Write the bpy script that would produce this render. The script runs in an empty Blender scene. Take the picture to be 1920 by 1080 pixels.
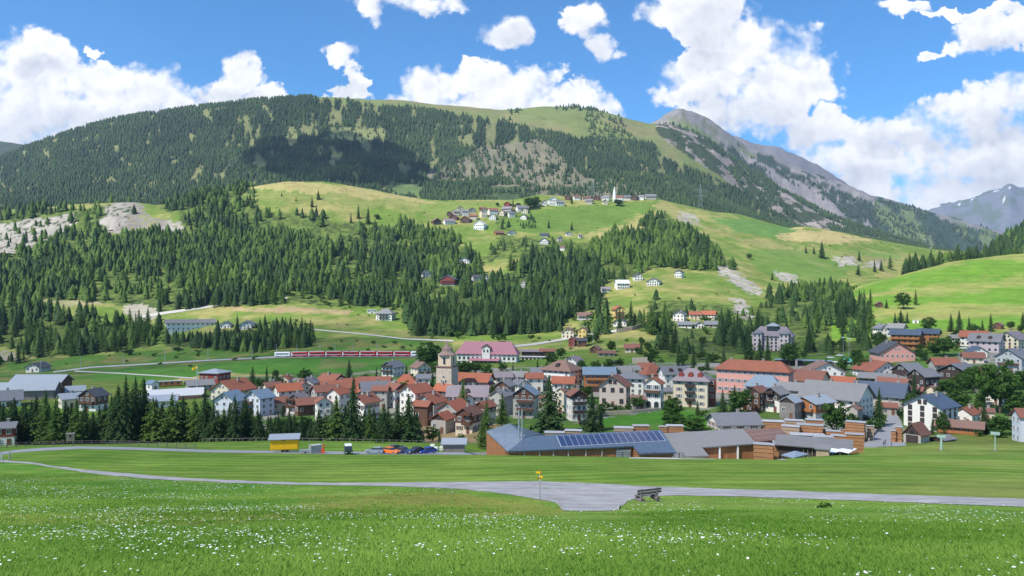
HAZE = True
import bpy, bmesh, math, random
import numpy as np
random.seed(7); RS = np.random.RandomState(11)
C = bpy.context.scene.collection
sc = bpy.context.scene
R = math.radians
FP = 1400.0            # focal length in photo pixels
HY = 560.0             # eye level row

# ------------------------------------------------------------ camera
cam_d = bpy.data.cameras.new('camera'); cam = bpy.data.objects.new('camera', cam_d); C.objects.link(cam)
cam_d.sensor_width = 36; cam_d.lens = FP/1920*36; cam_d.shift_y = (HY-540)/1920
cam_d.clip_start = 0.5; cam_d.clip_end = 30000
cam.location = (0, 0, 0); cam.rotation_euler = (R(90), 0, 0); sc.camera = cam
sc.view_settings.view_transform = 'Standard'; sc.view_settings.look = 'None'
sc.view_settings.exposure = 0.55; sc.view_settings.gamma = 1

# ------------------------------------------------------------ light
SUN_EL, SUN_AZ = R(49), R(233)      # azimuth from +Y clockwise: sun behind the camera, to the left
sdir = np.array([math.sin(SUN_AZ)*math.cos(SUN_EL), math.cos(SUN_AZ)*math.cos(SUN_EL), math.sin(SUN_EL)])
sun_d = bpy.data.lights.new('sun', 'SUN'); sun = bpy.data.objects.new('sun', sun_d); C.objects.link(sun)
sun_d.energy = 4.6; sun_d.angle = R(0.53); sun_d.color = (1, .955, .88)
from mathutils import Vector, Matrix
sun.rotation_euler = Vector(sdir).to_track_quat('Z', 'Y').to_euler()

# ------------------------------------------------------------ sky with clouds (by direction, all round)
world = bpy.data.worlds.new('World'); sc.world = world; world.use_nodes = True
nt = world.node_tree; nt.nodes.clear()
class NG:
    def __init__(s, nt): s.nt = nt
    def n(s, t, **k):
        nd = s.nt.nodes.new(t)
        for a, b in k.items(): setattr(nd, a, b)
        return nd
    def put(s, sock, v):
        if isinstance(v, bpy.types.NodeSocket): s.nt.links.new(v, sock)
        elif v is not None: sock.default_value = v
    def m(s, op, a, b=None, c=None, clamp=False):
        nd = s.n('ShaderNodeMath', operation=op, use_clamp=clamp)
        for i, v in enumerate((a, b, c)): s.put(nd.inputs[i], v) if v is not None else None
        return nd.outputs[0]
    def v(s, op, a, b=None):
        nd = s.n('ShaderNodeVectorMath', operation=op); s.put(nd.inputs[0], a)
        if b is not None: s.put(nd.inputs[1], b)
        return nd.outputs['Value'] if op in ('DOT_PRODUCT', 'LENGTH') else nd.outputs[0]
    def rng(s, x, a, b, c=0.0, d=1.0, smooth=False):
        nd = s.n('ShaderNodeMapRange'); nd.interpolation_type = 'SMOOTHSTEP' if smooth else 'LINEAR'; nd.clamp = True
        for i, v in enumerate((x, a, b, c, d)): s.put(nd.inputs[i], v)
        return nd.outputs[0]
    def mix(s, f, a, b, blend='MIX'):
        nd = s.n('ShaderNodeMix', data_type='RGBA', blend_type=blend)
        s.put(nd.inputs[0], f); s.put(nd.inputs[6], a); s.put(nd.inputs[7], b); return nd.outputs[2]
    def noise(s, vec, scale, detail=5, rough=.55, dist=0, out=0):
        nd = s.n('ShaderNodeTexNoise'); s.put(nd.inputs['Vector'], vec)
        nd.inputs['Scale'].default_value = scale; nd.inputs['Detail'].default_value = detail
        nd.inputs['Roughness'].default_value = rough; nd.inputs['Distortion'].default_value = dist
        return nd.outputs[out]
g = NG(nt)
tc = g.n('ShaderNodeTexCoord'); sep = g.n('ShaderNodeSeparateXYZ'); nt.links.new(tc.outputs['Generated'], sep.inputs[0])
yy = g.m('MAXIMUM', g.m('ABSOLUTE', sep.outputs[1]), 0.2)
cx = g.m('MULTIPLY', g.m('DIVIDE', sep.outputs[0], yy), FP/100); cy = g.m('MULTIPLY', g.m('DIVIDE', sep.outputs[2], yy), FP/100)
comb = g.n('ShaderNodeCombineXYZ'); nt.links.new(cx, comb.inputs[0]); nt.links.new(cy, comb.inputs[1]); P = comb.outputs[0]
# blobs: photo-pixel centre and radii, turned into directions
BL = [(60,130,120,78),(30,210,170,90),(180,160,95,60),(215,215,150,70),(290,175,80,48),(345,205,55,35),(180,90,20,14),(100,300,150,60),
 (452,150,48,46),(440,190,85,38),(500,180,38,26),(760,5,95,24),(700,25,28,26),(845,15,32,18),(640,108,38,28),(662,145,24,22),(650,172,45,14),(622,182,30,10),
 (810,160,62,48),(880,150,70,40),(960,170,110,52),(1010,150,55,38),(1070,180,62,40),(1120,200,50,30),(900,205,220,38),(745,190,50,18),
 (948,60,60,36),(1098,42,46,38),(1128,82,36,28),(1165,95,18,12),
 (1330,30,95,58),(1250,20,60,26),(1420,95,120,75),(1480,140,100,70),(1530,160,58,48),(1330,150,95,48),(1260,180,60,24),(1420,205,135,55),(1530,250,90,52),(1350,110,60,50),
 (1640,300,95,52),(1700,245,110,34),(1800,215,120,42),(1890,180,90,46),(1800,290,120,60),(1900,300,110,70),(1760,360,160,48),(1620,350,80,34),(1560,300,70,40),(1880,370,120,60),(2060,250,160,120),
 (1870,65,75,42),(1800,85,45,16),(1790,25,110,12),(1700,12,55,14),(1900,20,50,16),(1745,98,30,9),
 (-200,160,220,120),(-520,100,200,110),(2300,120,200,80),(-100,-350,260,110),(700,-420,300,120),(1500,-380,260,100),(1150,-250,150,60),(2400,-200,260,110),(-600,-300,200,120),(900,-900,500,220),(2100,-800,400,200),(-300,-900,400,220)]
GR = [(140,235,150,34),(330,245,90,24),(1560,330,90,26),(1850,250,90,22),(1420,150,40,18),(1330,110,50,18),(80,255,160,50),(60,120,40,25),(300,215,90,22),(1330,45,70,60),(1400,235,105,45),(1480,260,90,40),(1330,190,60,22),(1850,330,90,40),(1740,265,110,18),(1900,240,60,30),(440,185,70,16),(1640,270,60,20),
 (648,165,40,18),(950,65,50,22),(1110,75,40,25),(760,18,60,10),(1880,85,70,20),(-200,200,180,60)]
def qmin(lst, SC=1.0):
    acc = None
    for (x, y, rx, ry) in lst:
        d = g.v('MULTIPLY', g.v('SUBTRACT', PW, ((x-960)/100, (HY-y)/100, 0)), (100/rx/SC, 100/ry/SC, 0))
        q = g.v('DOT_PRODUCT', d, d)
        acc = q if acc is None else g.m('MINIMUM', acc, q)
    return acc
wn = g.noise(P, 1.1, 6, .62, 0, 1); PW = g.v('ADD', P, g.v('MULTIPLY', g.v('SUBTRACT', wn, (.5,.5,.5)), (1.25, .85, 0)))
wn2 = g.noise(P, 5.0, 5, .6, 0, 1); PW = g.v('ADD', PW, g.v('MULTIPLY', g.v('SUBTRACT', wn2, (.5,.5,.5)), (.30, .24, 0)))
def billow(vec):
    a = g.noise(vec, .95, 10, .60, .2)
    vo = g.n('ShaderNodeTexVoronoi', feature='SMOOTH_F1'); g.put(vo.inputs['Vector'], vec); vo.inputs['Scale'].default_value = 2.6; vo.inputs['Smoothness'].default_value = .35
    vp = g.n('ShaderNodeTexVoronoi', feature='SMOOTH_F1'); g.put(vp.inputs['Vector'], vec); vp.inputs['Scale'].default_value = 6.5; vp.inputs['Smoothness'].default_value = .35
    s = g.m('MULTIPLY_ADD', vo.outputs['Distance'], -.26, a)
    return g.m('MULTIPLY_ADD', vp.outputs['Distance'], -.16, s)
n0 = billow(P); n1 = billow(g.v('ADD', P, (-.14, .20, 0)))
D = g.m('ADD', g.m('SUBTRACT', 1.0, g.m('MINIMUM', qmin(BL, 1.14), 3.0)), g.m('MULTIPLY', g.m('SUBTRACT', n0, .34), 2.0))
wid = g.rng(g.noise(P, .7, 2), .38, .62, .20, 1.0)
alpha = g.rng(D, 0.05, g.m('ADD', wid, .05), 0, 1, True)
lit = g.m('MULTIPLY_ADD', g.m('SUBTRACT', n0, n1), 1.25, .86, clamp=True)
lit = g.m('MULTIPLY', lit, g.rng(D, 0.0, 1.1, 1.1, .96))
grey = g.rng(g.m('ADD', qmin(GR), g.m('MULTIPLY', g.m('SUBTRACT', n0, .38), -2.6)), 0.1, 1.9, .42, 0.0, True)
lit = g.m('SUBTRACT', lit, grey, clamp=True)
ccol = g.mix(lit, (.40, .43, .50, 1), (.84, .84, .84, 1))
sky = g.n('ShaderNodeTexSky'); sky.sky_type = 'NISHITA'; sky.sun_disc = False
sky.sun_elevation = SUN_EL; sky.sun_rotation = SUN_AZ; sky.altitude = 1500; sky.air_density = 1.0; sky.dust_density = .2; sky.ozone_density = 2.5
skc = g.mix(1.0, sky.outputs[0], (.36, .86, 1.16, 1), 'MULTIPLY')
bg1 = g.n('ShaderNodeBackground'); g.put(bg1.inputs[0], skc); bg1.inputs[1].default_value = .12
bg2 = g.n('ShaderNodeBackground'); g.put(bg2.inputs[0], ccol); bg2.inputs[1].default_value = 1.0
mx = g.n('ShaderNodeMixShader'); g.put(mx.inputs[0], alpha); nt.links.new(bg1.outputs[0], mx.inputs[1]); nt.links.new(bg2.outputs[0], mx.inputs[2])
wo = g.n('ShaderNodeOutputWorld'); nt.links.new(mx.outputs[0], wo.inputs[0])
try: world.cycles.sampling_method = 'MANUAL'; world.cycles.sample_map_resolution = 512
except Exception: pass

# ------------------------------------------------------------ object helpers
def tag(o, label=None, cat=None, group=None, kind=None):
    if label: o['label'] = label
    if cat: o['category'] = cat
    if group: o['group'] = group
    if kind: o['kind'] = kind
    return o
def empty(name, loc, rz=0, label=None, cat=None, group=None):
    o = bpy.data.objects.new(name, None); C.objects.link(o); o.location = loc; o.rotation_euler = (0, 0, rz); o.empty_display_size = .2
    return tag(o, label, cat, group)
def link(name, me, parent=None, loc=(0,0,0), rot=(0,0,0), scale=(1,1,1)):
    o = bpy.data.objects.new(name, me); C.objects.link(o); o.parent = parent
    o.location = loc; o.rotation_euler = rot; o.scale = scale
    return o
def np_mesh(name, V, F, mats, tone=None, col=None, smooth=False, mi=None):
    """V (n,3), F (m,k) all same k or list of such arrays"""
    if not isinstance(F, list): F = [F]
    me = bpy.data.meshes.new(name); V = np.asarray(V, np.float32)
    me.vertices.add(len(V)); me.vertices.foreach_set('co', V.ravel())
    nl = sum(f.size for f in F); npoly = sum(len(f) for f in F)
    me.loops.add(nl); me.polygons.add(npoly)
    me.loops.foreach_set('vertex_index', np.concatenate([f.ravel() for f in F]).astype(np.int32))
    tot = np.concatenate([np.full(len(f), f.shape[1]) for f in F]); st = np.concatenate([[0], np.cumsum(tot)[:-1]])
    me.polygons.foreach_set('loop_start', st.astype(np.int32))
    if smooth: me.polygons.foreach_set('use_smooth', np.ones(npoly, bool))
    if mi is not None: me.polygons.foreach_set('material_index', np.asarray(mi, np.int32))
    for m in (mats if isinstance(mats, (list, tuple)) else [mats]): me.materials.append(m)
    if tone is not None:
        a = me.attributes.new('tone', 'FLOAT', 'POINT'); a.data.foreach_set('value', np.asarray(tone, np.float32))
    if col is not None:
        a = me.attributes.new('cover', 'FLOAT_COLOR', 'POINT')
        a.data.foreach_set('color', np.concatenate([col, np.ones((len(col), 1))], 1).astype(np.float32).ravel())
    me.update(calc_edges=True); return me
class MB:
    """collects boxes, bars and polygons, then becomes one mesh"""
    def __init__(s): s.v = []; s.f = []; s.m = []
    def poly(s, pts, faces, m=0):
        b = len(s.v); s.v += [tuple(p) for p in pts]
        for f in faces: s.f.append([b+i for i in f]); s.m.append(m)
        return s
    def box(s, x0, x1, y0, y1, z0, z1, m=0, taper=0):
        t = taper
        p = [(x0,y0,z0),(x1,y0,z0),(x1,y1,z0),(x0,y1,z0),(x0+t,y0+t,z1),(x1-t,y0+t,z1),(x1-t,y1-t,z1),(x0+t,y1-t,z1)]
        return s.poly(p, [(0,3,2,1),(4,5,6,7),(0,1,5,4),(1,2,6,5),(2,3,7,6),(3,0,4,7)], m)
    def bar(s, a, b, r, m=0, n=6, r2=None):
        a = Vector(a); b = Vector(b); d = (b-a).normalized(); r2 = r if r2 is None else r2
        u = d.orthogonal().normalized(); w = d.cross(u); p = []
        for q, rr in ((a, r), (b, r2)):
            for i in range(n):
                t = 2*math.pi*i/n; p.append(q + (u*math.cos(t)+w*math.sin(t))*rr)
        f = [(i, (i+1) % n, n+(i+1) % n, n+i) for i in range(n)] + [tuple(range(n))[::-1], tuple(range(n, 2*n))]
        return s.poly(p, f, m)
    def prism(s, pts2, y0, y1, axis='y', m=0):
        """polygon in (x,z) extruded along y (axis='y') or polygon in (y,z) along x"""
        n = len(pts2)
        if axis == 'y': p = [(x, y0, z) for x, z in pts2] + [(x, y1, z) for x, z in pts2]
        else: p = [(y0, x, z) for x, z in pts2] + [(y1, x, z) for x, z in pts2]
        f = [tuple(range(n)), tuple(range(n, 2*n))[::-1]] + [(i, n+i, n+(i+1) % n, (i+1) % n) for i in range(n)]
        return s.poly(p, f, m)
    def slab(s, quad, t, m=0):
        """thick plate below a polygon of 3D points"""
        n = len(quad); q = [Vector(p) for p in quad]
        nn = (q[1]-q[0]).cross(q[2]-q[0]).normalized()
        if nn.z < 0: nn = -nn
        p = q + [v - nn*t for v in q]
        return s.poly(p, [tuple(range(n)), tuple(range(n, 2*n))[::-1]] + [(i, n+i, n+(i+1) % n, (i+1) % n) for i in range(n)], m)
    def mesh(s, name, mats):
        me = bpy.data.meshes.new(name); me.from_pydata([tuple(v) for v in s.v], [], s.f)
        for m in (mats if isinstance(mats, (list, tuple)) else [mats]): me.materials.append(m)
        if any(s.m): me.polygons.foreach_set('material_index', s.m)
        bm = bmesh.new(); bm.from_mesh(me); bmesh.ops.recalc_face_normals(bm, faces=bm.faces); bm.to_mesh(me); bm.free()
        return me
    def build(s, name, mats, parent=None, loc=(0,0,0), rot=(0,0,0)):
        return link(name, s.mesh(name, mats), parent, loc, rot)

# ------------------------------------------------------------ materials
def new_mat(name):
    m = bpy.data.materials.new(name); m.use_nodes = True; m.node_tree.nodes.clear(); gg = NG(m.node_tree)
    b = gg.n('ShaderNodeBsdfPrincipled'); o = gg.n('ShaderNodeOutputMaterial'); m.node_tree.links.new(b.outputs[0], o.inputs[0])
    return m, gg, b
def bump(gg, b, h, st, dist=.1):
    bp = gg.n('ShaderNodeBump'); bp.inputs['Strength'].default_value = st; bp.inputs['Distance'].default_value = dist
    gg.put(bp.inputs['Height'], h); gg.put(b.inputs['Normal'], bp.outputs[0])
def scl(c, k): return (min(c[0]*k, 1), min(c[1]*k, 1), min(c[2]*k, 1), 1)
def M_plain(name, c, rough=.7, var=.18, scale=1.5, metal=0, spec=.3, stretch=(1,1,1), bmp=.0):
    m, gg, b = new_mat(name); t = gg.n('ShaderNodeTexCoord')
    mp = gg.n('ShaderNodeMapping'); mp.inputs['Scale'].default_value = stretch; gg.put(mp.inputs[0], t.outputs['Object'])
    n = gg.noise(mp.outputs[0], scale, 6, .62); oi = gg.n('ShaderNodeObjectInfo')
    k = gg.m('ADD', gg.m('MULTIPLY', n, .8), gg.m('MULTIPLY', oi.outputs['Random'], .25))
    gg.put(b.inputs['Base Color'], gg.mix(gg.rng(k, .25, .8), scl(c, 1-var), scl(c, 1+var)))
    b.inputs['Roughness'].default_value = rough; b.inputs['Metallic'].default_value = metal; b.inputs['Specular IOR Level'].default_value = spec
    if bmp: bump(gg, b, n, bmp)
    return m
def M_roof(name, c, c2, rows=3.0, rough=.75, patch=.5, spec=.3):
    """tiles or shingles: courses by height, patches of newer and older tile, lichen"""
    m, gg, b = new_mat(name); t = gg.n('ShaderNodeTexCoord'); sp = gg.n('ShaderNodeSeparateXYZ'); gg.put(sp.inputs[0], t.outputs['Object'])
    w = gg.n('ShaderNodeTexWave', wave_type='BANDS', bands_direction='Z'); gg.put(w.inputs['Vector'], t.outputs['Object'])
    w.inputs['Scale'].default_value = rows; w.inputs['Distortion'].default_value = .6; w.inputs['Detail'].default_value = 2
    oi = gg.n('ShaderNodeObjectInfo'); off = gg.v('ADD', t.outputs['Object'], gg.v('MULTIPLY', oi.outputs['Location'], (.37, .37, .37)))
    n1 = gg.noise(off, .35, 4, .6); n2 = gg.noise(off, 3.0, 5, .7)
    f = gg.rng(gg.m('ADD', gg.m('MULTIPLY', n1, patch), gg.m('ADD', gg.m('MULTIPLY', n2, .45), gg.m('MULTIPLY', oi.outputs['Random'], .35))), .35, .85)
    col = gg.mix(f, scl(c, 1), scl(c2, 1))
    col = gg.mix(gg.m('MULTIPLY', w.outputs[0], .35), col, scl(c, .45))
    gg.put(b.inputs['Base Color'], col); b.inputs['Roughness'].default_value = rough; b.inputs['Specular IOR Level'].default_value = spec
    bump(gg, b, gg.m('ADD', w.outputs[0], n2), .5, .06)
    return m
def M_wood(name, c, planks=2.2, axis='x', rough=.75):
    m, gg, b = new_mat(name); t = gg.n('ShaderNodeTexCoord')
    mp = gg.n('ShaderNodeMapping'); mp.inputs['Scale'].default_value = (3, 3, .3) if axis == 'x' else (.3, .3, 3); gg.put(mp.inputs[0], t.outputs['Object'])
    n = gg.noise(mp.outputs[0], planks, 5, .65); n2 = gg.noise(t.outputs['Object'], .6, 3)
    w = gg.n('ShaderNodeTexWave', wave_type='BANDS', bands_direction='X' if axis == 'x' else 'Z'); gg.put(w.inputs['Vector'], t.outputs['Object']); w.inputs['Scale'].default_value = planks
    col = gg.mix(gg.rng(gg.m('ADD', gg.m('MULTIPLY', n, .7), gg.m('MULTIPLY', n2, .3)), .3, .7), scl(c, .6), scl(c, 1.35))
    col = gg.mix(gg.rng(w.outputs[0], 0, .25, .6, 0), col, scl(c, .3))
    gg.put(b.inputs['Base Color'], col); b.inputs['Roughness'].default_value = rough; bump(gg, b, n, .4, .05); return m
def M_glass(name, c=(.03, .04, .05), rough=.12):
    m, gg, b = new_mat(name); b.inputs['Base Color'].default_value = (*c, 1); b.inputs['Roughness'].default_value = rough; b.inputs['Specular IOR Level'].default_value = .7; return m
def M_leaf(name, dark, light, trans=.15):
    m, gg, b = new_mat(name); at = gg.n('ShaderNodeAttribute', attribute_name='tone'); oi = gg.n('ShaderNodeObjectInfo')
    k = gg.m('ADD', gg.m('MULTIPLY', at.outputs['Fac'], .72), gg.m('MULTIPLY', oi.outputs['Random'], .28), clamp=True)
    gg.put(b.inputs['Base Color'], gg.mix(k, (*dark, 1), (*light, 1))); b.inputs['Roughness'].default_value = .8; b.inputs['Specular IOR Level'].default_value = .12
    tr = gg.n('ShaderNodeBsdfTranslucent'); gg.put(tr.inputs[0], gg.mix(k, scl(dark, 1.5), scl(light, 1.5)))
    ms = gg.n('ShaderNodeMixShader'); ms.inputs[0].default_value = trans
    out = [x for x in m.node_tree.nodes if x.type == 'OUTPUT_MATERIAL'][0]
    m.node_tree.links.new(b.outputs[0], ms.inputs[1]); m.node_tree.links.new(tr.outputs[0], ms.inputs[2]); m.node_tree.links.new(ms.outputs[0], out.inputs[0])
    return m
WALL = {'white': (.74,.70,.63), 'cream': (.66,.57,.42), 'stone': (.42,.39,.34), 'beige': (.50,.42,.35), 'grey': (.45,.45,.44), 'pink': (.66,.33,.27), 'salmon': (.72,.34,.28),
        'yellow': (.68,.48,.18), 'blue white': (.60,.63,.67), 'mauve': (.5,.42,.42)}
MAT = {k: M_plain('plaster_'+k.replace(' ', '_'), c, .9, .10, .9, spec=.15, bmp=.08) for k, c in WALL.items()}
WOOD = {'brown wood': (.13,.06,.035), 'dark wood': (.055,.035,.028), 'orange wood': (.42,.16,.05), 'red wood': (.26,.045,.03), 'pale wood': (.46,.33,.22), 'grey wood': (.24,.21,.19)}
for k, c in WOOD.items(): MAT[k] = M_wood('boards_'+k.replace(' ', '_'), c)
ROOF = {'orange': ((.46,.135,.065),(.25,.10,.065)), 'rust': ((.30,.115,.075),(.19,.10,.075)), 'brown': ((.20,.12,.10),(.27,.16,.12)), 'slate': ((.15,.155,.175),(.22,.22,.235)),
        'grey': ((.19,.185,.19),(.27,.26,.25)), 'dark': ((.06,.065,.08),(.10,.105,.12)), 'mauve': ((.24,.19,.21),(.30,.25,.26)), 'pink': ((.50,.22,.24),(.44,.20,.23)),
        'blue': ((.055,.075,.115),(.09,.12,.165)), 'pale metal': ((.30,.34,.38),(.38,.41,.44)), 'blue metal': ((.14,.20,.27),(.21,.28,.35)), 'white': ((.7,.7,.7),(.62,.62,.62))}
for k, (a, b_) in ROOF.items(): MAT['roof '+k] = M_roof('roofing_'+k.replace(' ', '_'), a, b_, rough=.35 if 'metal' in k or k == 'blue' else .75)
GLASS = M_glass('window_glass'); FRAME = M_plain('window_frame_white', (.7,.69,.66), .5, .05); FRAMEB = M_plain('window_frame_brown', (.16,.08,.05), .6, .1)
SHUT = {'green': M_plain('shutter_green', (.06,.12,.07)), 'brown': M_plain('shutter_brown', (.17,.08,.05)), 'grey': M_plain('shutter_grey', (.25,.27,.28)), 'red': M_plain('shutter_red', (.3,.05,.04))}
STEEL = M_plain('galvanised_steel', (.45,.46,.47), .4, .1, metal=.6); CONC = M_plain('concrete', (.42,.41,.39), .9, .15, .5); BARK = M_plain('bark', (.10,.07,.05), .9, .3, 3, stretch=(2,2,.4))
WHITEP = M_plain('white_paint', (.78,.78,.77), .5, .05); REDP = M_plain('red_paint', (.55,.02,.03), .4, .1); BLACKP = M_plain('black_paint', (.02,.02,.022), .5, .1)
YELP = M_plain('yellow_paint', (.80,.46,.01), .5, .06); RUB = M_plain('rubber', (.03,.03,.03), .9, .1); OLDW = M_wood('weathered_wood', (.16,.13,.125), 2.5)
SPRUCE = M_leaf('spruce_needles', (.016,.038,.014), (.055,.105,.030)); LARCH = M_leaf('larch_needles', (.040,.085,.018), (.13,.21,.045), .25); BROAD = M_leaf('broadleaf_leaves', (.022,.060,.012), (.085,.165,.03), .2)
# ------------------------------------------------------------ the land: profiles across the valley, near to far (photo column, row, metres away)
def L(*p): return np.array(p, float)
def zrow(d, *zs): return L(*[(x, HY-z*FP/d, d) for x, z in zs])
LINES = [
 zrow(1, (-700,-1.72),(2620,-1.72)), zrow(13, (-700,-4.83),(2620,-4.83)), zrow(30, (-700,-9.0),(2620,-9.0)),
 zrow(58, (-700,-15.6),(2620,-15.6)), zrow(100, (-700,-23.6),(2620,-23.6)), zrow(138, (-700,-30.2),(2620,-30.2)),
 L((-700,850,168),(0,852,168),(60,846.5,168),(140,842,168),(220,843,168),(350,848,168),(560,851,166),(900,853,165),(1270,858,160),(1450,862,158),(1600,850,178),(1750,838,205),(1920,834,215),(2620,834,215)),
 L((-700,846,177),(0,846,177),(60,841,177),(140,837.5,177),(250,839,177),(400,844,177),(880,848.5,176),(915,866,180),(1450,870,184),(1560,862,190),(1620,846,208),(1750,829,226),(1920,824,232),(2620,824,232)),
 L((-700,838,205),(0,836,205),(140,833,205),(250,832,205),(500,827,205),(700,828,205),(860,834,205),(915,843,205),(1450,842,207),(1560,838,212),(1620,830,226),(1750,812,250),(1920,808,250),(2620,806,250)),
 L((-700,830,245),(700,828,245),(850,820,245),(930,800,245),(1450,797,245),(1600,797,253),(1750,795,268),(1850,790,270),(1920,790,270),(2620,786,270)),
 L((-700,785,300),(600,780,300),(850,768,297),(1100,760,297),(1450,757,297),(1700,755,305),(1820,750,305),(1920,750,305),(2620,744,305)),
 L((-700,745,362),(0,745,362),(400,738,360),(700,728,360),(1000,723,360),(1400,720,360),(1650,715,360),(1800,708,360),(1920,700,360),(2620,685,360)),
 L((-700,716,440),(200,714,440),(500,705,440),(700,697,435),(1000,692,430),(1200,685,430),(1400,684,430),(1600,676,440),(1720,665,440),(1920,652,440),(2620,632,440)),
 L((-700,700,590),(0,697,585),(170,690,570),(350,678,556),(515,668,545),(785,667,530),(850,676,500),(1000,668,510),(1100,655,520),(1250,640,540),(1400,655,530),(1560,655,530),(1640,645,530),(1760,630,530),(1920,622,530),(2620,600,530)),
 L((-700,665,670),(0,660,670),(200,655,660),(300,650,655),(400,640,650),(600,630,645),(700,632,640),(850,636,620),(1000,632,620),(1100,615,640),(1250,600,650),(1350,605,650),(1450,615,640),(1600,600,640),(1760,590,640),(1920,580,640),(2620,560,640)),
 L((-700,590,800),(0,575,800),(200,578,790),(260,590,775),(400,580,770),(520,566,780),(600,575,780),(700,590,760),(800,600,740),(950,600,740),(1050,585,760),(1150,565,780),(1250,545,800),(1340,540,810),(1420,560,800),(1500,565,790),(1560,572,770),(1640,560,750),(1750,545,750),(1920,535,750),(2620,515,750)),
 L((-700,500,980),(0,490,980),(150,500,980),(300,510,970),(500,510,970),(700,520,960),(800,530,950),(900,505,1000),(1000,490,1020),(1100,480,1030),(1200,480,1030),(1300,490,1020),(1380,505,1000),(1450,525,980),(1540,545,930),(1580,553,885),(1620,535,885),(1700,512,892),(1780,492,900),(1850,483,900),(1920,477,900),(2100,465,900),(2620,440,900)),
 L((-700,430,1200),(0,440,1200),(100,440,1180),(200,430,1180),(300,425,1180),(500,430,1200),(700,440,1220),(850,440,1220),(1000,430,1250),(1200,425,1280),(1300,440,1250),(1400,465,1230),(1500,490,1200),(1560,503,1190),(1620,520,1150),(1700,530,1130),(1850,540,1130),(1920,540,1130),(2620,540,1130)),
 L((-700,390,1350),(0,395,1350),(100,390,1350),(190,380,1350),(250,378,1350),(300,385,1360),(350,372,1380),(430,362,1400),(480,350,1420),(540,341,1430),(620,344,1440),(700,358,1460),(780,372,1480),(830,378,1500),(900,378,1520),(960,375,1530),(1010,366,1540),(1060,370,1550),(1150,373,1560),(1230,372,1570),(1270,384,1560),(1340,400,1570),(1380,402,1590),(1420,412,1620),(1480,432,1650),(1510,428,1650),(1560,435,1660),(1620,448,1680),(1700,460,1720),(1760,472,1750),(1840,474,1550),(1880,455,1450),(1920,430,1450),(2000,380,1450),(2200,300,1450),(2620,200,1450)),
 None,
 L((-700,400,2100),(0,395,2100),(300,385,2100),(540,352,2100),(700,366,2100),(800,378,2100),(900,378,2100),(1150,374,2100),(1230,378,2100),(1340,408,2100),(1480,438,2100),(1620,458,2100),(1760,482,2100),(1920,500,2100),(2620,500,2100)),
 L((-700,395,2750),(0,345,2750),(200,300,2750),(400,275,2750),(600,270,2750),(800,290,2750),(1000,300,2750),(1150,305,2750),(1230,318,2750),(1300,350,2750),(1400,398,2750),(1500,433,2750),(1620,458,2750),(1760,480,2750),(1920,500,2750),(2620,510,2750)),
 L((-700,430,3400),(-300,350,3400),(0,302,3400),(50,281,3400),(100,262,3400),(150,245,3400),(200,233,3400),(250,224,3400),(300,217,3400),(380,206,3400),(480,194,3400),(580,187,3400),(650,188,3400),(750,193,3400),(850,202,3400),(940,211,3400),(1000,206,3400),(1080,205,3400),(1130,213,3400),(1180,228,3400),(1215,236,3400),(1250,238,3400),(1290,246,3400),(1335,270,3400),(1370,298,3400),(1420,332,3400),(1480,367,3400),(1540,397,3400),(1600,422,3400),(1680,450,3400),(1760,476,3400),(1850,497,3400),(1920,507,3400),(2620,520,3400)),
 None,
 L((-700,250,4800),(-300,245,4800),(0,266,4800),(50,273,4800),(100,300,4800),(300,300,4800),(900,320,4800),(1100,300,4800),(1190,250,4800),(1215,240,4800),(1240,228,4800),(1262,212,4800),(1275,207,4800),(1300,213,4800),(1340,236,4800),(1370,254,4800),(1400,277,4800),(1440,290,4800),(1470,303,4800),(1520,327,4800),(1550,335,4800),(1586,347,4800),(1646,370,4800),(1681,381,4800),(1734,394,4800),(1798,413,4800),(1840,427,4800),(1900,450,4800),(1960,470,4800),(2620,540,4800)),
 None,
 L((-700,450,6800),(1300,400,6800),(1360,262,6800),(1380,258,6800),(1400,263,6800),(1470,284,6800),(1530,311,6800),(1586,343,6800),(1640,385,6800),(1700,430,6800),(2620,450,6800)),
 None,
 L((-700,480,10500),(1600,440,10500),(1700,415,10500),(1740,395,10500),(1765,383,10500),(1790,380,10500),(1820,373,10500),(1850,362,10500),(1872,358,10500),(1893,344,10500),(1908,352,10500),(1930,356,10500),(2000,330,10500),(2200,280,10500),(2620,300,10500)),
 None]
PXC = np.arange(-700, 2621, 2.0); NC = len(PXC)
def smooth(a, w):
    k = np.hanning(2*w+3)[1:-1]; k /= k.sum(); return np.convolve(np.pad(a, w, mode='edge'), k, 'valid')
LD, LZ = [], []
for i, ln in enumerate(LINES):
    if ln is None: LD.append(None); LZ.append(None); continue
    y = np.interp(PXC, ln[:,0], ln[:,1]); d = np.interp(PXC, ln[:,0], ln[:,2])
    w = 4 if i >= 22 else 8 if i > 17 else 10
    y = smooth(y, w); d = smooth(d, 12); LD.append(d); LZ.append((HY-y)/FP*d)
for i, (dd, dz) in zip((19, 23, 25, 27, 29), ((280,-45),(400,-160),(800,-350),(1200,-300),(1500,-900))):
    LD[i] = LD[i-1]+dd; LZ[i] = LZ[i-1]+dz
LD[24] = np.maximum(LD[24], LD[23]+300)
LD = np.array(LD); LZ = np.array(LZ)                 # (lines, columns)
def grow(a, b, n): return a*np.exp(np.linspace(0, math.log(b/a), n, endpoint=False))
ROWS = np.concatenate([grow(1, 60, 110), grow(60, 600, 420), grow(600, 4900, 700), grow(4900, 12000, 160), [12000]])
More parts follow.
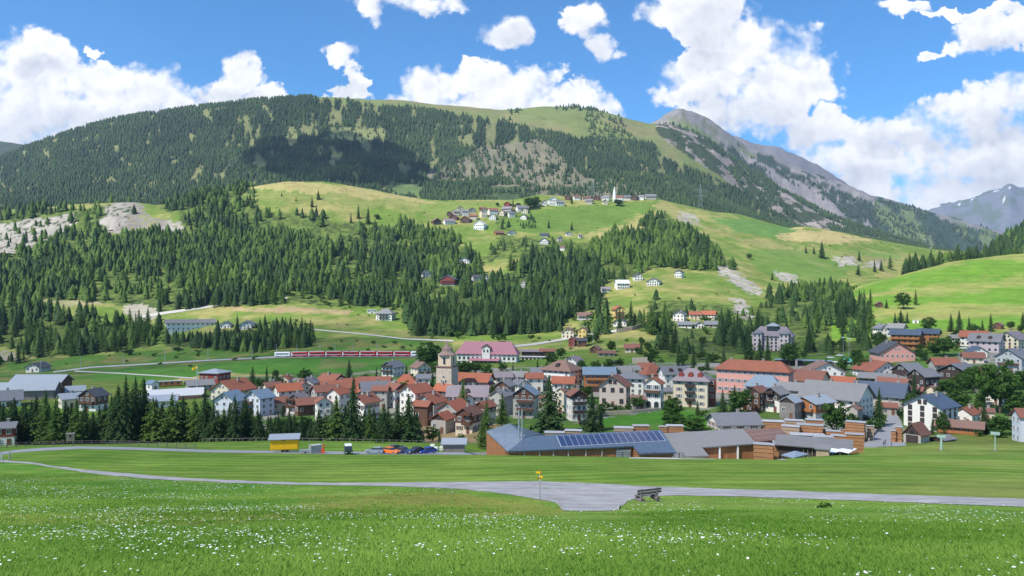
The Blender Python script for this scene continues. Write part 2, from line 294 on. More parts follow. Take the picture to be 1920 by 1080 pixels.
def pchip_table():
    h = np.diff(LD, axis=0); dl = np.diff(LZ, axis=0)/h
    m = np.zeros_like(LZ)
    w1 = 2*h[1:]+h[:-1]; w2 = h[1:]+2*h[:-1]; same = dl[1:]*dl[:-1] > 0
    with np.errstate(all='ignore'):
        hm = (w1+w2)/(w1/dl[:-1]+w2/dl[1:])
    m[1:-1] = np.where(same, hm, 0); m[0] = dl[0]; m[-1] = dl[-1]
    T = np.zeros((len(ROWS), NC))
    for c in range(NC):
        D_ = LD[:,c]; k = np.clip(np.searchsorted(D_, ROWS)-1, 0, len(D_)-2)
        hh = h[k,c]; t = np.clip((ROWS-D_[k])/hh, 0, 1.2); t2 = t*t; t3 = t2*t
        T[:,c] = (2*t3-3*t2+1)*LZ[k,c] + (t3-2*t2+t)*hh*m[k,c] + (-2*t3+3*t2)*LZ[k+1,c] + (t3-t2)*hh*m[k+1,c]
    return T
TZ = pchip_table()
PERM = RS.rand(256, 256)
def vnoise(x, y):
    xi = np.floor(x).astype(int); yi = np.floor(y).astype(int); fx = x-xi; fy = y-yi
    fx = fx*fx*(3-2*fx); fy = fy*fy*(3-2*fy)
    a = PERM[xi & 255, yi & 255]; b = PERM[(xi+1) & 255, yi & 255]; c = PERM[xi & 255, (yi+1) & 255]; d = PERM[(xi+1) & 255, (yi+1) & 255]
    return (a*(1-fx)+b*fx)*(1-fy)+(c*(1-fx)+d*fx)*fy
def fbm(x, y, s, o=4, ridged=False):
    t = 0; a = 1; tot = 0
    for i in range(o):
        n = vnoise(x/s+17.3*i, y/s-9.1*i)
        if ridged: n = 1-abs(2*n-1)
        t = t+a*n; tot += a; a *= .52; s = s*.49
    return t/tot
def rockiness(px, d):
    """where the land is bare craggy rock: the slide below the far ridge, the right mountain"""
    py = HY - Hs(px, d)*FP/d
    a = np.clip((px-1215)/40, 0, 1)*((d > 2450) & (d < 3500))*np.clip(((py - (238+(px-1230)*.62)))/-20+1.2, 0, 1)
    b = ((d > 3950) & (px > 1180))*.7
    c = (d > 6000)*1.0
    return np.maximum(np.maximum(a, b), c)
def Hs(px, d):
    ci = np.clip((px+700)/2, 0, NC-1.001); ri = np.clip(np.interp(d, ROWS, np.arange(len(ROWS))), 0, len(ROWS)-1.001)
    c0 = ci.astype(int); r0 = ri.astype(int); fc = ci-c0; fr = ri-r0
    return (TZ[r0,c0]*(1-fc)+TZ[r0,c0+1]*fc)*(1-fr)+(TZ[r0+1,c0]*(1-fc)+TZ[r0+1,c0+1]*fc)*fr
AMPD = [0, 8, 60, 140, 170, 520, 640, 1000, 1500, 2100, 3000, 3400, 4800, 7000, 12000]; AMPV = [.02, .10, .25, .12, .0, .0, 1.2, 4, 3.5, 9, 13, 8, 20, 26, 30]
def H(px, d):
    px = np.asarray(px, float); d = np.asarray(d, float)
    x = (px-960)/FP*d; z = Hs(px, d); amp = np.interp(d, AMPD, AMPV); s = np.clip(d*.09, 3, 420)
    s = np.where(d < 140, 9., np.where(d < 1700, 90., np.where(d < 3700, 170., 420.)))
    z = z + (fbm(x, d, s, 5)-.5)*2*amp
    rk = rockiness(px, d)
    z = z + rk*(fbm(x+d*.3, d*.45-x*.2, s*.55, 5, True)-.62)*amp*2.6
    z = z + ((d > 3950) & (d < 6500) & (px > 1240))*(fbm(x*1.1+d*.5, d*.6-x*.3, 150., 5, True)-.6)*62*np.clip(np.abs(d-4800)/250, .25, 1)
    return z
def hit(px, py):
    """where the sight line through a photo point first meets the land -> distance"""
    px = np.atleast_1d(np.asarray(px, float)); py = np.atleast_1d(np.asarray(py, float)); out = np.zeros(len(px))
    dd = HD
    for i in range(len(px)):
        f = H(np.full(len(dd), px[i]), dd) - (HY-py[i])/FP*dd
        k = np.argmax(f > 0) if (f > 0).any() else len(dd)-1
        if k == 0: out[i] = dd[0]; continue
        t = f[k-1]/(f[k-1]-f[k]); out[i] = dd[k-1]+(dd[k]-dd[k-1])*t
    return out
HD = np.concatenate([grow(6, 600, 500), grow(600, 3600, 450), grow(3600, 11000, 60)])
def W(px, d, dz=0): return np.array([(px-960)/FP*d, d, float(H(px, d))+dz])
def pt(px, py, d): return Vector(((px-960)/FP*d, d, (HY-py)/FP*d))
def inpoly(x, y, P_):
    P_ = np.asarray(P_, float); r = np.zeros(x.shape, bool); j = len(P_)-1
    for i in range(len(P_)):
        xi, yi = P_[i]; xj, yj = P_[j]
        if yi != yj: r ^= ((yi > y) != (yj > y)) & (x < (xj-xi)*(y-yi)/(yj-yi)+xi)
        j = i
    return r
# land cover painted by where it grows: kind, polygon (photo columns/rows of the ground), nearest, farthest
FOREST = [
 ([(-300,640),(60,664),(60,684),(0,690),(-300,690)], 560, 640, 8, (10,18), .2, .7),
 ([(1090,598),(1145,590),(1150,625),(1090,640)], 600, 720, 9, (12,20), .2, .6),
 ([(1215,640),(1300,625),(1320,665),(1290,690),(1240,675)], 480, 620, 8, (11,20), .25, .85),
 ([(-300,480),(60,475),(200,455),(340,450),(500,438),(640,445),(760,450),(860,470),(885,500),(880,560),(800,580),(700,570),(560,562),(300,578),(130,556),(-300,556)], 780, 1330, 8.6, (12,22), .55, .80),
  # polygon, dmin, dmax, spacing m, height range, larch share, fill
 ([(-300,400),(170,392),(240,378),(262,400),(200,440),(230,440),(340,442),(335,400),(300,392),(330,368),(480,362),(480,392),(600,408),(690,425),(760,420),(850,440),(870,470),(905,492),(890,560),(800,585),(700,575),(560,568),(300,585),(130,562),(0,562),(-300,570)], 760, 1420, 7.6, (13,24), .62, .56),
 ([(780,575),(880,540),(960,505),(1000,480),(1050,472),(1125,500),(1138,570),(1060,600),(1050,628),(950,644),(850,640),(775,632),(755,590)], 640, 1100, 7.0, (14,26), .22, .95),
 ([(1215,402),(1250,402),(1292,430),(1350,478),(1385,505),(1300,508),(1240,500),(1150,530),(1100,500),(1112,455),(1190,430)], 850, 1530, 7.8, (13,23), .7, .72),
 ([(-300,560),(60,566),(130,590),(250,605),(300,618),(290,648),(150,668),(70,672),(0,650),(-300,650)], 600, 900, 7.3, (13,24), .5, .75),
 ([(300,640),(330,632),(470,618),(520,618),(590,640),(592,658),(500,664),(400,658),(320,652)], 560, 760, 6.5, (12,20), .1, .85),
 ([(1180,612),(1240,602),(1350,612),(1420,606),(1500,610),(1640,625),(1640,655),(1560,664),(1500,668),(1420,655),(1330,680),(1250,668),(1245,640)], 440, 700, 8, (12,22), .35, .72),
 ([(1400,585),(1440,560),(1500,545),(1585,545),(1600,570),(1630,600),(1640,630),(1500,615),(1420,606),(1340,600)], 560, 950, 8, (12,22), .45, .68),
 ([(1690,515),(1800,490),(1930,482),(2300,470),(2300,500),(1900,560),(1700,560)], 915, 990, 8.0, (18,27), .2, .8),
 ([(1840,480),(1870,440),(1920,420),(2620,150),(2620,480),(1920,500)], 1000, 1470, 9, (18,26), .1, .9),
 ([(1480,452),(1640,462),(1750,480),(1740,490),(1600,470),(1480,460)], 1550, 1900, 13, (14,24), .3, .45),
 ([(310,386),(480,362),(480,352),(430,356),(340,368)], 1300, 1460, 8, (14,24), .5, .8),
 ([(940,440),(1110,455),(1100,500),(1000,480),(900,490)], 1000, 1400, 16, (12,20), .3, .4),
 ([(1215,560),(1420,575),(1420,600),(1215,600)], 600, 800, 14, (10,18), .4, .35),
 ([(920,400),(990,392),(1010,430),(940,430)], 1200, 1500, 10, (10,17), .2, .7),
]
MTN = [(-700,430),(-700,405),(0,400),(300,392),(520,352),(560,352),(700,372),(790,385),(900,385),(1000,378),(1230,380),(1300,402),(1400,420),(1500,440),(1640,468),(1800,492),(2620,560),(2620,540),(1700,462),(1560,425),(1480,395),(1400,362),(1330,330),(1235,292),(1225,268),(1180,262),(1080,258),(1000,240),(920,226),(850,212),(760,200),(650,192),(560,180),(300,200),(0,285),(-700,400)]
CLEAR = [(790,330),(860,300),(900,275),(1010,262),(1060,300),(1100,330),(1210,345),(1240,380),(1150,375),(1000,365),(980,350),(850,348)]
SHADE_TREES = None
# ------------------------------------------------------------ ground sheet
def land_cover(px, py, d, x):
    n = len(px); col = np.zeros((n,3))
    nA = fbm(x, d, np.where(d > 1700, 150., 45.), 4); nB = fbm(x+500, d+300, np.where(d > 1700, 60., 14.), 4); nC = fbm(x-900, d+50, 5., 3)
    green = np.array([.085,.165,.022]); lush = np.array([.060,.150,.018]); dry = np.array([.26,.23,.075]); olive = np.array([.15,.175,.045])
    def mixc(a, b, t): return a*(1-t[:,None])+b*t[:,None]
    col[:] = mixc(np.tile(green,(n,1)), olive, np.clip((nA-.35)*2.4, 0, 1))
    # hillside pastures
    m = (d > 520) & (d < 1800); t = np.clip((nA*.55+nB*.45-.41)*4.2, 0, 1)
    col[m] = mixc(np.tile(np.array([.125,.20,.034]),(n,1)), np.array([.29,.27,.095]), t)[m]
    wx = px+(nB-.5)*26; wy = py+(nC-.5)*6+(nA-.5)*14
    def paint(poly, d0, d1, c, a=1.0, use=None):
        k = inpoly(wx, wy, poly) & (d > d0) & (d < d1)
        if use is not None: k &= use
        c = np.array(c); col[k] = col[k]*(1-a)+c*a
    # far mountain
    far = d > 1900
    alp = mixc(np.tile(np.array([.155,.19,.062]),(n,1)), np.array([.21,.19,.09]), np.clip((nA-.4)*3, 0, 1))
    col[far] = alp[far]
    fm = far & (d < 3700) & inpoly(wx, wy, MTN) ; st_ = np.clip((fbm(px*1.9+333, d*.16, 22., 4)-.30)*6, 0, 1); col[fm] = mixc(np.tile(np.array([.17,.18,.075]),(n,1)), np.array([.033,.055,.028]), st_)[fm]
    paint(CLEAR, 1900, 3700, (.20,.18,.125), .75); paint([(600,262),(640,238),(720,240),(730,256),(660,268)], 1900, 3700, (.20,.22,.09), .9)
    paint([(850,350),(980,350),(1000,372),(860,380)], 1900, 3700, (.05,.09,.03), .7)
    paint([(720,335),(800,352),(780,372),(730,372)], 1900, 3700, (.12,.18,.06), .8)
    # rock
    rk = rockiness(px, d); rr = fbm(x*.9+d*.35, d*.5, 60., 5, True)
    k = (rk > .35) & (d < 3600) ; pale = mixc(np.tile(np.array([.20,.17,.155]),(n,1)), np.array([.35,.30,.275]), np.clip((rr-.42)*3.0, 0, 1))
    veg = (nB > .50); col[k] = pale[k]; kk = k & veg; col[kk] = np.array([.045,.065,.03])
    # peak mountain: scree on top, green band, crag and dwarf forest below
    pk = (d > 3900) & (d < 5400) & (px > 1150)
    g2 = mixc(np.tile(np.array([.13,.165,.06]),(n,1)), np.array([.24,.22,.20]), np.clip((fbm(x,d*1.3,300.,5,True)-.60)*5, 0, 1))
    col[pk] = g2[pk]
    topz = pk & (py + (nA-.5)*26 < 226+np.clip((px-1290),0,400)*.52); col[topz] = np.array([.20,.19,.19])
    top2 = topz & (nB > .56); col[top2] = np.array([.15,.15,.10])
    low = pk & (py + (nB-.5)*60 > 262+np.clip(px-1330,-50,900)*.33)
    lowc = np.where((fbm(x*.8+d*.6, d, 210., 5, True) > .59)[:,None], np.array([.25,.225,.225]), np.array([.040,.062,.042])); col[low] = lowc[low]
    low2 = low & (px > 1640) ; col[low2] = np.where((nA > .6)[:,None], np.array([.13,.17,.07]), np.array([.04,.07,.045]))[low2]
    lf = (d > 3900) & (px < 300); col[lf] = (.05,.07,.04)
    br = (d > 5800) & (d < 9000); col[br] = (.17,.16,.17)
    sn = d > 9000; col[sn] = np.where((nA > .52)[:,None], np.array([.10,.13,.10]), np.array([.14,.155,.18]))[sn]  # blue haze before the farthest range is put into its rock colour
    snow = sn & (nB > .68) & (nC > .5) & (py < 388) & (py > 350) ; col[snow] = (.7,.71,.73)
    # forest floor
    for poly, d0, d1, sp, hr, lr, fill in FOREST:
        k = inpoly(wx, wy, poly) & (d > d0) & (d < d1)
        c = mixc(np.tile(np.array([.045,.075,.022]),(n,1)), np.array([.15,.20,.045]), np.clip((nC-.34)*3, 0, 1)*np.clip((1.15-fill)*1.7, 0, 1))
        col[k] = c[k]
    # front hill details
    dryc = (.36,.31,.125)
    paint([(440,352),(540,338),(700,355),(820,378),(800,392),(640,366),(560,356)], 1100, 1500, dryc, .9)
    paint([(430,362),(540,358),(700,372),(880,385),(930,395),(900,415),(760,392),(600,378),(480,372)], 1000, 1500, (.21,.235,.07), .8)
    paint([(780,382),(960,382),(1000,368),(1050,372),(1000,392),(800,400)], 1100, 1600, (.17,.24,.05), .8)
    paint([(990,395),(1230,378),(1230,392),(1180,410),(1100,440),(980,432),(930,420)], 1000, 1600, (.11,.19,.035), .9)
    paint([(1160,425),(1230,392),(1240,402),(1190,435),(1120,455),(1120,440)], 1000, 1600, dryc, .7)
    paint([(1230,372),(1260,385),(1290,410),(1370,440),(1440,455),(1540,470),(1520,485),(1400,455),(1290,418),(1235,392)], 1000, 1700, (.27,.25,.10), .8)
    paint([(1330,410),(1420,412),(1500,430),(1480,445),(1380,438)], 1200, 1700, (.11,.22,.05), .9)
    paint([(1450,440),(1500,428),(1600,440),(1640,452),(1560,455),(1480,452)], 1300, 1800, (.40,.33,.15), .9)
    paint([(1400,470),(1500,465),(1560,475),(1600,500),(1560,540),(1480,530),(1420,500)], 800, 1500, (.12,.21,.04), .7)
    paint([(1540,465),(1700,475),(1700,500),(1640,500),(1560,485)], 1100, 1700, (.25,.25,.09), .6)
    paint([(1600,470),(1690,478),(1690,484),(1610,478)], 1100, 1800, (.14,.25,.05), .8)
    # right green hill: broad bands of hay stages
    k = (px > 1560) & (d > 560) & (d < 915); st = .5+.5*np.sin(d*.055+px*.004+nA*5)
    rc = mixc(np.tile(np.array([.125,.245,.028]),(n,1)), np.array([.27,.275,.085]), np.clip(st*1.4-.55+(nB-.5)*1.2, 0, 1)); col[k] = rc[k]
    # rocks and earth
    crag = mixc(np.tile(np.array([.22,.20,.17]),(n,1)), np.array([.37,.34,.30]), np.clip((rr-.40)*3.5, 0, 1))
    for poly, d0, d1 in [([(-20,425),(60,412),(130,400),(150,392),(140,420),(80,455),(30,475),(-20,480)], 900, 1400), ([(195,388),(235,376),(262,380),(280,410),(345,418),(340,436),(270,432),(205,442),(188,415)], 900, 1400),
                 ([(1335,500),(1360,498),(1420,530),(1430,552),(1400,548),(1360,520)], 700, 1100), ([(1270,400),(1300,405),(1320,420),(1290,425)], 1200, 1600), ([(1375,560),(1398,558),(1412,595),(1395,602),(1380,585)], 560, 900),
                 ([(1560,480),(1600,478),(1610,495),(1575,498)], 1000, 1600), ([(1625,488),(1660,490),(1650,502),(1620,500)], 1000, 1600), ([(0,660),(30,662),(45,680),(10,684),(-40,680)], 560, 700), ([(1450,505),(1490,515),(1500,535),(1470,530)],750,1100)]:
        k = inpoly(wx, wy, poly) & (d > d0) & (d < d1) & (nC > .36); col[k] = crag[k]
    paint([(230,575),(265,570),(300,585),(285,600),(250,598)], 600, 900, (.42,.38,.32), .8)
    paint([(430,578),(520,576),(660,580),(650,588),(520,586),(440,584)], 600, 900, (.38,.27,.16), .7)
    paint([(80,560),(160,562),(200,572),(120,574)], 700, 900, (.36,.30,.2), .6)
    # valley meadows by the railway
    k = (d > 440) & (d < 640) & (px < 850); col[k] = mixc(np.tile(np.array([.065,.145,.022]),(n,1)), np.array([.17,.165,.055]), np.clip((nB-.42)*3.5, 0, 1))[k]
    paint([(180,700),(520,672),(780,672),(780,690),(640,712),(180,712)], 440, 640, (.055,.17,.020), .8)
    paint([(330,712),(420,700),(560,704),(640,700),(560,716),(420,722)], 400, 560, (.34,.28,.12), .8)
    paint([(600,676),(700,676),(680,688),(600,688)], 440, 560, (.16,.13,.06), .5)
    # village ground: gravelly yards, gardens
    k = (d > 250) & (d < 440) & (px > 380); col[k] = mixc(np.tile(np.array([.07,.13,.03]),(n,1)), np.array([.26,.25,.23]), np.clip((nB-.47)*6, 0, 1))[k]
    paint([(1125,782),(1250,768),(1340,772),(1330,800),(1130,812)], 230, 300, (.055,.17,.018), 1)
    paint([(1290,765),(1420,770),(1500,780),(1330,790)], 240, 300, (.085,.15,.03), .9)
    paint([(1760,742),(1870,735),(1900,800),(1800,790)], 240, 340, (.07,.15,.025), .9)
    paint([(1550,665),(1680,660),(1660,700),(1550,700)], 340, 480, (.08,.17,.03), .9)
    paint([(1720,660),(1800,655),(1800,690),(1720,690)], 380, 480, (.08,.17,.03), .9)
    paint([(790,800),(950,790),(950,835),(790,835)], 215, 270, (.30,.20,.12), .8)
    paint([(915,812),(1330,806),(1480,785),(1700,785),(1640,850),(915,870)], 176, 258, (.33,.31,.28), .8)
    paint([(1100,796),(1300,790),(1340,806),(1000,814),(960,800)], 200, 270, (.08,.15,.03), .8)
    # river terrace with the yellow flowering strip
    k = (d > 176) & (d < 212) & (px < 900); col[k] = np.array([.075,.15,.02])
    k = (d > 184) & (d < 210) & (px > 150) & (px < 560) & (nC+nB > .75); col[k] = np.array([.28,.235,.012])
    # mown field: swaths of the mower curving along the slope
    edge = np.interp(px, [-700,0,60,100,160,250,330,420,560,700,1000,1180,1400,1920,2620], [866,864.5,868,875,883,892,898,902,907,908,906,915,925,943,962])
    k = (py < edge) & (d > 40) & (d < 216); f = d+18*np.sin(px*.0022+.4)+ (nA-.5)*9+(nB-.5)*2+np.clip(px-1250,0,700)*.035
    sw = .5+.5*np.sin(f*2*math.pi/7.6); sw2 = .5+.5*np.sin(f*2*math.pi/3.1+1)
    mown = mixc(np.tile(np.array([.085,.185,.018]),(n,1)), np.array([.215,.30,.055]), np.clip(sw*(.25+.5*nA)+sw2*.10+(nB-.35)*.9, 0, 1))
    far_f = np.clip((d-120)/60, 0, 1)*.35; mown = mown*(1-far_f[:,None])+np.array([.10,.185,.028])*far_f[:,None]
    col[k] = mown[k]
    t2 = np.clip((px-1450)/350, 0, 1)*np.clip((nA-.42)*4, 0, 1)*.5*k; col[:] = mixc(col, np.array([.26,.27,.08]), t2)
    # flower meadow in front
    k = (py >= edge) & (d < 170) & (px > -700); mc = mixc(np.tile(np.array([.085,.215,.022]),(n,1)), np.array([.20,.29,.055]), np.clip((nC*.5+nB*.5-.35)*3, 0, 1))
    col[k] = mc[k]
    band = np.interp(px, [-700,0,400,560,800,1060,1061], [965,972,975,962,945,958,0])
    kb = k & (np.abs(py-band) < 16+(nB-.5)*30-np.clip(px-900,0,200)*.09) & (px < 1060); col[kb] = col[kb]*.3+np.array([.26,.235,.06])*.7
    kb = k & (np.abs(py-940) < 12-np.clip(px-850,0,250)*.06) & (px > 560) & (px < 1050); col[kb] = col[kb]*.5+np.array([.26,.24,.06])*.5
    return np.clip(col, .004, .9)
GPX = np.concatenate([np.arange(-700,-60,10.), np.arange(-60,1980,3.5), np.arange(1980,2621,10.)])
GD = np.concatenate([grow(1,40,60), grow(40,170,150), grow(170,640,200), grow(640,1800,170), grow(1800,3800,190), grow(3800,12000,120), [12000]])
PXg, Dg = np.meshgrid(GPX, GD); PXg = PXg.ravel(); Dg = Dg.ravel(); Zg = H(PXg, Dg); Xg = (PXg-960)/FP*Dg
V = np.stack([Xg, Dg, Zg], 1); nc = len(GPX); nr = len(GD)
ii = (np.arange(nr-1)[:,None]*nc+np.arange(nc-1)[None,:]).ravel(); Fq = np.stack([ii, ii+1, ii+nc+1, ii+nc], 1)
COV = land_cover(PXg, HY-Zg*FP/Dg, Dg, Xg)
m, gg, b = new_mat('ground'); at = gg.n('ShaderNodeAttribute', attribute_name='cover'); tcg = gg.n('ShaderNodeTexCoord'); ob = tcg.outputs['Object']
fine = gg.noise(ob, 2.2, 6, .7); mpz = gg.n('ShaderNodeMapping'); mpz.inputs['Scale'].default_value = (.02, .02, .55); gg.put(mpz.inputs[0], ob); terr = gg.noise(mpz.outputs[0], 1.0, 5, .65); mid = gg.noise(ob, .11, 8, .74); big = gg.noise(ob, .018, 6, .7)
k = gg.m('ADD', gg.m('MULTIPLY', fine, .35), gg.m('ADD', gg.m('MULTIPLY', mid, .45), gg.m('ADD', gg.m('MULTIPLY', big, .25), gg.m('MULTIPLY', terr, .28))))
cc = gg.mix(1.0, at.outputs['Color'], gg.mix(gg.rng(k, .48, .86), (.50,.55,.50,1), (1.62,1.52,1.48,1)), 'MULTIPLY')
gg.put(b.inputs['Base Color'], cc); b.inputs['Roughness'].default_value = .95; b.inputs['Specular IOR Level'].default_value = .1
bump(gg, b, gg.m('ADD', gg.m('MULTIPLY', fine, .06), gg.m('ADD', gg.m('MULTIPLY', mid, .9), gg.m('MULTIPLY', big, 3.5))), .7, 1.0)
GROUND = m
go = link('ground', np_mesh('ground', V, Fq, GROUND, col=COV, smooth=True)); tag(go, 'valley floor, meadows and mountain slopes', None, None, 'structure')

# ------------------------------------------------------------ roads and paths: ribbons laid on the land
def ribbon(name, A, B, mat, off, nseg=60, nx=5, label=None, rag=0):
    """A, B: the two edges as photo points of the ground"""
    A = np.array(A, float); B = np.array(B, float)
    def res(P_):
        s = np.concatenate([[0], np.cumsum(np.hypot(*np.diff(P_, axis=0).T))]); t = np.linspace(0, s[-1], nseg)
        return np.interp(t, s, P_[:,0]), np.interp(t, s, P_[:,1])
    ax, ay = (A[:,0], A[:,1]) if len(A) == len(B) == nseg else res(A); bx, by = (B[:,0], B[:,1]) if len(A) == len(B) == nseg else res(B)
    da = hit(ax, ay); db = hit(bx, by); Vs = []
    for i in range(nseg):
        a = np.array([(ax[i]-960)/FP*da[i], da[i]]); c = np.array([(bx[i]-960)/FP*db[i], db[i]])
        for j in range(nx):
            p = a+(c-a)*j/(nx-1)
            if rag and j in (0, nx-1): p = p+np.array([0, (vnoise(np.array(p[0]*.9), np.array(p[1]*.9+j))-.5)*rag])
            Vs.append((p[0], p[1], float(H(960+p[0]/p[1]*FP, p[1]))+off))
    i_ = (np.arange(nseg-1)[:,None]*nx+np.arange(nx-1)[None,:]).ravel()
    o = link(name, np_mesh(name, np.array(Vs), np.stack([i_, i_+1, i_+nx+1, i_+nx], 1), mat, smooth=True)); tag(o, label, None, None, 'structure'); return o
def M_gravel(name, c, c2):
    m, gg, b = new_mat(name); t = gg.n('ShaderNodeTexCoord'); o_ = t.outputs['Object']
    n = gg.noise(o_, .38, 7, .68); n2 = gg.noise(o_, 9, 3, .7); mp = gg.n('ShaderNodeMapping'); mp.inputs['Scale'].default_value = (.25, 1.6, 1); gg.put(mp.inputs[0], o_); n3 = gg.noise(mp.outputs[0], .9, 4)
    f = gg.rng(gg.m('ADD', gg.m('MULTIPLY', n, .5), gg.m('ADD', gg.m('MULTIPLY', n2, .3), gg.m('MULTIPLY', n3, .45))), .44, .80)
    gg.put(b.inputs['Base Color'], gg.mix(f, (*c, 1), (*c2, 1))); b.inputs['Roughness'].default_value = .95; bump(gg, b, n2, .6, .03); return m
GRAV = M_gravel('pale_gravel', (.18,.17,.165), (.52,.49,.48)); ASPH = M_gravel('road_asphalt', (.24,.24,.25), (.33,.33,.34)); TRACK = M_gravel('pale_track', (.40,.37,.32), (.55,.52,.46))
px_ = np.concatenate([np.linspace(-120,1000,70), np.linspace(1005,1200,50), np.linspace(1210,2100,50)])
top = np.interp(px_, [-120,0,60,100,160,250,330,420,560,700,850,1000,1080,1180,1270,1400,1600,1920,2200], [864,862.5,867,874,881,889,895,900,905,905.5,904,902.5,905,910,914,918,925,936,946])
bot = np.interp(px_, [-120,0,60,100,160,250,330,420,560,700,800,860,930,980,1010,1040,1049,1054,1100,1160,1168,1175,1195,1220,1260,1400,1600,1920,2200], [868,866.5,870,877,886,896,901,905,909,911,914,917,924,932,937,942,949,957.5,958.5,956.5,947,940,934,931,929.5,932,938.5,951,962])
ribbon('gravel_path', np.stack([px_, top], 1), np.stack([px_, bot], 1), GRAV, .03, len(px_), 14, 'pale gravel path crossing the meadow with a widened turning place', rag=1.1)
ribbon('road', [(-60,850),(0,848),(30,844),(80,840),(150,837),(250,839),(400,844),(650,847),(900,848.5),(925,849)], [(-60,857),(0,853.5),(30,848.5),(80,845.5),(150,841.8),(250,843.7),(400,848.5),(650,852),(900,853),(925,853)], ASPH, .04, 90, 6, 'grey road and parking strip along the far edge of the mown field')
ribbon('service_road', [(1180,858),(1260,858.4),(1340,857),(1395,852.5),(1440,857),(1475,861.5)], [(1180,860),(1260,861.2),(1340,861.5),(1400,858.5),(1440,862),(1475,863)], TRACK, .05, 40, 5, 'pale service road in front of the sawmill sheds')
ribbon('village_road', [(1618,838),(1630,826),(1640,815),(1655,800),(1662,788),(1664,778)], [(1700,836),(1692,826),(1690,812),(1692,800),(1690,788),(1682,778)], ASPH, .05, 30, 5, 'grey road and square beside the timber stacks')
ribbon('hill_road', [(262,592),(300,586),(360,578),(420,570),(470,564),(540,558)], [(262,598),(300,591),(360,582),(420,573),(470,567),(540,560)], TRACK, .3, 40, 4, 'pale gravel road climbing the lower slope')
ribbon('hill_lane', [(576,616),(640,622),(700,628),(760,635),(850,638)], [(576,618),(640,624),(700,630),(760,637),(850,641)], TRACK, .3, 30, 3, 'narrow pale lane above the railway')
ribbon('farm_track', [(140,695),(220,699),(300,704),(370,709)], [(140,697),(220,701),(300,706),(370,711)], TRACK, .15, 30, 3, 'pale farm track through the green field')
ribbon('railway_bed', [(100,697),(170,688),(310,680),(390,675),(515,669),(640,667.5),(785,668)], [(100,699.5),(170,690.5),(310,682.5),(390,677.5),(515,671.5),(640,670),(785,670.5)], GRAV, .25, 60, 3, 'pale ballast bed of the railway line')
ribbon('station_road', [(960,648),(1000,644),(1060,634),(1110,624),(1160,618),(1200,608),(1216,604)], [(960,652),(1000,648),(1060,638),(1110,628),(1160,623),(1200,613),(1216,608)], TRACK, .25, 40, 3, 'pale road climbing behind the station')
# ------------------------------------------------------------ house builder
FOOT = []; HOUSES = [(856,974,686,661,470),(1412,1488,668,622,515),(976,1040,680,660,486),(515,786,672,662,520),(1148,1156,377,352,1550),(1556,1600,690,640,470)]
WMESH = {}
def win_mesh(w, h, shut, arch=False, lo=False):
    key = (round(w, 2), round(h, 2), arch)
    if ('g', key) not in WMESH:
        b1 = MB(); b2 = MB()
        if arch:
            n = 8; pts = [(-w/2, -h/2), (w/2, -h/2)]+[(w/2*math.cos(math.pi*i/n), h/2-w/2+w/2*math.sin(math.pi*i/n)) for i in range(n+1)]
            b1.prism(pts, -.03, .05, 'y'); po = [(x*1.16, z*1.07) for x, z in pts]
            nn = len(pts); p = [(x, -.07, z) for x, z in pts]+[(x, -.07, z) for x, z in po]+[(x, .02, z) for x, z in po]
            b2.poly(p, [(i, (i+1) % nn, nn+(i+1) % nn, nn+i) for i in range(nn)]+[(nn+i, nn+(i+1) % nn, 2*nn+(i+1) % nn, 2*nn+i) for i in range(nn)])
        else:
            b1.box(-w/2, w/2, -.03, .05, -h/2, h/2); f = .11
            for q in ((-w/2-f, w/2+f, h/2, h/2+f), (-w/2-f, w/2+f, -h/2-f, -h/2), (-w/2-f, -w/2, -h/2, h/2), (w/2, w/2+f, -h/2, h/2), (-.04, .04, -h/2, h/2)): b2.box(q[0], q[1], -.07, .04, q[2], q[3])
        WMESH[('g', key)] = b1.mesh('window', GLASS); WMESH[('f', key)] = b2.mesh('frame', FRAME); WMESH[('fb', key)] = b2.mesh('frame', FRAMEB)
    if shut and ('s', key, shut) not in WMESH:
        WMESH[('s', key, shut)] = MB().box(-.27, .27, -.09, -.01, -h/2, h/2).mesh('shutter', SHUT[shut])
    return key
def add_window(root, x, y, z, rot, w, h, shut=None, arch=False, fine=True, fr='f'):
    key = win_mesh(w, h, shut, arch); o = link('window', WMESH[('g', key)], root, (x, y, z), (0, 0, rot))
    if fine:
        link('frame', WMESH[(fr, key)], o)
        if shut: [link('shutter', WMESH[('s', key, shut)], o, (s_*(w/2+.41), 0, 0)) for s_ in (-1, 1)]
    return o
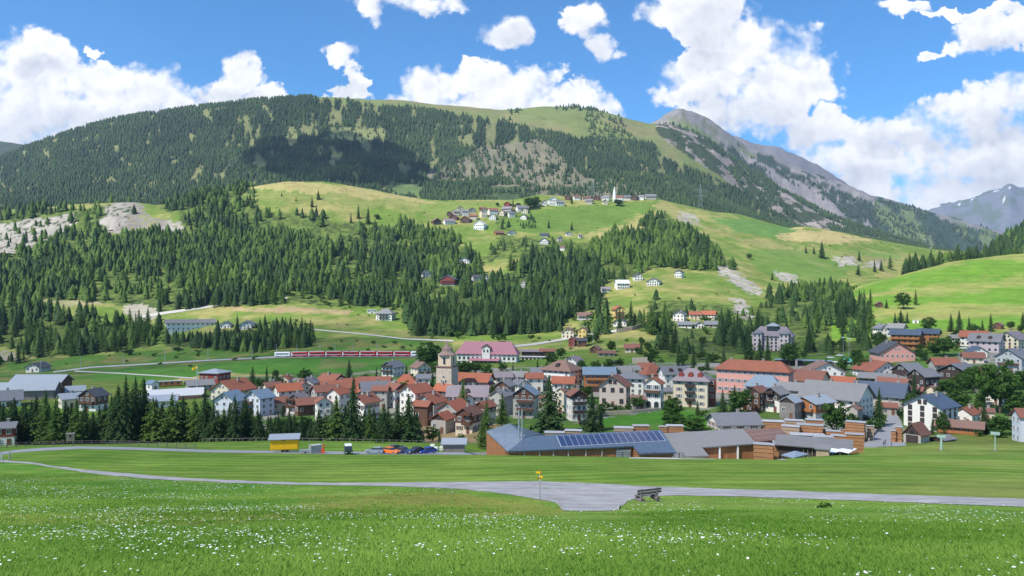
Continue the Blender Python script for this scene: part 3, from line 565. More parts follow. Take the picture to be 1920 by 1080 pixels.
def roof_shape(kind, w, dp, ze, zr, ov=.8, t=.28):
    """roof over a w x dp block; 'g' ridge runs away from the front, 's' ridge along the front"""
    b = MB()
    if kind == 'f': b.box(-w/2-ov*.6, w/2+ov*.6, -dp/2-ov*.6, dp/2+ov*.6, ze, ze+.35); return b
    if kind == 'm':
        b.slab([(-w/2-ov, -dp/2-ov, ze-.02), (w/2+ov, -dp/2-ov, ze-.02), (w/2+ov, dp/2+ov, zr+.1), (-w/2-ov, dp/2+ov, zr+.1)], t); b.v = [(x, y, z+t) for x, y, z in b.v]; return b
    sw = kind == 's' or kind == 'hs'
    a, l = (w, dp) if kind in ('g', 'hg') else (dp, w)
    ha = a/2+ov; hl = l/2+ov; sl = (zr-ze)/(a/2); zeo = ze-sl*ov
    def mp(x, y, z): return (x, y, z) if not sw else (-y, x, z)
    if kind in ('g', 's'):
        prof = [(-ha, zeo), (0, zr), (ha, zeo), (ha, zeo+t), (0, zr+t*1.05), (-ha, zeo+t)]
        p = [mp(x, -hl, z) for x, z in prof]+[mp(x, hl, z) for x, z in prof]
        b.poly(p, [(0,1,4,5), (1,2,3,4), (6,7,10,11)[::-1], (7,8,9,10)[::-1], (0,6,7,1), (1,7,8,2), (2,8,9,3), (3,9,10,4), (4,10,11,5), (5,11,6,0)])
    else:
        run = min(a/2, l/2)*.95; r = max(hl-run-ov, .2)
        e = [mp(-ha, -hl, zeo), mp(ha, -hl, zeo), mp(ha, hl, zeo), mp(-ha, hl, zeo)]; top = [mp(0, -r, zr+t), mp(0, r, zr+t)]
        et = [(x, y, z+t) for x, y, z in e]; p = e+et+top
        b.poly(p, [(0,1,2,3), (0,4,5,1), (1,5,6,2), (2,6,7,3), (3,7,4,0), (4,8,5), (5,8,9,6), (6,9,7), (7,9,8,4)])
    return b
CH_M = MB().box(-.4, .4, -.4, .4, -1.6, 1.0).box(-.5, .5, -.5, .5, 1.0, 1.15).mesh('chimney', M_plain('chimney_plaster', (.33,.29,.26), .9))
def house(x0, x1, yb, ye, yr, kind, yaw, wall, roof, phrase, d=None, ratio=None, wood=None, wf=.0, bal=(), rows=None, cols=None, shut=None, cat='house', noun=None, ch=1, dorm=0, door=True, side=True, arch0=False, win=True, group=None, name=None, ws=1.0, label=None, fr='f', dormc='dark wood', steep=False):
    cxp = (x0+x1)/2
    if d is None: d = float(hit(cxp, yb)[0])
    s = d/FP; psi = R(yaw); Wt = (x1-x0)*s; ratio = ratio or (1.15 if kind in ('g', 'hg') else .75)
    w = Wt/(abs(math.cos(psi))+ratio*abs(math.sin(psi))); dp = w*ratio; ext = (dp*abs(math.cos(psi))+w*abs(math.sin(psi)))/2
    dc = d+ext; sc_ = dc/d; w *= sc_**.5; dp *= sc_**.5; az = math.atan((cxp-960)/FP)
    zb = (HY-yb)/FP*d; he = (HY-ye)/FP*d-zb; zr_ = (HY-yr)/FP*(d if kind == 'g' and abs(yaw) < 20 else d+dp*.45)-zb
    hr = max(zr_, he+.4) if kind != 'f' else he
    HOUSES.append((x0, x1, yb, ye, d)); FOOT.append((cxp, dc, max(w, dp)*.62))
    half = (w if kind in ('g','hg') else min(w, dp) if kind == 'h' else dp)/2; lim = .66*half
    if kind in ('g','s') and hr-he > lim and not steep: he = hr-lim
    loc = ((cxp-960)/FP*dc, dc, zb); nm = name or {'house': 'house', 'barn': 'barn', 'apartment house': 'apartment_house', 'hotel': 'hotel', 'school': 'school', 'shed': 'shed', 'garage': 'garage', 'chalet': 'chalet', 'hut': 'hut', 'hall': 'hall'}.get(cat, 'house')
    lab = label or f"{wall} {noun or cat} with {roof} roof {phrase}"
    if len(lab.split()) > 16: print('LONG', lab)
    root = empty(nm, loc, -az+psi, lab, cat, group); fine = d < 420; ft = d < 900
    wm = MAT[wall]; W2 = w/2; D2 = dp/2; zl = -3.5
    b = MB()
    if kind in ('g',): b.prism([(-W2, zl), (W2, zl), (W2, he), (0, hr-.03), (-W2, he)], -D2, D2, 'y')
    elif kind == 's': b.prism([(-D2, zl), (D2, zl), (D2, he), (0, hr-.03), (-D2, he)], -W2, W2, 'x')
    elif kind == 'm': b.prism([(-D2, zl), (D2, zl), (D2, hr-.03), (-D2, he-.05)], -W2, W2, 'x')
    else: b.box(-W2, W2, -D2, D2, zl, he)
    b.build('wall', wm, root)
    rf = roof_shape(kind if kind not in ('h',) else ('hs' if w > dp else 'hg'), w, dp, he, hr, ov=min(.9, w*.08)+.15, t=.25 if ft else .4).build('roof', MAT['roof '+roof], root)
    if ch and ft:
        for i in range(ch):
            if kind == 'g': cp = (random.choice((-1, 1))*w*.12, (i-.5*(ch-1))*dp*.4+dp*.1, hr)
            else: cp = ((i-.5*(ch-1))*w*.45+w*.12, dp*.06, hr)
            link('chimney', CH_M, rf, cp)
    for i in range(dorm):
        xx = (i-(dorm-1)/2)*w/(dorm+.6); zd = he+(hr-he)*.42; yd = -D2*.72
        dm = MB(); dm.prism([(-.9, -.8), (.9, -.8), (.9, .6), (0, 1.2), (-.9, .6)], -.6, 2.6, 'y'); dm.m = [0]*len(dm.f); dmo = dm.build('dormer', MAT[dormc], rf, (xx, yd, zd))
    if wood and kind in ('g', 's'):
        if kind == 'g':
            z0 = he*(1-wf) if wf else he-.2; o2 = .06; pr = [(-W2-o2, z0), (W2+o2, z0), (W2+o2, he+.02), (0, hr-.02), (-W2-o2, he+.02)]
            MB().prism(pr, -D2-.10, -D2-.01, 'y').build('cladding', MAT[wood], root)
            if wf:
                sg = -1 if yaw > 0 else 1; xs = sorted((sg*(W2+.01), sg*(W2+.10))); MB().box(xs[0], xs[1], -D2, D2, z0, he-.05).build('cladding', MAT[wood], root)
        else:
            z0 = he*(1-max(wf, .35)); MB().box(-W2-.05, W2+.05, -D2-.10, -D2-.01, z0, he-.02).build('cladding', MAT[wood], root)
            sg = -1 if yaw > 0 else 1
            if yaw: MB().prism([(-D2, he*(1-wf) if wf else he-.1), (D2, he*(1-wf) if wf else he-.1), (D2, he), (0, hr-.05), (-D2, he)], *sorted((sg*(W2+.01), sg*(W2+.10))), 'x').build('cladding', MAT[wood], root)
    nr_ = rows if rows is not None else max(1, int(round(he/2.9))); ww = 1.0*ws; wh = 1.25*ws
    if not fine: ww *= 1.1; wh *= 1.1
    if win:
        nc_ = cols if cols is not None else max(1, int(round(w/(3.0 if ft else 3.4))))
        for r in range(nr_):
            zc = (r+.55)*he/nr_
            for c in range(nc_):
                xx = (c-(nc_-1)/2)*w/nc_*.98
                if r == 0 and door and c == nc_//2 and not arch0:
                    if ft: dr = MB().box(-.55, .55, -.08, .03, -1.1, 1.1).build('door', FRAMEB, root, (xx, -D2-.04, 1.1))
                    continue
                if arch0 and r == 0: add_window(root, xx, -D2-.03, zc, 0, min(2.4, w/nc_*.6), min(2.6, he/nr_*.75), None, True, fine); continue
                add_window(root, xx, -D2-(.13 if wood and (kind == 's' or zc > he*(1-wf)) else .03), zc, 0, ww, wh, shut, False, fine, fr)
        if kind == 'g' and hr-he > 2.2 and ft:
            for xx in ((-.9, .9) if w > 8 else (0,)): add_window(root, xx, -D2-(.14 if wood else .03), he+(hr-he)*.34, 0, ww*.85, wh*.8, None, False, fine, fr)
        if side and abs(yaw) > 8 and kind != 'x':
            sg = -1 if yaw > 0 else 1; nc2 = max(1, int(round(dp/3.6)))
            for r in range(nr_):
                zc = (r+.55)*he/nr_
                for c in range(nc2): add_window(root, sg*(W2+(.12 if wood and wf and zc > he*(1-wf) else .03)), (c-(nc2-1)/2)*dp/nc2*.95, zc, sg*math.pi/2, ww, wh, shut, False, fine, fr)
    for (lv, x0f, x1f) in bal:
        zc = lv*he/max(nr_, 1); xa, xb = -W2+w*x0f, -W2+w*x1f; dpb = 1.3
        bb = MB(); bb.box(xa, xb, -D2-dpb, -D2-.02, zc-.15, zc); bo = bb.build('balcony', MAT[wood or 'brown wood'], root)
        rl = MB(); rl.box(xa, xb, -D2-dpb-.05, -D2-dpb+.03, zc+.05, zc+.95); rl.box(xa, xa+.06, -D2-dpb, -D2-.02, zc+.05, zc+.95); rl.box(xb-.06, xb, -D2-dpb, -D2-.02, zc+.05, zc+.95); rl.build('railing', MAT[wood or 'brown wood'], bo)
    return root
h_ = house
# ---- left end of the village and the valley beyond
h_(52,92,698,689,680,'g',-35,'white','dark','standing alone on the meadow at the far left',ratio=1.3)
h_(30,128,742,718,705,'s',-30,'brown wood','pale metal','beyond the tree row at the far left',cat='barn',rows=1,ratio=.45,win=False,ch=0)
h_(0,105,752,737,719,'s',-20,'grey wood','pale metal','lean long shed in front of the big barn',cat='shed',win=False,ch=0,ratio=.35,label='long low shed with pale metal roof in front of the big barn')
h_(-20,34,764,752,733,'s',0,'white','slate','cut by the left photo border above the trees',ratio=.8)
h_(112,150,766,752,738,'s',15,'cream','pale metal','left of the dark chalet-like house behind the tree row')
h_(152,200,772,747,730,'g',-38,'white','dark','showing solar panels between the row trees',wood='brown wood',wf=.6,bal=((1,.1,.9),),ratio=1.0)
h_(127,156,742,733,724,'s',0,'blue white','pale metal','small behind the left tree row',cat='shed',ch=0)
h_(-8,30,838,813,793,'s',-15,'white','slate','at the left photo border near the fence',wood='red wood',wf=.5,d=216,rows=2,ratio=.7)
h_(376,431,720,700,693,'h',-38,'red wood','pale metal','at the edge of the green field',cat='barn',rows=1,ch=0,ratio=.9,label='dark red square barn with pale hipped metal roof at the edge of the green field')
h_(350,398,732,722,713,'s',10,'grey','grey','in front of the dark red square barn',cat='garage',rows=1,ch=0)
h_(275,297,733,726,714,'g',35,'white','blue metal','beside the orange wagons left of the flag',cat='shed',ch=0,rows=1)
h_(284,376,751,741,730,'s',4,'pink','white','half hidden behind the row trees',cat='hall',ch=0,rows=1,ratio=.35,name='tent_hall',label='long white and pink marquee half hidden behind the row trees',win=False)
h_(262,330,766,752,742,'s',-5,'white','pale metal','below the white and pink marquee',ch=0,rows=1,cat='garage')
h_(398,476,752,733,713,'g',-42,'cream','orange','with a red box dormer above the blue white blocks',ratio=1.15,dorm=0)
h_(402,462,783,752,735,'g',-32,'blue white','blue metal','left of the pair behind the tree row',cat='apartment house',ratio=.9)
h_(462,513,781,751,732,'g',-48,'blue white','blue metal','right of the pair behind the tree row',cat='apartment house',ratio=.9,bal=((1,.1,.5),(2,.1,.5)))
h_(494,528,752,733,717,'s',20,'cream','rust','next to the right blue white block')
h_(514,564,764,739,720,'s',18,'white','orange','brightest tiles left of the brown balcony house')
h_(550,580,745,732,716,'g',30,'stone','rust','behind the brightest orange roof')
h_(562,598,740,722,708,'g',-20,'grey','slate','above the rust roofs on the left')
h_(594,652,735,716,702,'g',40,'brown wood','orange','dark gable at the upper edge of the old village',cat='chalet')
h_(538,582,776,755,738,'g',-25,'white','mauve','with brown balconies left of the long rust roof',wood='brown wood',wf=.6,bal=((1,.05,.95),(2,.05,.95)))
h_(553,596,780,762,747,'s',14,'brown wood','rust','long low roof right of the brown balcony house',cat='barn',rows=1)
h_(584,630,768,745,723,'s',22,'stone','rust','largest mottled roof in the left old village')
h_(600,668,752,728,714,'s',10,'white','orange','long roof with a skylight behind the mottled roof')
h_(614,656,786,752,728,'g',-38,'white','orange','steep roof falling right behind the tall row spruce')
h_(591,620,790,762,746,'g',10,'white','rust','white front wall between the row trees')
h_(674,732,735,718,707,'s',-6,'white','orange','long eaves behind the dark slate hall')
h_(636,676,738,722,710,'s',12,'cream','orange','at the upper edge right of the dark gable chalet')
h_(677,728,765,739,716,'s',6,'grey','slate','widest slate roof among the orange ones',ratio=.9)
h_(655,712,792,766,741,'g',-40,'white','orange','gable with two shutters behind the row trees',ratio=1.2,shut='brown')
h_(698,730,768,748,724,'s',-14,'stone','rust','right of the wide slate roof')
h_(720,762,765,740,720,'g',38,'white','rust','with brown balcony left of the white gable',wood='brown wood',bal=((1,.1,.9),))
h_(738,786,740,721,703,'h',-10,'cream','orange','hipped roof below the slate roofed flats')
h_(716,758,707,692,678,'g',-40,'white','slate','slate roofed block of flats above the orange roofs',cat='apartment house',bal=((1,.05,.95),(2,.05,.95)),wood='dark wood',label='modern white block of flats with slate roofs above the orange roofs')
h_(770,808,712,694,679,'g',25,'cream','brown','just left of the church tower top',bal=((1,.1,.9),))
h_(750,812,777,746,721,'g',-42,'white','orange','with white gable, left of the grey stone gable',ratio=1.3)
h_(782,806,735,716,702,'s',0,'white','slate','squeezed against the church tower on its left')
h_(777,836,783,762,739,'g',-30,'stone','orange','stone gable with two round windows',ratio=1.1)
h_(776,812,800,776,753,'s',-30,'brown wood','orange','two stepped roofs left of the arched barn',cat='barn',rows=1,ch=0)
h_(812,858,765,738,721,'g',48,'brown wood','orange','below the church tower')
h_(822,882,802,775,752,'g',-32,'stone','orange','behind the arched barn and the brown gable')
h_(808,852,814,792,774,'g',-28,'stone','orange','with a dark opening at the village front',cat='barn',wood='dark wood',wf=.0,rows=1,cols=2,ch=0)
h_(854,904,814,784,764,'g',-28,'cream','rust','with two flowered balconies at the village front',wood='brown wood',wf=.45,bal=((1,.45,.98),(2,.45,.98)),shut='brown',cols=2)
h_(889,930,800,772,753,'g',-38,'cream','orange','hidden partly by larches left of the sawmill',wood='brown wood',wf=.3)
h_(840,916,768,742,724,'s',-6,'white','mauve','wide dormered house in the village centre',dorm=1,wood=None,ratio=.7)
h_(856,926,745,721,701,'s',-22,'white','orange','large smooth orange roof right of the church tower',ratio=.6)
h_(918,962,780,752,731,'g',-30,'stone','grey','grey gable behind the larches')
h_(928,966,762,736,713,'g',-20,'grey','grey','brown gable left of the large balcony house',wood='brown wood',wf=.3)
h_(962,1010,785,741,726,'g',-12,'stone','blue metal','with a large timber balcony behind the sawmill chimneys',wood='brown wood',wf=.2,bal=((1,.2,.95),(2,.2,.95)),cols=3,ratio=1.0)
h_(926,960,732,713,698,'s',10,'cream','mauve','right of the large smooth orange roof')
h_(955,992,730,710,697,'s',-18,'grey','grey','in the grey cluster at the village centre')
h_(958,994,745,727,712,'g',30,'white','slate','steep slate gable in the grey cluster')
h_(985,1018,735,716,700,'s',8,'white','orange','small orange roofs left of the hipped inn')
h_(996,1028,722,706,690,'s',-8,'grey','slate','slate roof behind the orange one near the inn',ratio=1)
h_(1016,1092,735,694,677,'h',-30,'white','brown','large hipped inn with an arched dormer',cat='hotel',noun='inn',name='inn',rows=4,cols=5,ratio=.8,dorm=1,shut='grey')
h_(1060,1094,690,679,669,'g',-30,'white','mauve','behind the hipped inn')
h_(1036,1078,752,732,707,'s',-8,'white','orange','in front of the hipped inn, beside the small spire',rows=2)
h_(1044,1066,775,748,728,'g',-30,'cream','brown','narrow house right of the huge spruce')
h_(1062,1100,790,751,732,'g',16,'white','rust','with brown balconies and a red awning right of the huge spruce',wood='dark wood',wf=.15,bal=((1,.1,.95),(2,.1,.95)),cols=3,label='white house with rust roof, brown balconies and red awning right of the huge spruce')
h_(1094,1152,735,701,689,'s',4,'brown wood','blue metal','behind the beige gabled house',bal=((1,.02,.98),(2,.02,.98)),wood='orange wood',wf=.9,rows=3,cols=6,cat='apartment house')
h_(1124,1182,764,731,706,'g',-12,'beige','rust','three storeys with broad front gable above the walled lawn',cols=3,rows=2,ratio=.8,wf=.0,fr='fb',ws=1.35,shut=None)
h_(1154,1210,748,709,699,'h',-6,'white','slate','behind the beige gabled house on the right',rows=4,cols=4,shut=None)
h_(1154,1200,712,700,687,'s',12,'beige','grey','wide grey gable above the white slate roofed house')
h_(1200,1246,722,700,684,'h',28,'cream','orange','largest tiled roof at the back of the centre')
h_(1196,1228,705,694,681,'s',-10,'stone','orange','small tiled roof behind the largest tiled roof')
h_(1209,1244,768,719,709,'g',-14,'white','orange','slender with two big arched doors above the walled lawn',cols=2,rows=3,arch0=True,ratio=.8,bal=((1.95,.02,.98),),wood=None,ws=1.25,shut='grey')
h_(1235,1290,730,701,688,'s',20,'white','slate','left of the cream apartment house',rows=3,cols=4,dorm=2)
h_(1263,1332,764,712,692,'h',-8,'cream','mauve','with red dormers and a balcony column',cat='apartment house',rows=4,cols=3,ratio=.8,dorm=3,dormc='red wood',shut='grey',bal=((1,.36,.64),(2,.36,.64),(3,.36,.64)),wood='dark wood')
h_(1330,1342,762,712,706,'f',-8,'red wood','slate','glazed red stair block',cat='house',label='narrow red and glass annexe against the cream apartment house',ratio=1.2,ch=0,cols=1,rows=4)
h_(1308,1352,692,672,660,'g',-18,'white','slate','alone on the slope before the right woods',bal=((1,.3,.75),(2,.3,.75)),wood='dark wood',d=500,cols=3)
h_(1345,1484,743,694,678,'h',-16,'pink','orange','long pink inn with rows of white shutters',cat='hotel',noun='hotel',rows=3,cols=11,ratio=.28,ch=3,shut='grey',label='long pink hotel with hipped orange tile roof and three rows of windows')
h_(1400,1466,752,722,705,'h',-14,'blue white','blue metal','low glazed annexe before the pink hotel',rows=2,cols=6,ratio=.5,ch=0,wood=None,label='blue roofed white annexe with veranda before the pink hotel',bal=((1,.02,.8),))
h_(1456,1555,692,677,672,'f',-4,'dark wood','blue metal','long dark hall',cat='hall',ch=0,rows=1,ratio=.25,d=420,label='long dark timber hall with flat blue grey roof behind the white gable')
h_(1506,1582,716,697,681,'g',14,'white','brown','wide low gable behind the big rust roof',rows=2,cols=5,ratio=.9,label='wide white gabled house with brown roof behind the big rust roof')
h_(1468,1552,736,719,695,'s',-20,'cream','rust','widest rust roof right of the pink hotel',rows=1,ratio=.7)
h_(1550,1604,732,720,707,'s',-14,'cream','orange','low orange roof before the sports field',rows=1)
h_(1400,1440,773,746,725,'g',-30,'brown wood','rust','with broad porch left of the timber-centred white house',cat='chalet',wood='dark wood')
h_(1431,1478,774,744,726,'g',-26,'white','grey','white corners and a dark timber middle',wood='dark wood',wf=.35,bal=((1,.25,.7),(2,.25,.7)))
h_(1460,1512,760,737,718,'s',-16,'stone','grey','grey roof joined behind the white and wood gable')
h_(1463,1502,787,762,743,'g',-22,'grey wood','pale metal','with an open front behind the timber stacks',cat='barn',wood='dark wood',rows=1,ch=0)
h_(1488,1562,788,757,744,'g',-36,'grey','pale metal','with glowing orange timber front behind the timber stacks',wood='orange wood',wf=.6,ratio=1.1,bal=((1,.1,.9),))
h_(1504,1632,784,749,719,'s',-22,'white','grey','under the biggest grey roof',rows=3,cols=5,ratio=.7,wood=None,shut=None,ch=2)
h_(1604,1700,764,742,718,'s',-12,'stone','blue','old stone house under a navy roof',rows=2,cols=5,ratio=.75,ch=2,shut=None)
h_(1644,1706,740,727,710,'s',-24,'stone','rust','behind the navy roofed stone house',rows=1)
h_(1615,1706,722,711,701,'s',-6,'brown wood','grey','flat pale roof above the navy roof',cat='shed',rows=1,ch=0,label='brown timber shed with broad flat grey roof above the navy roof')
h_(1602,1684,712,696,677,'g',34,'white','orange','white gable under the salmon school',rows=2)
h_(1634,1711,690,662,641,'g',22,'salmon','dark','large salmon school',cat='school',rows=2,cols=7,ratio=.75,d=415,label='large salmon pink school with dark roof and rows of windows',shut=None)
h_(1676,1732,722,700,682,'g',-38,'dark wood','slate','left barn of the dark pair',cat='barn',rows=1,ch=0)
h_(1704,1758,732,712,692,'g',-36,'dark wood','slate','right barn of the dark pair',cat='barn',rows=1,ch=0)
h_(1744,1795,712,693,672,'s',24,'stone','orange','orange roof beside the dark gabled barn')
h_(1764,1828,716,696,682,'g',-20,'dark wood','slate','broad dark gable right of the orange roof',cat='barn',rows=1,ch=0,ratio=1.3)
h_(1673,1724,655,627,618,'s',-8,'orange wood','blue','left wing of the solar roofed timber block',cat='apartment house',rows=3,cols=5,ratio=.5,bal=((1,.02,.98),(2,.02,.98)),wood='orange wood',ch=0,d=470)
h_(1722,1759,650,624,617,'s',-8,'orange wood','blue','right wing of the solar roofed timber block',cat='apartment house',rows=3,cols=4,ratio=.6,wood='orange wood',ch=0,d=468)
h_(1638,1670,632,618,608,'g',30,'white','slate','leftmost white house behind the solar block')
h_(1664,1698,632,617,607,'s',-20,'grey','grey','grey roofed beside the leftmost white house behind the solar block',label='grey house with grey roof right behind the left end of the solar roofed block')
h_(1783,1803,648,638,628,'s',0,'white','grey','small house left of the orange roofed red and white house')
h_(1804,1850,650,631,621,'s',-8,'white','orange','with red left wall below the green hill',wood=None)
h_(1821,1878,662,644,626,'s',-14,'mauve','grey','double dormered under the green hill',dorm=2,rows=2)
h_(1872,1924,655,640,622,'g',-22,'cream','mauve','cream gable at the right border',rows=3,cols=4)
h_(1813,1848,672,661,650,'g',20,'white','blue','small blue roof before the mauve house')
h_(1806,1842,682,672,661,'s',10,'cream','rust','low rust roof above the right grove')
h_(1872,1930,700,676,654,'g',-20,'grey','slate','large grey gable above the right grove',rows=2,cols=4,bal=((1,.1,.9),))
h_(1700,1790,810,764,741,'g',-26,'white','blue','big white house by the village road',rows=4,cols=3,ratio=.9,ch=1,fr='fb',ws=1.25,label='big white house with dark blue roof above the little barn and road')
h_(1791,1834,798,778,764,'g',-20,'white','orange','small house right of the big white house',rows=1)
h_(1763,1836,826,800,789,'s',-4,'white','brown','with a timber balcony along its whole front',wood='orange wood',wf=.55,bal=((1,.02,.98),),rows=2,cols=5,ratio=.5,d=246)
lb = h_(1697,1740,836,815,794,'g',-24,'stone','rust','little barn with plank gate and stone piers',cat='barn',wood='dark wood',wf=.05,rows=1,cols=1,door=False,ch=0,win=False,d=224,steep=True,label='little barn with steep rust roof, plank gate and pale stone piers')
h_(1902,1950,834,793,768,'s',22,'blue white','rust','cut by the right photo border',d=224,ratio=1)
h_(1326,1425,816,797,777,'s',24,'white','slate','behind the grey sawmill sheds',rows=2,cols=3,ratio=.75,d=232,shut='brown')
lw = [c for c in lb.children if c.name.startswith('wall')][0].dimensions
for sx in (-1, 1): MB().box(sx*.9-.85, sx*.9+.85, -lw.y/2-.16, -lw.y/2-.04, -.2, 2.9).build('gate', MAT['dark wood'], lb)
MB().box(-.5, .5, -lw.y/2-.2, -lw.y/2-.12, 3.3, 4.2).build('hatch', BLACKP, lb)
FILL = [(505,540,772,756,745,'s',12,'stone','rust','behind the second half of the tree row'),(524,548,722,712,704,'g',-25,'cream','orange','small gable by the three village spruces'),(628,660,782,766,750,'s',-16,'cream','rust','low eaves between two tall row trees'),(660,690,752,738,728,'g',30,'stone','orange','squeezed before the wide slate roof'),
(762,790,752,738,726,'s',-20,'cream','rust','just before the slate house touching the tower'),(858,888,772,752,740,'g',28,'white','rust','between the mauve dormered house and the stone gable'),(880,906,722,710,700,'s',8,'stone','brown','above the large smooth orange roof'),(900,930,745,730,716,'g',-26,'cream','rust','right end of the large smooth orange roof'),
(1000,1022,766,752,740,'s',12,'cream','rust','right of the timber balcony house'),(1018,1042,792,768,752,'g',-20,'stone','brown','behind the huge spruce'),(1216,1242,714,704,694,'s',-10,'cream','brown','behind the slender arched house'),(1182,1210,768,752,742,'s',10,'beige','brown','between the beige gable and the arched house'),
(1380,1404,768,752,742,'g',20,'cream','rust','below the left half of the pink hotel'),(1560,1600,748,734,722,'s',-14,'cream','brown','behind the biggest grey roof'),(1590,1616,790,772,760,'g',-24,'stone','brown','between the biggest grey roof and the navy roof'),(1652,1680,778,766,756,'s',8,'stone','rust','below the navy roof'),
(1706,1732,748,736,726,'s',-16,'brown wood','rust','in front of the right dark barn'),(1738,1764,748,735,724,'g',-28,'cream','brown','below the dark pair of barns'),(1780,1806,708,698,688,'g',-18,'white','brown','above the broad dark gable'),(1836,1866,712,700,690,'s',-12,'cream','rust','at the upper edge of the right grove'),
(1500,1532,728,716,706,'s',-10,'stone','brown','between the wide white gable and the rust roof'),(1242,1264,752,738,728,'s',14,'cream','slate','left of the cream apartment house, low'),(560,586,728,719,711,'s',-8,'white','orange','upper left edge of the old village'),(1850,1884,760,746,734,'g',-22,'white','brown','on the green slope of the right grove'),(1838,1862,790,776,766,'s',10,'cream','rust','low in the right grove, above the balcony house')]
for q in FILL: h_(*q)
# ---- station quarter and the slope behind
h_(1172,1198,661,652,645,'s',0,'cream','rust','low building with red roof by the rails',rows=1)
h_(1106,1128,662,656,649,'g',-18,'brown wood','brown','beside the station road',cat='chalet',ch=0,rows=1)
h_(1122,1152,668,662,658,'s',0,'stone','rust','flat rust roofed shelter right of the brown chalet',cat='shed',rows=1,ch=0)
h_(1142,1161,688,678,674,'f',0,'grey','slate','concrete garage below the rails',cat='garage',rows=1,ch=0)
h_(1053,1078,634,622,615,'g',-6,'cream','brown','symmetrical villa behind the station')
h_(1084,1102,634,620,614,'g',-10,'yellow','brown','small villa beside the cream villa')
h_(1066,1082,650,641,633,'g',-20,'red wood','rust','little red house below the cream villa',cat='chalet',ch=0,rows=1)
h_(1083,1100,650,642,634,'s',0,'brown wood','dark','dark shed next to the little red house',cat='shed',ch=0,rows=1)
h_(1082,1110,600,592,586,'s',10,'white','brown','among trees above the villas')
h_(1147,1171,601,582,574,'g',16,'yellow','orange','with balconies, highest on the slope road',cat='chalet',bal=((1,.05,.95),(2,.05,.95)),rows=3,wood=None)
h_(1150,1178,612,604,598,'g',-8,'white','dark','directly below the yellow chalet')
h_(1155,1178,621,614,612,'f',0,'white','grey','white garages below the yellow chalet',cat='garage',rows=1,ch=0)
h_(1262,1287,603,591,583,'g',-12,'white','slate','left end of the hillside row right of the lit slope')
h_(1292,1315,599,592,584,'s',8,'cream','orange','left orange roof of the hillside row')
h_(1316,1343,599,591,583,'s',-12,'white','orange','right orange roof of the hillside row')
h_(1272,1296,615,608,603,'s',0,'white','slate','lower left of the hillside row')
h_(1298,1320,616,609,603,'g',15,'white','grey','lower middle of the hillside row')
h_(1322,1344,614,608,602,'s',0,'stone','slate','lower right of the hillside row')
h_(705,742,602,587,579,'h',-20,'white','grey','standing alone left of the dark wood',bal=((1,.2,.8),(2,.2,.8)),wood='dark wood',rows=3,cols=5,cat='apartment house')
h_(689,706,588,581,580,'f',0,'white','white','behind the lone white apartment house',cat='garage',rows=1,ch=0)
h_(314,400,620,606,599,'s',4,'white','grey','long row house above the railway wood',rows=2,cols=10,ratio=.2)
h_(413,437,616,609,603,'g',-15,'white','slate','middle house above the railway wood')
h_(449,482,618,609,602,'g',-12,'white','slate','right house above the railway wood')
h_(1641,1655,577,571,566,'g',15,'brown wood','brown','small hut on the lit green hill',cat='hut',ch=0,rows=1)
h_(1863,1881,618,611,605,'g',-15,'brown wood','brown','on the green hill between spruces',cat='chalet',ch=0,rows=1)
h_(1712,1722,606,601,600,'f',0,'white','white','tiny white hut between hill trees',cat='hut',ch=0,rows=1)
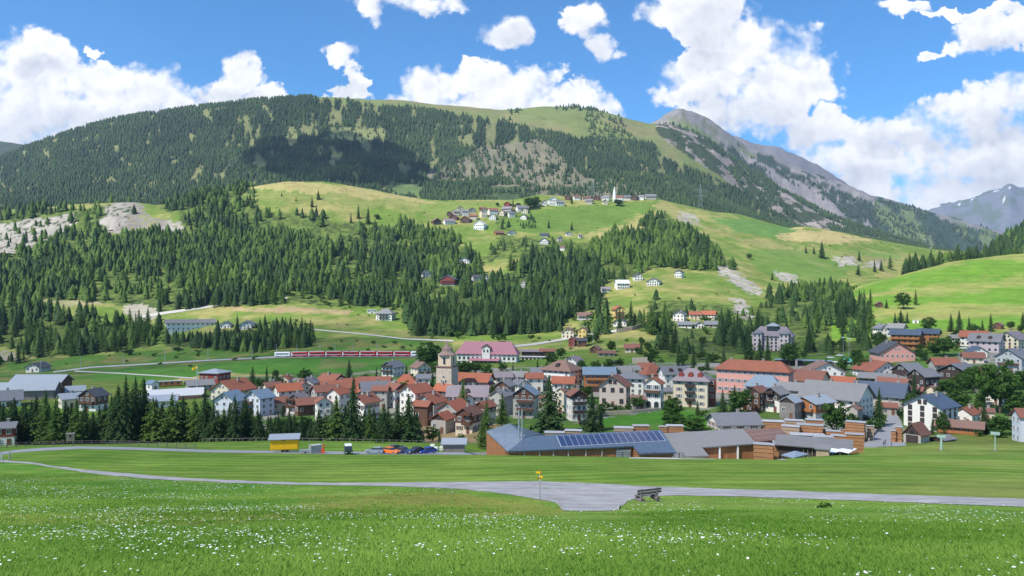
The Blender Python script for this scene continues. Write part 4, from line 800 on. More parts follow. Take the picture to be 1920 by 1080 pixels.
# ---- hamlet high on the hill
UP = [(808,827,422,415,409,'g','brown wood','brown','lowest left of the upper hamlet'),(830,853,422,415,410,'s','white','mauve','second in the lowest line of the upper hamlet'),(842,862,413,407,402,'g','brown wood','rust','above the lowest line of the upper hamlet'),(863,886,419,411,405,'g','brown wood','rust','timber gable in the lowest line of the upper hamlet'),
(848,863,406,399,394,'s','cream','grey','left in the middle line of the upper hamlet'),(864,879,405,398,393,'s','white','grey','right next to the cream one in the upper hamlet'),(875,892,400,394,389,'g','stone','rust','behind the two pale upper hamlet houses'),(899,914,409,397,390,'g','cream','rust','narrow tall gable of the upper hamlet'),(914,934,404,396,390,'s','white','rust','long eaves in the upper hamlet middle'),
(945,960,389,383,378,'g','red wood','rust','red gable on top of the upper hamlet'),(941,962,398,391,387,'s','stone','mauve','stone house under the red gable'),(964,977,390,384,380,'g','brown wood','rust','brown gable on top of the upper hamlet'),(966,991,398,389,385,'s','white','slate','block at the right end of the upper hamlet'),(975,991,412,406,402,'g','white','dark','half in trees below the upper block'),
(888,914,432,420,413,'g','white','white','largest white gable below the upper hamlet'),(927,945,441,436,433,'s','orange wood','rust','bright timber house on the hillside meadow'),(950,968,441,436,432,'g','white','dark','right of the bright timber house'),
(1026,1045,386,376,368,'g','white','white','largest white house left of the upper church'),(1040,1058,387,380,376,'s','white','slate','below the largest white house near the upper church'),(1014,1026,386,380,375,'g','white','brown','in trees left of the largest upper white house'),(1059,1072,376,370,366,'g','brown wood','rust','brown gable in the church row'),(1074,1088,376,370,366,'s','white','rust','next to the brown gable in the church row'),(1090,1108,377,371,368,'s','cream','rust','low cream house in the church row'),(1113,1126,376,370,366,'g','brown wood','rust','brown house two left of the upper church'),(1127,1144,377,371,367,'s','white','grey','white house beside the upper church'),
(1167,1183,376,370,366,'s','white','slate','long dark roof right of the upper church'),(1183,1198,376,369,366,'g','brown wood','dark','dark gable right of the upper church'),(1197,1208,375,369,366,'s','white','mauve','between dark gable and the last house'),(1209,1230,374,368,364,'s','stone','grey','last house on the right of the church row'),
(1013,1029,445,440,437,'s','stone','dark','roof peeping on the upper slope'),(1012,1031,459,452,446,'g','white','dark','white house amid bushes on the slope'),(1044,1055,454,447,443,'g','stone','grey','narrow stone hut on the slope'),(1059,1072,443,437,434,'g','white','dark','white cottage right on the slope'),(1084,1092,447,443,440,'s','white','slate','tiny cottage at the slope larches'),(1050,1060,470,465,461,'s','white','rust','hidden cottage at the wood edge'),
(860,884,495,488,483,'g','white','slate','lone villa in the meadow gap'),(788,808,521,512,507,'g','white','dark','at the left end of the wood gap'),(884,903,527,520,516,'s','white','dark','roof amid the dark wood'),(910,917,527,520,517,'g','white','grey','narrow white wall amid the dark wood'),(977,986,539,531,527,'g','white','grey','tiny gable right amid the dark wood'),
(1126,1144,548,543,538,'s','white','mauve','low bungalow on the lit slope'),(1152,1180,543,531,525,'s','white','white','brightest house on the lit slope'),(1186,1205,527,518,512,'g','white','dark','upper gable on the lit slope'),(1213,1240,536,527,521,'g','white','slate','broad villa on the lit slope'),(1265,1282,521,512,506,'g','white','dark','rightmost villa on the lit slope, by the wood')]
UP += [(838,849,406,400,396,'g','brown wood','rust','at the left edge of the middle hamlet line'),(880,895,413,406,402,'s','cream','rust','low in the hamlet, under the stone one'),(917,932,413,406,401,'g','white','mauve','above the hamlet trees'),(936,948,405,399,394,'g','cream','rust','beneath the red gable, on its left'),
(952,966,408,401,397,'s','white','slate','beneath the red gable, on its right'),(978,992,401,394,390,'g','cream','rust','at the lower right corner of the hamlet block'),(899,912,398,392,388,'s','brown wood','rust','behind the narrow tall hamlet gable'),(856,868,395,390,386,'g','cream','rust','at the back of the middle hamlet line'),
(1000,1012,386,380,376,'s','white','brown','between the hamlet and the church row'),(1098,1112,383,377,373,'s','stone','mauve','just under the low cream church row house'),(1128,1140,384,378,374,'g','cream','rust','just under the white house beside the church')]
for (a, b_, c_, e_, r_, k_, w_, rf_, ph_) in UP:
    h_(a, b_, c_, e_, r_, k_, random.choice((-18, -10, 12, 18)), w_, rf_, ph_, rows=2 if c_-e_ > 6 else 1, ws=1.35, door=False, side=False)
h_(826,861,536,523,516,'g',-16,'blue white','blue metal','red fronted villa above the dark wood',bal=((1,.05,.95),(2,.05,.95)),wood='red wood',wf=.8,rows=3,ws=1.2)
# ------------------------------------------------------------ trees
def conifer_hi(seed, R_=.21, larch=False):
    rs = np.random.RandomState(seed); V = []; F = []; T = []
    def tri(a, b, c, t): k = len(V); V.extend([a, b, c]); F.append((k, k+1, k+2)); T.extend([t]*3)
    nl = 24 if not larch else 20; z0 = .05 if not larch else .12
    lean = (rs.rand(2)-.5)*.03
    for i in range(nl):
        u = i/(nl-1.); z = z0+(1-z0)*u*.985; r = R_*((1-u)**.82*.96+.03)*(.85+.3*rs.rand())
        if u < .12: r *= .8+u*1.6
        nb = int(9-4*u)+1; ph = rs.rand()*6.28
        for k in range(nb):
            if rs.rand() < (.06 if not larch else .2): continue
            a = ph+6.283*k/nb+rs.randn()*.22; L_ = r*(.68+.5*rs.rand()); dx, dy = math.cos(a), math.sin(a); sx, sy = -dy, dx
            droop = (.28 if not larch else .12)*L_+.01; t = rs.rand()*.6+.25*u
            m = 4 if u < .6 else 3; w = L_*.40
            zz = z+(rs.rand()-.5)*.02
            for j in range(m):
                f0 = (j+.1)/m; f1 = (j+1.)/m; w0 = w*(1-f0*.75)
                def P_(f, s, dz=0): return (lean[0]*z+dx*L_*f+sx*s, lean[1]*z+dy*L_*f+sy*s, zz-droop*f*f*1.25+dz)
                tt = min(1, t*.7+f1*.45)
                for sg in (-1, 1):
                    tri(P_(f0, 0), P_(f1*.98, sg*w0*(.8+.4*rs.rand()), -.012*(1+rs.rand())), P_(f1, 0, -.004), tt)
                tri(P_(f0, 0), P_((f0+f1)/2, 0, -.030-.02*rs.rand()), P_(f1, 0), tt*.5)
    # thin dense heart closing the crown round its trunk, inner shade painted dark
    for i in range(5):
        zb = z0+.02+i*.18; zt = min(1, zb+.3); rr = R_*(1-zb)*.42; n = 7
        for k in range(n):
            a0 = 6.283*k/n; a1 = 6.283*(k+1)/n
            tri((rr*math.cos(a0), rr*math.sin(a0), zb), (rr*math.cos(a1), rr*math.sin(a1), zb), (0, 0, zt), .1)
    return np.array(V), np.array(F), np.array(T)
def conifer_lo(seed, R_=.2, tiers=6, n=7):
    rs = np.random.RandomState(seed); V = []; F = []; T = []
    for i in range(tiers):
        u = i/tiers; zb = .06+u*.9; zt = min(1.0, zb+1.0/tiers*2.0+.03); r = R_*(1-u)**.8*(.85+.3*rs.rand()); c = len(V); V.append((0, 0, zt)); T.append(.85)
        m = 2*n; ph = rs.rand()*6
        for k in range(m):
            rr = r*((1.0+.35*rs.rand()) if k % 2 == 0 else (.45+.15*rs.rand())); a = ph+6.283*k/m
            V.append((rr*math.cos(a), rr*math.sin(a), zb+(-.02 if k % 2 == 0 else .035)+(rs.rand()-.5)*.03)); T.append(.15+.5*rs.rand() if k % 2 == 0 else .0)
        for k in range(m): F.append((c, c+1+k, c+1+(k+1) % m))
    return np.array(V), np.array(F), np.array(T)
def broad_hi(seed, wid=.42, n_cl=85, nl=30, low=.14, ls=.062):
    rs = np.random.RandomState(seed); V = []; F = []; T = []
    lob = [((rs.rand(3)-.5)*np.array([wid*.9, wid*.9, .46])+np.array([0, 0, .50]), .17+.10*rs.rand()) for _ in range(8)]+[(np.array([0,0,.60]), .30)]*3
    for c in range(n_cl):
        ctr, lr = lob[rs.randint(len(lob))]; d = rs.randn(3); d /= np.linalg.norm(d); p = ctr+d*lr*np.array([wid/.42, wid/.42, 1])*rs.rand()**.35
        if p[2] < low: p[2] = low+rs.rand()*.1
        tone = rs.rand(); cr = .055+.05*rs.rand()
        for q in range(nl):
            o = rs.randn(3); o /= np.linalg.norm(o); pp = p+o*cr*rs.rand()**.4*np.array([1.25,1.25,.8]); u = rs.randn(3); u -= u.dot(o)*o*.6; u /= np.linalg.norm(u); w = np.cross(o, u)+rs.randn(3)*.2
            s = ls*(.5+.7*rs.rand()); k = len(V); V += [pp-u*s*.5, pp+w*s*.4, pp+u*s*.6, pp-w*s*.4]; F.append((k, k+1, k+2, k+3)); T += [min(1, tone*.6+.4*rs.rand())]*4
    return np.array(V), np.array(F), np.array(T)
HI = {'spruce': [np_mesh('spruce_crown', *(lambda t: (t[0], t[1]))(conifer_hi(s, .17+.02*(s % 4))), SPRUCE, tone=conifer_hi(s, .17+.02*(s % 4))[2]) for s in range(7)],
      'larch': [np_mesh('larch_crown', *(lambda t: (t[0], t[1]))(conifer_hi(50+s, .19+.03*(s % 3), True)), LARCH, tone=conifer_hi(50+s, .19+.03*(s % 3), True)[2]) for s in range(5)],
      'broadleaf': [np_mesh('leafy_crown', *(lambda t: (t[0], t[1]))(broad_hi(80+s)), BROAD, tone=broad_hi(80+s)[2]) for s in range(5)],
      'shrub': [np_mesh('shrub_foliage', *(lambda t: (t[0], t[1]))(broad_hi(120+s, .75, 60, 26, .05, .10)), BROAD, tone=broad_hi(120+s, .75, 60, 26, .05, .10)[2]) for s in range(3)]}
tm = MB(); tm.bar((0,0,-.02), (0,0,.9), .013, n=7, r2=.002)
for k_ in range(8): a_ = k_*2.4; tm.bar((0,0,.12+.09*k_), (math.cos(a_)*.07, math.sin(a_)*.07, .11+.09*k_), .003, n=4, r2=.001)
TRUNK_C = tm.mesh('trunk', BARK)
tm = MB(); tm.bar((0,0,-.03), (0,0,.42), .024, n=7, r2=.014)
for k_ in range(6): a_ = k_*2.1; tm.bar((0,0,.26+.04*k_), (math.cos(a_)*.17, math.sin(a_)*.17, .55+.05*k_), .010, n=5, r2=.003)
TRUNK_B = tm.mesh('trunk', BARK)
NTREE = {'spruce': 0, 'larch': 0, 'broadleaf': 0, 'shrub': 0}; TREES_XY = []
KN = {'spruce': 'spruce_tree', 'larch': 'larch_tree', 'broadleaf': 'leafy_tree', 'shrub': 'shrub'}
def tree(kind, px, d, h, label, group=None, wide=1.0, z=None):
    NTREE[kind] += 1; p = W(px, d) if z is None else np.array([(px-960)/FP*d, d, z])
    root = empty(KN[kind], p-np.array([0,0,.15]), random.random()*6.28, label, 'shrub' if kind == 'shrub' else 'tree', group)
    me = random.choice(HI[kind]); w = h*wide*(.92+.16*random.random())
    link('foliage' if kind == 'shrub' else 'crown', me, root, scale=(w, w, h))
    if kind != 'shrub': link('trunk', TRUNK_C if kind in ('spruce', 'larch') else TRUNK_B, root, scale=(h, h, h))
    return root
ORD = ['first','second','third','fourth','fifth','sixth','seventh','eighth','ninth','tenth','eleventh','twelfth','thirteenth','fourteenth','fifteenth','sixteenth','seventeenth','eighteenth','nineteenth','twentieth',
 'twenty-first','twenty-second','twenty-third','twenty-fourth','twenty-fifth','twenty-sixth','twenty-seventh','twenty-eighth','twenty-ninth','thirtieth','thirty-first','thirty-second','thirty-third','thirty-fourth','thirty-fifth','thirty-sixth','thirty-seventh','thirty-eighth','thirty-ninth','fortieth','forty-first','forty-second','forty-third','forty-fourth','forty-fifth','forty-sixth','forty-seventh','forty-eighth','forty-ninth','fiftieth']
# front row along the river: (column, top row, kind, width factor)
FRONT = [(6,752,'s',1.2),(28,742,'s',1.2),(48,752,'s',1.2),(68,738,'s',1.1),(86,728,'l',1.2),(104,745,'l',1.2),(122,748,'s',1.3),(143,744,'l',1.3),(160,752,'s',1.2),(176,770,'s',1.2),(209,736,'l',1.2),(222,718,'s',1.1),(237,701,'s',1.0),(254,703,'s',1.0),(271,705,'s',1.0),
 (288,742,'l',1.3),(304,752,'s',1.2),(322,734,'l',1.2),(343,740,'s',1.2),(366,745,'l',1.2),(384,721,'s',1.0),(400,750,'s',1.3),(420,762,'l',1.3),(441,738,'s',1.2),(462,742,'s',1.2),(484,764,'s',1.2),(503,778,'s',1.2),(522,772,'s',1.2),(543,766,'s',1.2),(565,780,'s',1.3),(597,765,'s',1.5),(631,738,'l',1.2),(648,756,'s',1.3),(662,704,'s',.95),(692,755,'l',1.1),(720,752,'s',1.2),(745,752,'s',1.5),(766,736,'s',1.6)]
for i, (x, yt, k, w) in enumerate(FRONT):
    d = 214+random.random()*16-(4 if i % 2 else 0); z = float(H(x, d)); h = (HY-yt)/FP*d - z
    kind = 'spruce' if k == 's' else 'larch'
    tree(kind, x, d, h, f"{'dark green spruce' if k == 's' else 'lighter green larch'}, {ORD[i]} from the left in the long tree row behind the mown field", 'tall conifers in the row behind the mown field', w*1.22)
# second rank closing the row
for i in range(52):
    x = 2+i*15.2+random.uniform(-5, 5); d = 232+random.random()*12
    if x > 790: continue
    yt = np.interp(x, [0,80,180,200,250,300,400,450,500,600,640,700,780], [752,748,765,740,728,750,758,752,775,778,760,766,762])+random.uniform(-4, 8); h = (HY-yt)/FP*d-float(H(x, d))
    tree('spruce', x, d, h, 'dark spruce half hidden behind the front rank of the long tree row', 'spruces of the second rank behind the mown field', 1.6)
VT = [ # kind, column, base row, top row, width, label
 ('s',1030,812,701,1.6,'huge dark spruce towering behind the blue sawmill roof'),('s',1110,808,728,1.25,'slim dark spruce on the right of the huge spruce behind the sawmill'),('s',1127,808,756,.9,'shorter spruce beside the path left of the walled lawn'),
 ('l',868,778,705,.95,'tall light green larch in front of the house with the mauve roof'),('l',912,838,748,1.0,'bright larch standing at the left end of the sawmill'),('l',942,800,734,1.5,'bushy larch behind the left end of the sawmill'),('l',903,842,786,1.0,'low larch at the left corner of the sawmill wall'),
 ('b',1265,806,772,1.9,'round light green bush-like tree on the lawn edge below the cream apartment house'),('b',1262,788,740,1.25,'broad leafy tree on the lawn left of the cream apartment house'),('b',1300,808,777,2.0,'low spreading leafy tree left of the grey roofed white house'),('b',1388,776,724,1.3,'dense dark green leafy tree in front of the pink hotel'),
 ('b',1197,768,738,1.4,'small round tree between the beige and the white gabled houses'),('b',1568,812,745,1.35,'large dark leafy tree rising among the timber stacks'),('s',1570,770,716,.7,'pointed tree top above the timber stacks in front of the large grey roof'),('s',1648,798,724,.95,'pointed spruce beside the village road'),('b',1640,808,782,1.6,'low leafy tree at the roadside by the tall timber stack'),
 ('s',1714,750,694,.95,'spruce between the dark barns and the navy roof'),('b',1785,755,700,1.3,'leafy tree on the slope below the dark barn with the orange roof'),('b',1800,770,726,1.3,'leafy tree above the small orange roofed house'),('b',1765,812,765,.8,'slender pale tree in front of the big white house'),('s',1748,815,782,.8,'small spruce right of the little barn'),
 ('s',1845,812,752,1.25,'dark spruce in front of the wooden balcony house'),('b',1875,775,660,.9,'tall leafy tree at the right edge grove, beside the grey gabled house'),('b',1850,740,690,1.2,'leafy tree in the middle of the right grove'),('b',1900,780,728,1.3,'broad bright leafy tree at the far right'),('b',1830,730,680,1.2,'leafy tree at the left end of the right grove'),('b',1915,730,690,1.2,'dark leafy tree at the right border of the photo'),('b',1880,815,772,1.5,'low leafy tree beside the ski lift support'),
 ('b',560,756,728,1.2,'round tree between the blue white block and the brown roofed house'),('s',500,722,684,.9,'dark spruce above the orange roofs, left of a pair'),('s',512,722,694,.9,'smaller spruce of the pair above the orange roofs'),('s',520,724,696,.9,'spruce standing closest to the first orange roof in the village'),
 ('b',571,716,686,1.1,'round dark tree on the edge of the green field'),('s',706,708,685,.9,'slim spruce left of the slate roofed block of flats'),('s',762,700,682,1.0,'spruce right of the slate roofed block of flats'),('s',751,700,685,.9,'spruce against the wall of the slate roofed block of flats'),('s',797,728,685,.9,'spruce just left of the stone church tower'),('s',811,728,692,.7,'narrow spruce touching the left side of the church tower'),
 ('b',808,690,636,1.1,'big dark leafy tree behind the church tower'),('b',795,692,646,1.1,'leafy tree behind the end of the train'),('b',868,704,670,1.4,'leafy tree right of the church belfry'),('b',880,704,676,1.4,'leafy tree in the station hotel garden, nearest the tower'),('b',912,704,677,1.3,'leafy tree in the middle of the station hotel garden'),('s',891,704,682,.8,'small dark conifer in the station hotel garden'),
 ('s',1008,690,671,1.0,'small conifer in front of the station arcade'),('b',1051,672,648,1.3,'round tree right of the station building'),('b',930,750,722,1.2,'leafy tree in front of the grey gabled house near the village centre'),('b',1100,748,720,1.3,'dark leafy tree left of the beige gabled house'),('b',1118,696,672,1.2,'leafy tree on the slope above the blue roofed balcony house'),
 ('b',1140,694,668,1.2,'leafy tree below the brown chalet'),('b',1146,660,636,1.2,'dark tree right of the brown chalet'),('s',1202,665,632,.8,'slim spruce at the end of the low red roofed house'),('b',1195,664,648,1.4,'leafy tree under the slim spruce by the red roofed house'),('s',1183,612,560,.8,'tall spruce beside the yellow chalet'),('s',1162,622,575,.7,'dark spruce in front of the yellow chalet'),
 ('s',1271,690,652,.9,'spruce left of the white balcony house on the slope'),('s',1357,690,650,1.0,'spruce right of the white balcony house on the slope'),('b',1315,700,684,1.3,'small tree below the white balcony house on the slope'),('b',1480,686,634,1.2,'big leafy tree in front of the turreted hotel'),('s',1425,690,630,1.0,'dark spruce before the left wing of the turreted hotel'),('s',1440,690,625,.9,'dark spruce before the middle of the turreted hotel'),('s',1405,690,610,1.0,'tallest spruce left of the turreted hotel'),
 ('b',1515,690,676,1.5,'small tree against the long dark hall'),('b',1622,702,664,1.1,'dark tree at the left corner of the salmon school'),('b',1770,668,624,1.5,'large light green tree right of the solar roofed timber block'),('b',1750,690,672,1.2,'bush-like tree on the bank below the light green tree'),('b',1720,668,650,1.2,'small tree beneath the solar roofed timber block'),
 ('s',1689,606,580,1.6,'dense cluster-like spruce on the green hill, behind the white roofs'),('s',1678,606,584,1.2,'spruce left in the clump on the green hill'),('s',1701,606,583,1.2,'spruce right in the clump on the green hill'),('b',1740,624,588,1.2,'leafy tree at the foot of the green hill'),('s',1783,622,586,1.0,'left one of two tall spruces at the foot of the green hill'),('s',1799,622,580,1.0,'right one of two tall spruces at the foot of the green hill'),('s',1817,616,591,1.0,'lone spruce right of the two tall spruces'),('s',1842,620,597,1.1,'spruce left of the brown chalet on the green hill'),('s',1858,622,586,1.0,'taller spruce touching the brown chalet on the green hill'),('s',1918,615,583,1.0,'spruce cut by the right border on the green hill'),('b',1895,618,600,1.3,'leafy tree right of the brown chalet on the green hill'),
 ('l',1620,574,540,1.1,'left larch of a pair on the lit green hill'),('l',1632,574,540,1.0,'right larch of a pair on the lit green hill'),('s',1662,578,560,1.1,'dark conifer beside the hut on the green hill'),('b',1694,580,542,1.2,'tall tree beside the boulder on the green hill'),('l',1717,572,540,1.0,'larch right of the boulder on the green hill'),
 ('s',1541,484,450,1.1,'largest dark conifer on the bare knoll'),('s',1526,476,461,1.0,'middle small conifer on the bare knoll'),('s',1511,474,459,1.0,'left small conifer on the bare knoll'),('s',1611,489,467,1.1,'lone dark spruce on the rocky shoulder'),('s',1609,516,495,1.6,'broad dark conifer at the foot of the rocky shoulder'),('s',1640,510,485,1.0,'left spruce beside the field crest on the right hill'),('s',1652,508,486,1.3,'rounder conifer beside the field crest on the right hill'),('l',1669,505,476,1.2,'pale larch beside the field crest on the right hill'),
 ('b',1405,486,474,1.5,'small round bush-like tree alone on the lit grass slope'),('s',1448,525,510,1.0,'single small conifer low on the lit grass slope'),('s',597,374,355,1.2,'dark conifer alone on the dry meadow crest'),('s',585,388,368,.9,'slim conifer just below the lone crest conifer'),('s',528,368,360,1.1,'tiny conifer on the dry meadow crest'),('s',555,377,368,1.0,'small conifer in the middle of the crest meadow'),
 ('s',672,410,383,.9,'pointed spruce standing alone in the upper meadow'),('s',690,420,386,.9,'taller spruce next to the pointed one in the upper meadow'),('s',658,418,396,.9,'spruce left of the pointed one in the upper meadow'),('b',707,411,399,1.3,'round bush-like tree right of the upper meadow spruces'),('s',1029,428,411,1.2,'single spruce on the slope below the upper church'),('s',1072,432,415,1.2,'rounder conifer in the middle of the slope below the upper church'),('b',1159,386,372,2.0,'round light bush-like tree right under the upper church'),
 ('s',962,388,371,.9,'slim spruce above the upper hamlet houses'),('b',933,387,378,1.3,'small round tree above the upper hamlet'),('b',995,392,366,1.5,'dark tree clump left of the large white upper house'),('b',1005,388,365,1.2,'taller tree left of the large white upper house'),('s',1072,382,364,.9,'conifer between the upper church hamlet houses'),('s',1110,378,362,.9,'conifer left of the upper church'),
 ('b',812,828,796,1.2,'small tree in front of the barn with the arched opening'),('s',824,830,800,1.0,'young spruce in front of the arched barn'),('b',705,830,808,1.6,'pale green shrubby tree behind the silver car'),('b',865,830,812,1.4,'low tree beside the little grey shed'),
]
for (k, x, yb, yt, w, lab) in VT:
    kind = {'s':'spruce','l':'larch','b':'broadleaf'}[k]; d = float(hit(x, yb)[0]); z = float(H(x, d)); h = max((yb-yt)/FP*d, 2.5)
    tree(kind, x, d, h, lab, None, w)
# more trees between the houses and in the groves
def scatter(n, x0, x1, d0, d1, kind, h0, h1, lab, grp, wd):
    c = 0; k_ = 0
    while c < n and k_ < n*30:
        k_ += 1; x = random.uniform(x0, x1); d = random.uniform(d0, d1); X = (x-960)/FP*d
        if any((X-(fx-960)/FP*fd)**2+(d-fd)**2 < (fr+1.5)**2 for fx, fd, fr in FOOT): continue
        h = random.uniform(h0, h1); z = float(H(x, d)); yt = HY-(z+h*.9)/d*FP; y0_ = HY-z/d*FP
        if any(hx0-4 < x < hx1+4 and hd > d and yt < hyb-(hyb-hye)*.5 and y0_ > hye for hx0, hx1, hyb, hye, hd in HOUSES if hyb-hye > 20): continue
        tree(kind, x, d, h, lab, grp, wd); c += 1
scatter(38, 390, 1330, 262, 440, 'broadleaf', 4, 8.5, 'small leafy garden tree squeezed between village houses', 'garden trees among the village houses', 1.3)
scatter(20, 390, 1700, 262, 440, 'spruce', 5, 12, 'dark conifer standing between village houses', 'conifers among the village houses', 1.1)
scatter(26, 1330, 1760, 270, 470, 'broadleaf', 4, 9, 'small leafy tree between the houses of the right quarter', 'garden trees in the right quarter', 1.3)
scatter(12, 1805, 1935, 275, 350, 'broadleaf', 5, 10, 'leafy tree crowded into the grove on the right', 'trees of the right grove', 1.2)
scatter(24, 1620, 1930, 430, 560, 'broadleaf', 4, 9, 'leafy tree behind the houses under the green hill', 'trees under the green hill', 1.2)
scatter(20, 790, 1330, 420, 560, 'broadleaf', 5, 10, 'leafy tree near the station and its slope', 'leafy trees around the station', 1.2)
scatter(22, 380, 800, 246, 262, 'broadleaf', 5, 9, 'leafy riverbank tree between the conifers and the houses', 'riverbank trees', 1.3)
# small shrubs in gardens, by the line and on banks
SHR = [(1135+i*14, 768-i*.5, 'garden shrub in the bed before the beige house', 'garden shrubs above the walled lawn') for i in range(6)]
SHR += [(x, y, 'dark shrub on the bank along the railway', 'shrubs along the railway bank') for x, y in [(175,664),(205,668),(232,662),(262,665),(290,668),(330,672),(370,668),(300,684),(357,688),(440,676),(478,674),(620,656),(655,660),(690,658),(720,652),(755,655),(700,644),(740,645),(770,650),(640,640),(668,640)]]
SHR += [(x, y, 'shrub on the steep grass below the yellow chalet', 'shrubs on the slope behind the station') for x, y in [(1100,650),(1125,644),(1175,640),(1215,650),(1230,664),(1250,650),(1030,640),(1010,636),(1070,655),(1240,680),(1222,680)]]
SHR += [(x, y, 'low shrub on the green slope of the right grove', 'low shrubs near the right edge houses') for x, y in [(1820,790),(1842,782),(1865,798),(1700,790),(1690,780),(1612,778),(1600,790),(1345,790),(1320,780),(1870,820),(1835,818),(1795,800)]]
for (x, y, lab, grp) in SHR:
    d = float(hit(x, y)[0]); tree('shrub', x, d, random.uniform(1.6, 3.6), lab, grp, 1.3)
# forests: scatter on the land
LO = [conifer_lo(200+s, .16+.025*(s % 4), 5+s % 3, 6) for s in range(8)]; LOF = [conifer_lo(300+s, .19+.02*(s % 3), 3, 4) for s in range(6)]; LOL = [conifer_lo(400+s, .21+.03*(s % 4), 5, 5) for s in range(6)]
LOB = [broad_hi(500+s, .5, 16, 10, .06, .20) for s in range(4)]
def plant(temps, pts, hs, wide=1.0, tone0=None):
    Vs, Fs, Ts = [], [], []; base = 0; which = RS.randint(len(temps), size=len(pts))
    for k, (tv, tf, tt) in enumerate(temps):
        s = which == k; n = s.sum()
        if not n: continue
        p = pts[s]; h = hs[s]; a = RS.rand(n)*6.283; w = h*wide*(.8+.45*RS.rand(n)); ca, sa = np.cos(a)*w, np.sin(a)*w
        X = tv[None,:,0]*ca[:,None]-tv[None,:,1]*sa[:,None]+p[:,None,0]; Y = tv[None,:,0]*sa[:,None]+tv[None,:,1]*ca[:,None]+p[:,None,1]; Z = tv[None,:,2]*h[:,None]+p[:,None,2]
        Vs.append(np.stack([X, Y, Z], 2).reshape(-1, 3)); Fs.append((tf[None]+(np.arange(n)*len(tv))[:,None,None]).reshape(-1, tf.shape[1])+base)
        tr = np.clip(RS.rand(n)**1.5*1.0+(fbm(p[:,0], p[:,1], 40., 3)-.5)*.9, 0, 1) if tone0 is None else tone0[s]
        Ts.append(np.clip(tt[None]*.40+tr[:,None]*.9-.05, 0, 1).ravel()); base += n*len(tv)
    return np.concatenate(Vs), np.concatenate(Fs), np.concatenate(Ts)
spr, lar = [], []; 
for poly, d0, d1, sp, hr, lr, fill in FOREST:
    P_ = np.array(poly, float); x0 = max(P_[:,0].min(), -260); x1 = min(P_[:,0].max(), 2180)
    X0 = (x0-960)/FP*d1 if x0 < 960 else (x0-960)/FP*d0; X1 = (x1-960)/FP*d1 if x1 > 960 else (x1-960)/FP*d0
    gx, gy = np.meshgrid(np.arange(X0, X1, sp), np.arange(d0, d1, sp)); gx = gx.ravel()+(RS.rand(gx.size)-.5)*sp*.95; gy = gy.ravel()+(RS.rand(gy.size)-.5)*sp*.95
    px = 960+gx/gy*FP; z = H(px, gy); py = HY-z*FP/gy
    n1 = fbm(gx, gy, 55., 3); n2 = fbm(gx+900, gy, 50., 2)
    rocky = inpoly(px, py, [(-20,420),(60,408),(130,396),(152,388),(145,425),(85,460),(30,482),(-20,486)]) | inpoly(px, py, [(190,384),(235,372),(265,376),(285,410),(350,414),(345,440),(270,440),(205,450),(185,418)])
    k = inpoly(px, py, P_) & (~rocky | (RS.rand(len(px)) < .10)) & (px > -260) & (px < 2180) & (RS.rand(len(px)) < fill*np.clip((n1-.30)*4.2, .10, 1.35))
    gx, gy, z, n2, px, py = gx[k], gy[k], z[k], n2[k], px[k], py[k]
    h = RS.uniform(hr[0], hr[1], len(gx))*(.55+.75*RS.rand(len(gx))**.7)*.84; vis = np.ones(len(gx), bool)
    for (hx0, hx1, hyb, hye, hd) in HOUSES: vis &= ~((px > hx0-3) & (px < hx1+3) & (gy < hd+12) & (py-h/gy*FP < hyb-(hyb-hye)*.35) & (py > hye-6))
    gx, gy, z, n2, px, py, h = gx[vis], gy[vis], z[vis], n2[vis], px[vis], py[vis], h[vis]
    il = RS.rand(len(gx)) < np.clip(lr+(n2-.5)*2.2, 0, 1)*(lr > .05)
    q = np.stack([gx, gy, z-.4, h, px, py], 1); spr.append(q[~il]); lar.append(q[il])
spr = np.concatenate(spr); lar = np.concatenate(lar)
def split(arr, n):
    s = arr[:,3]/arr[:,1]*((arr[:,4] > 0) & (arr[:,4] < 1920)); o = np.argsort(-s); return arr[o[:n]], arr[o[n:]]
def zone(px, py):
    if px < 320: return 'left valley wood'
    if px < 700: return 'wood above the railway'
    if px < 1150: return 'dark wood behind the station hotel'
    if px < 1420: return 'wood right of the station slope'
    return 'wood around the turreted hotel'
for arr, kind, words in ((spr, 'spruce', 'dark spruce'), (lar, 'larch', 'lighter green larch')):
    near, rest = split(arr, 298-NTREE[kind])
    for q in near:
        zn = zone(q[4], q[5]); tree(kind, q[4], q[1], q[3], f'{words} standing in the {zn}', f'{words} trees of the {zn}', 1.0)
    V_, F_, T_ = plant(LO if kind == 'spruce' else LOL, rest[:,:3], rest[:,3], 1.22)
    o = link(kind+'_forest', np_mesh(kind+'_forest', V_, F_, SPRUCE if kind == 'spruce' else LARCH, tone=T_)); tag(o, f'{words} forest covering the lower slopes', 'forest', None, 'stuff')
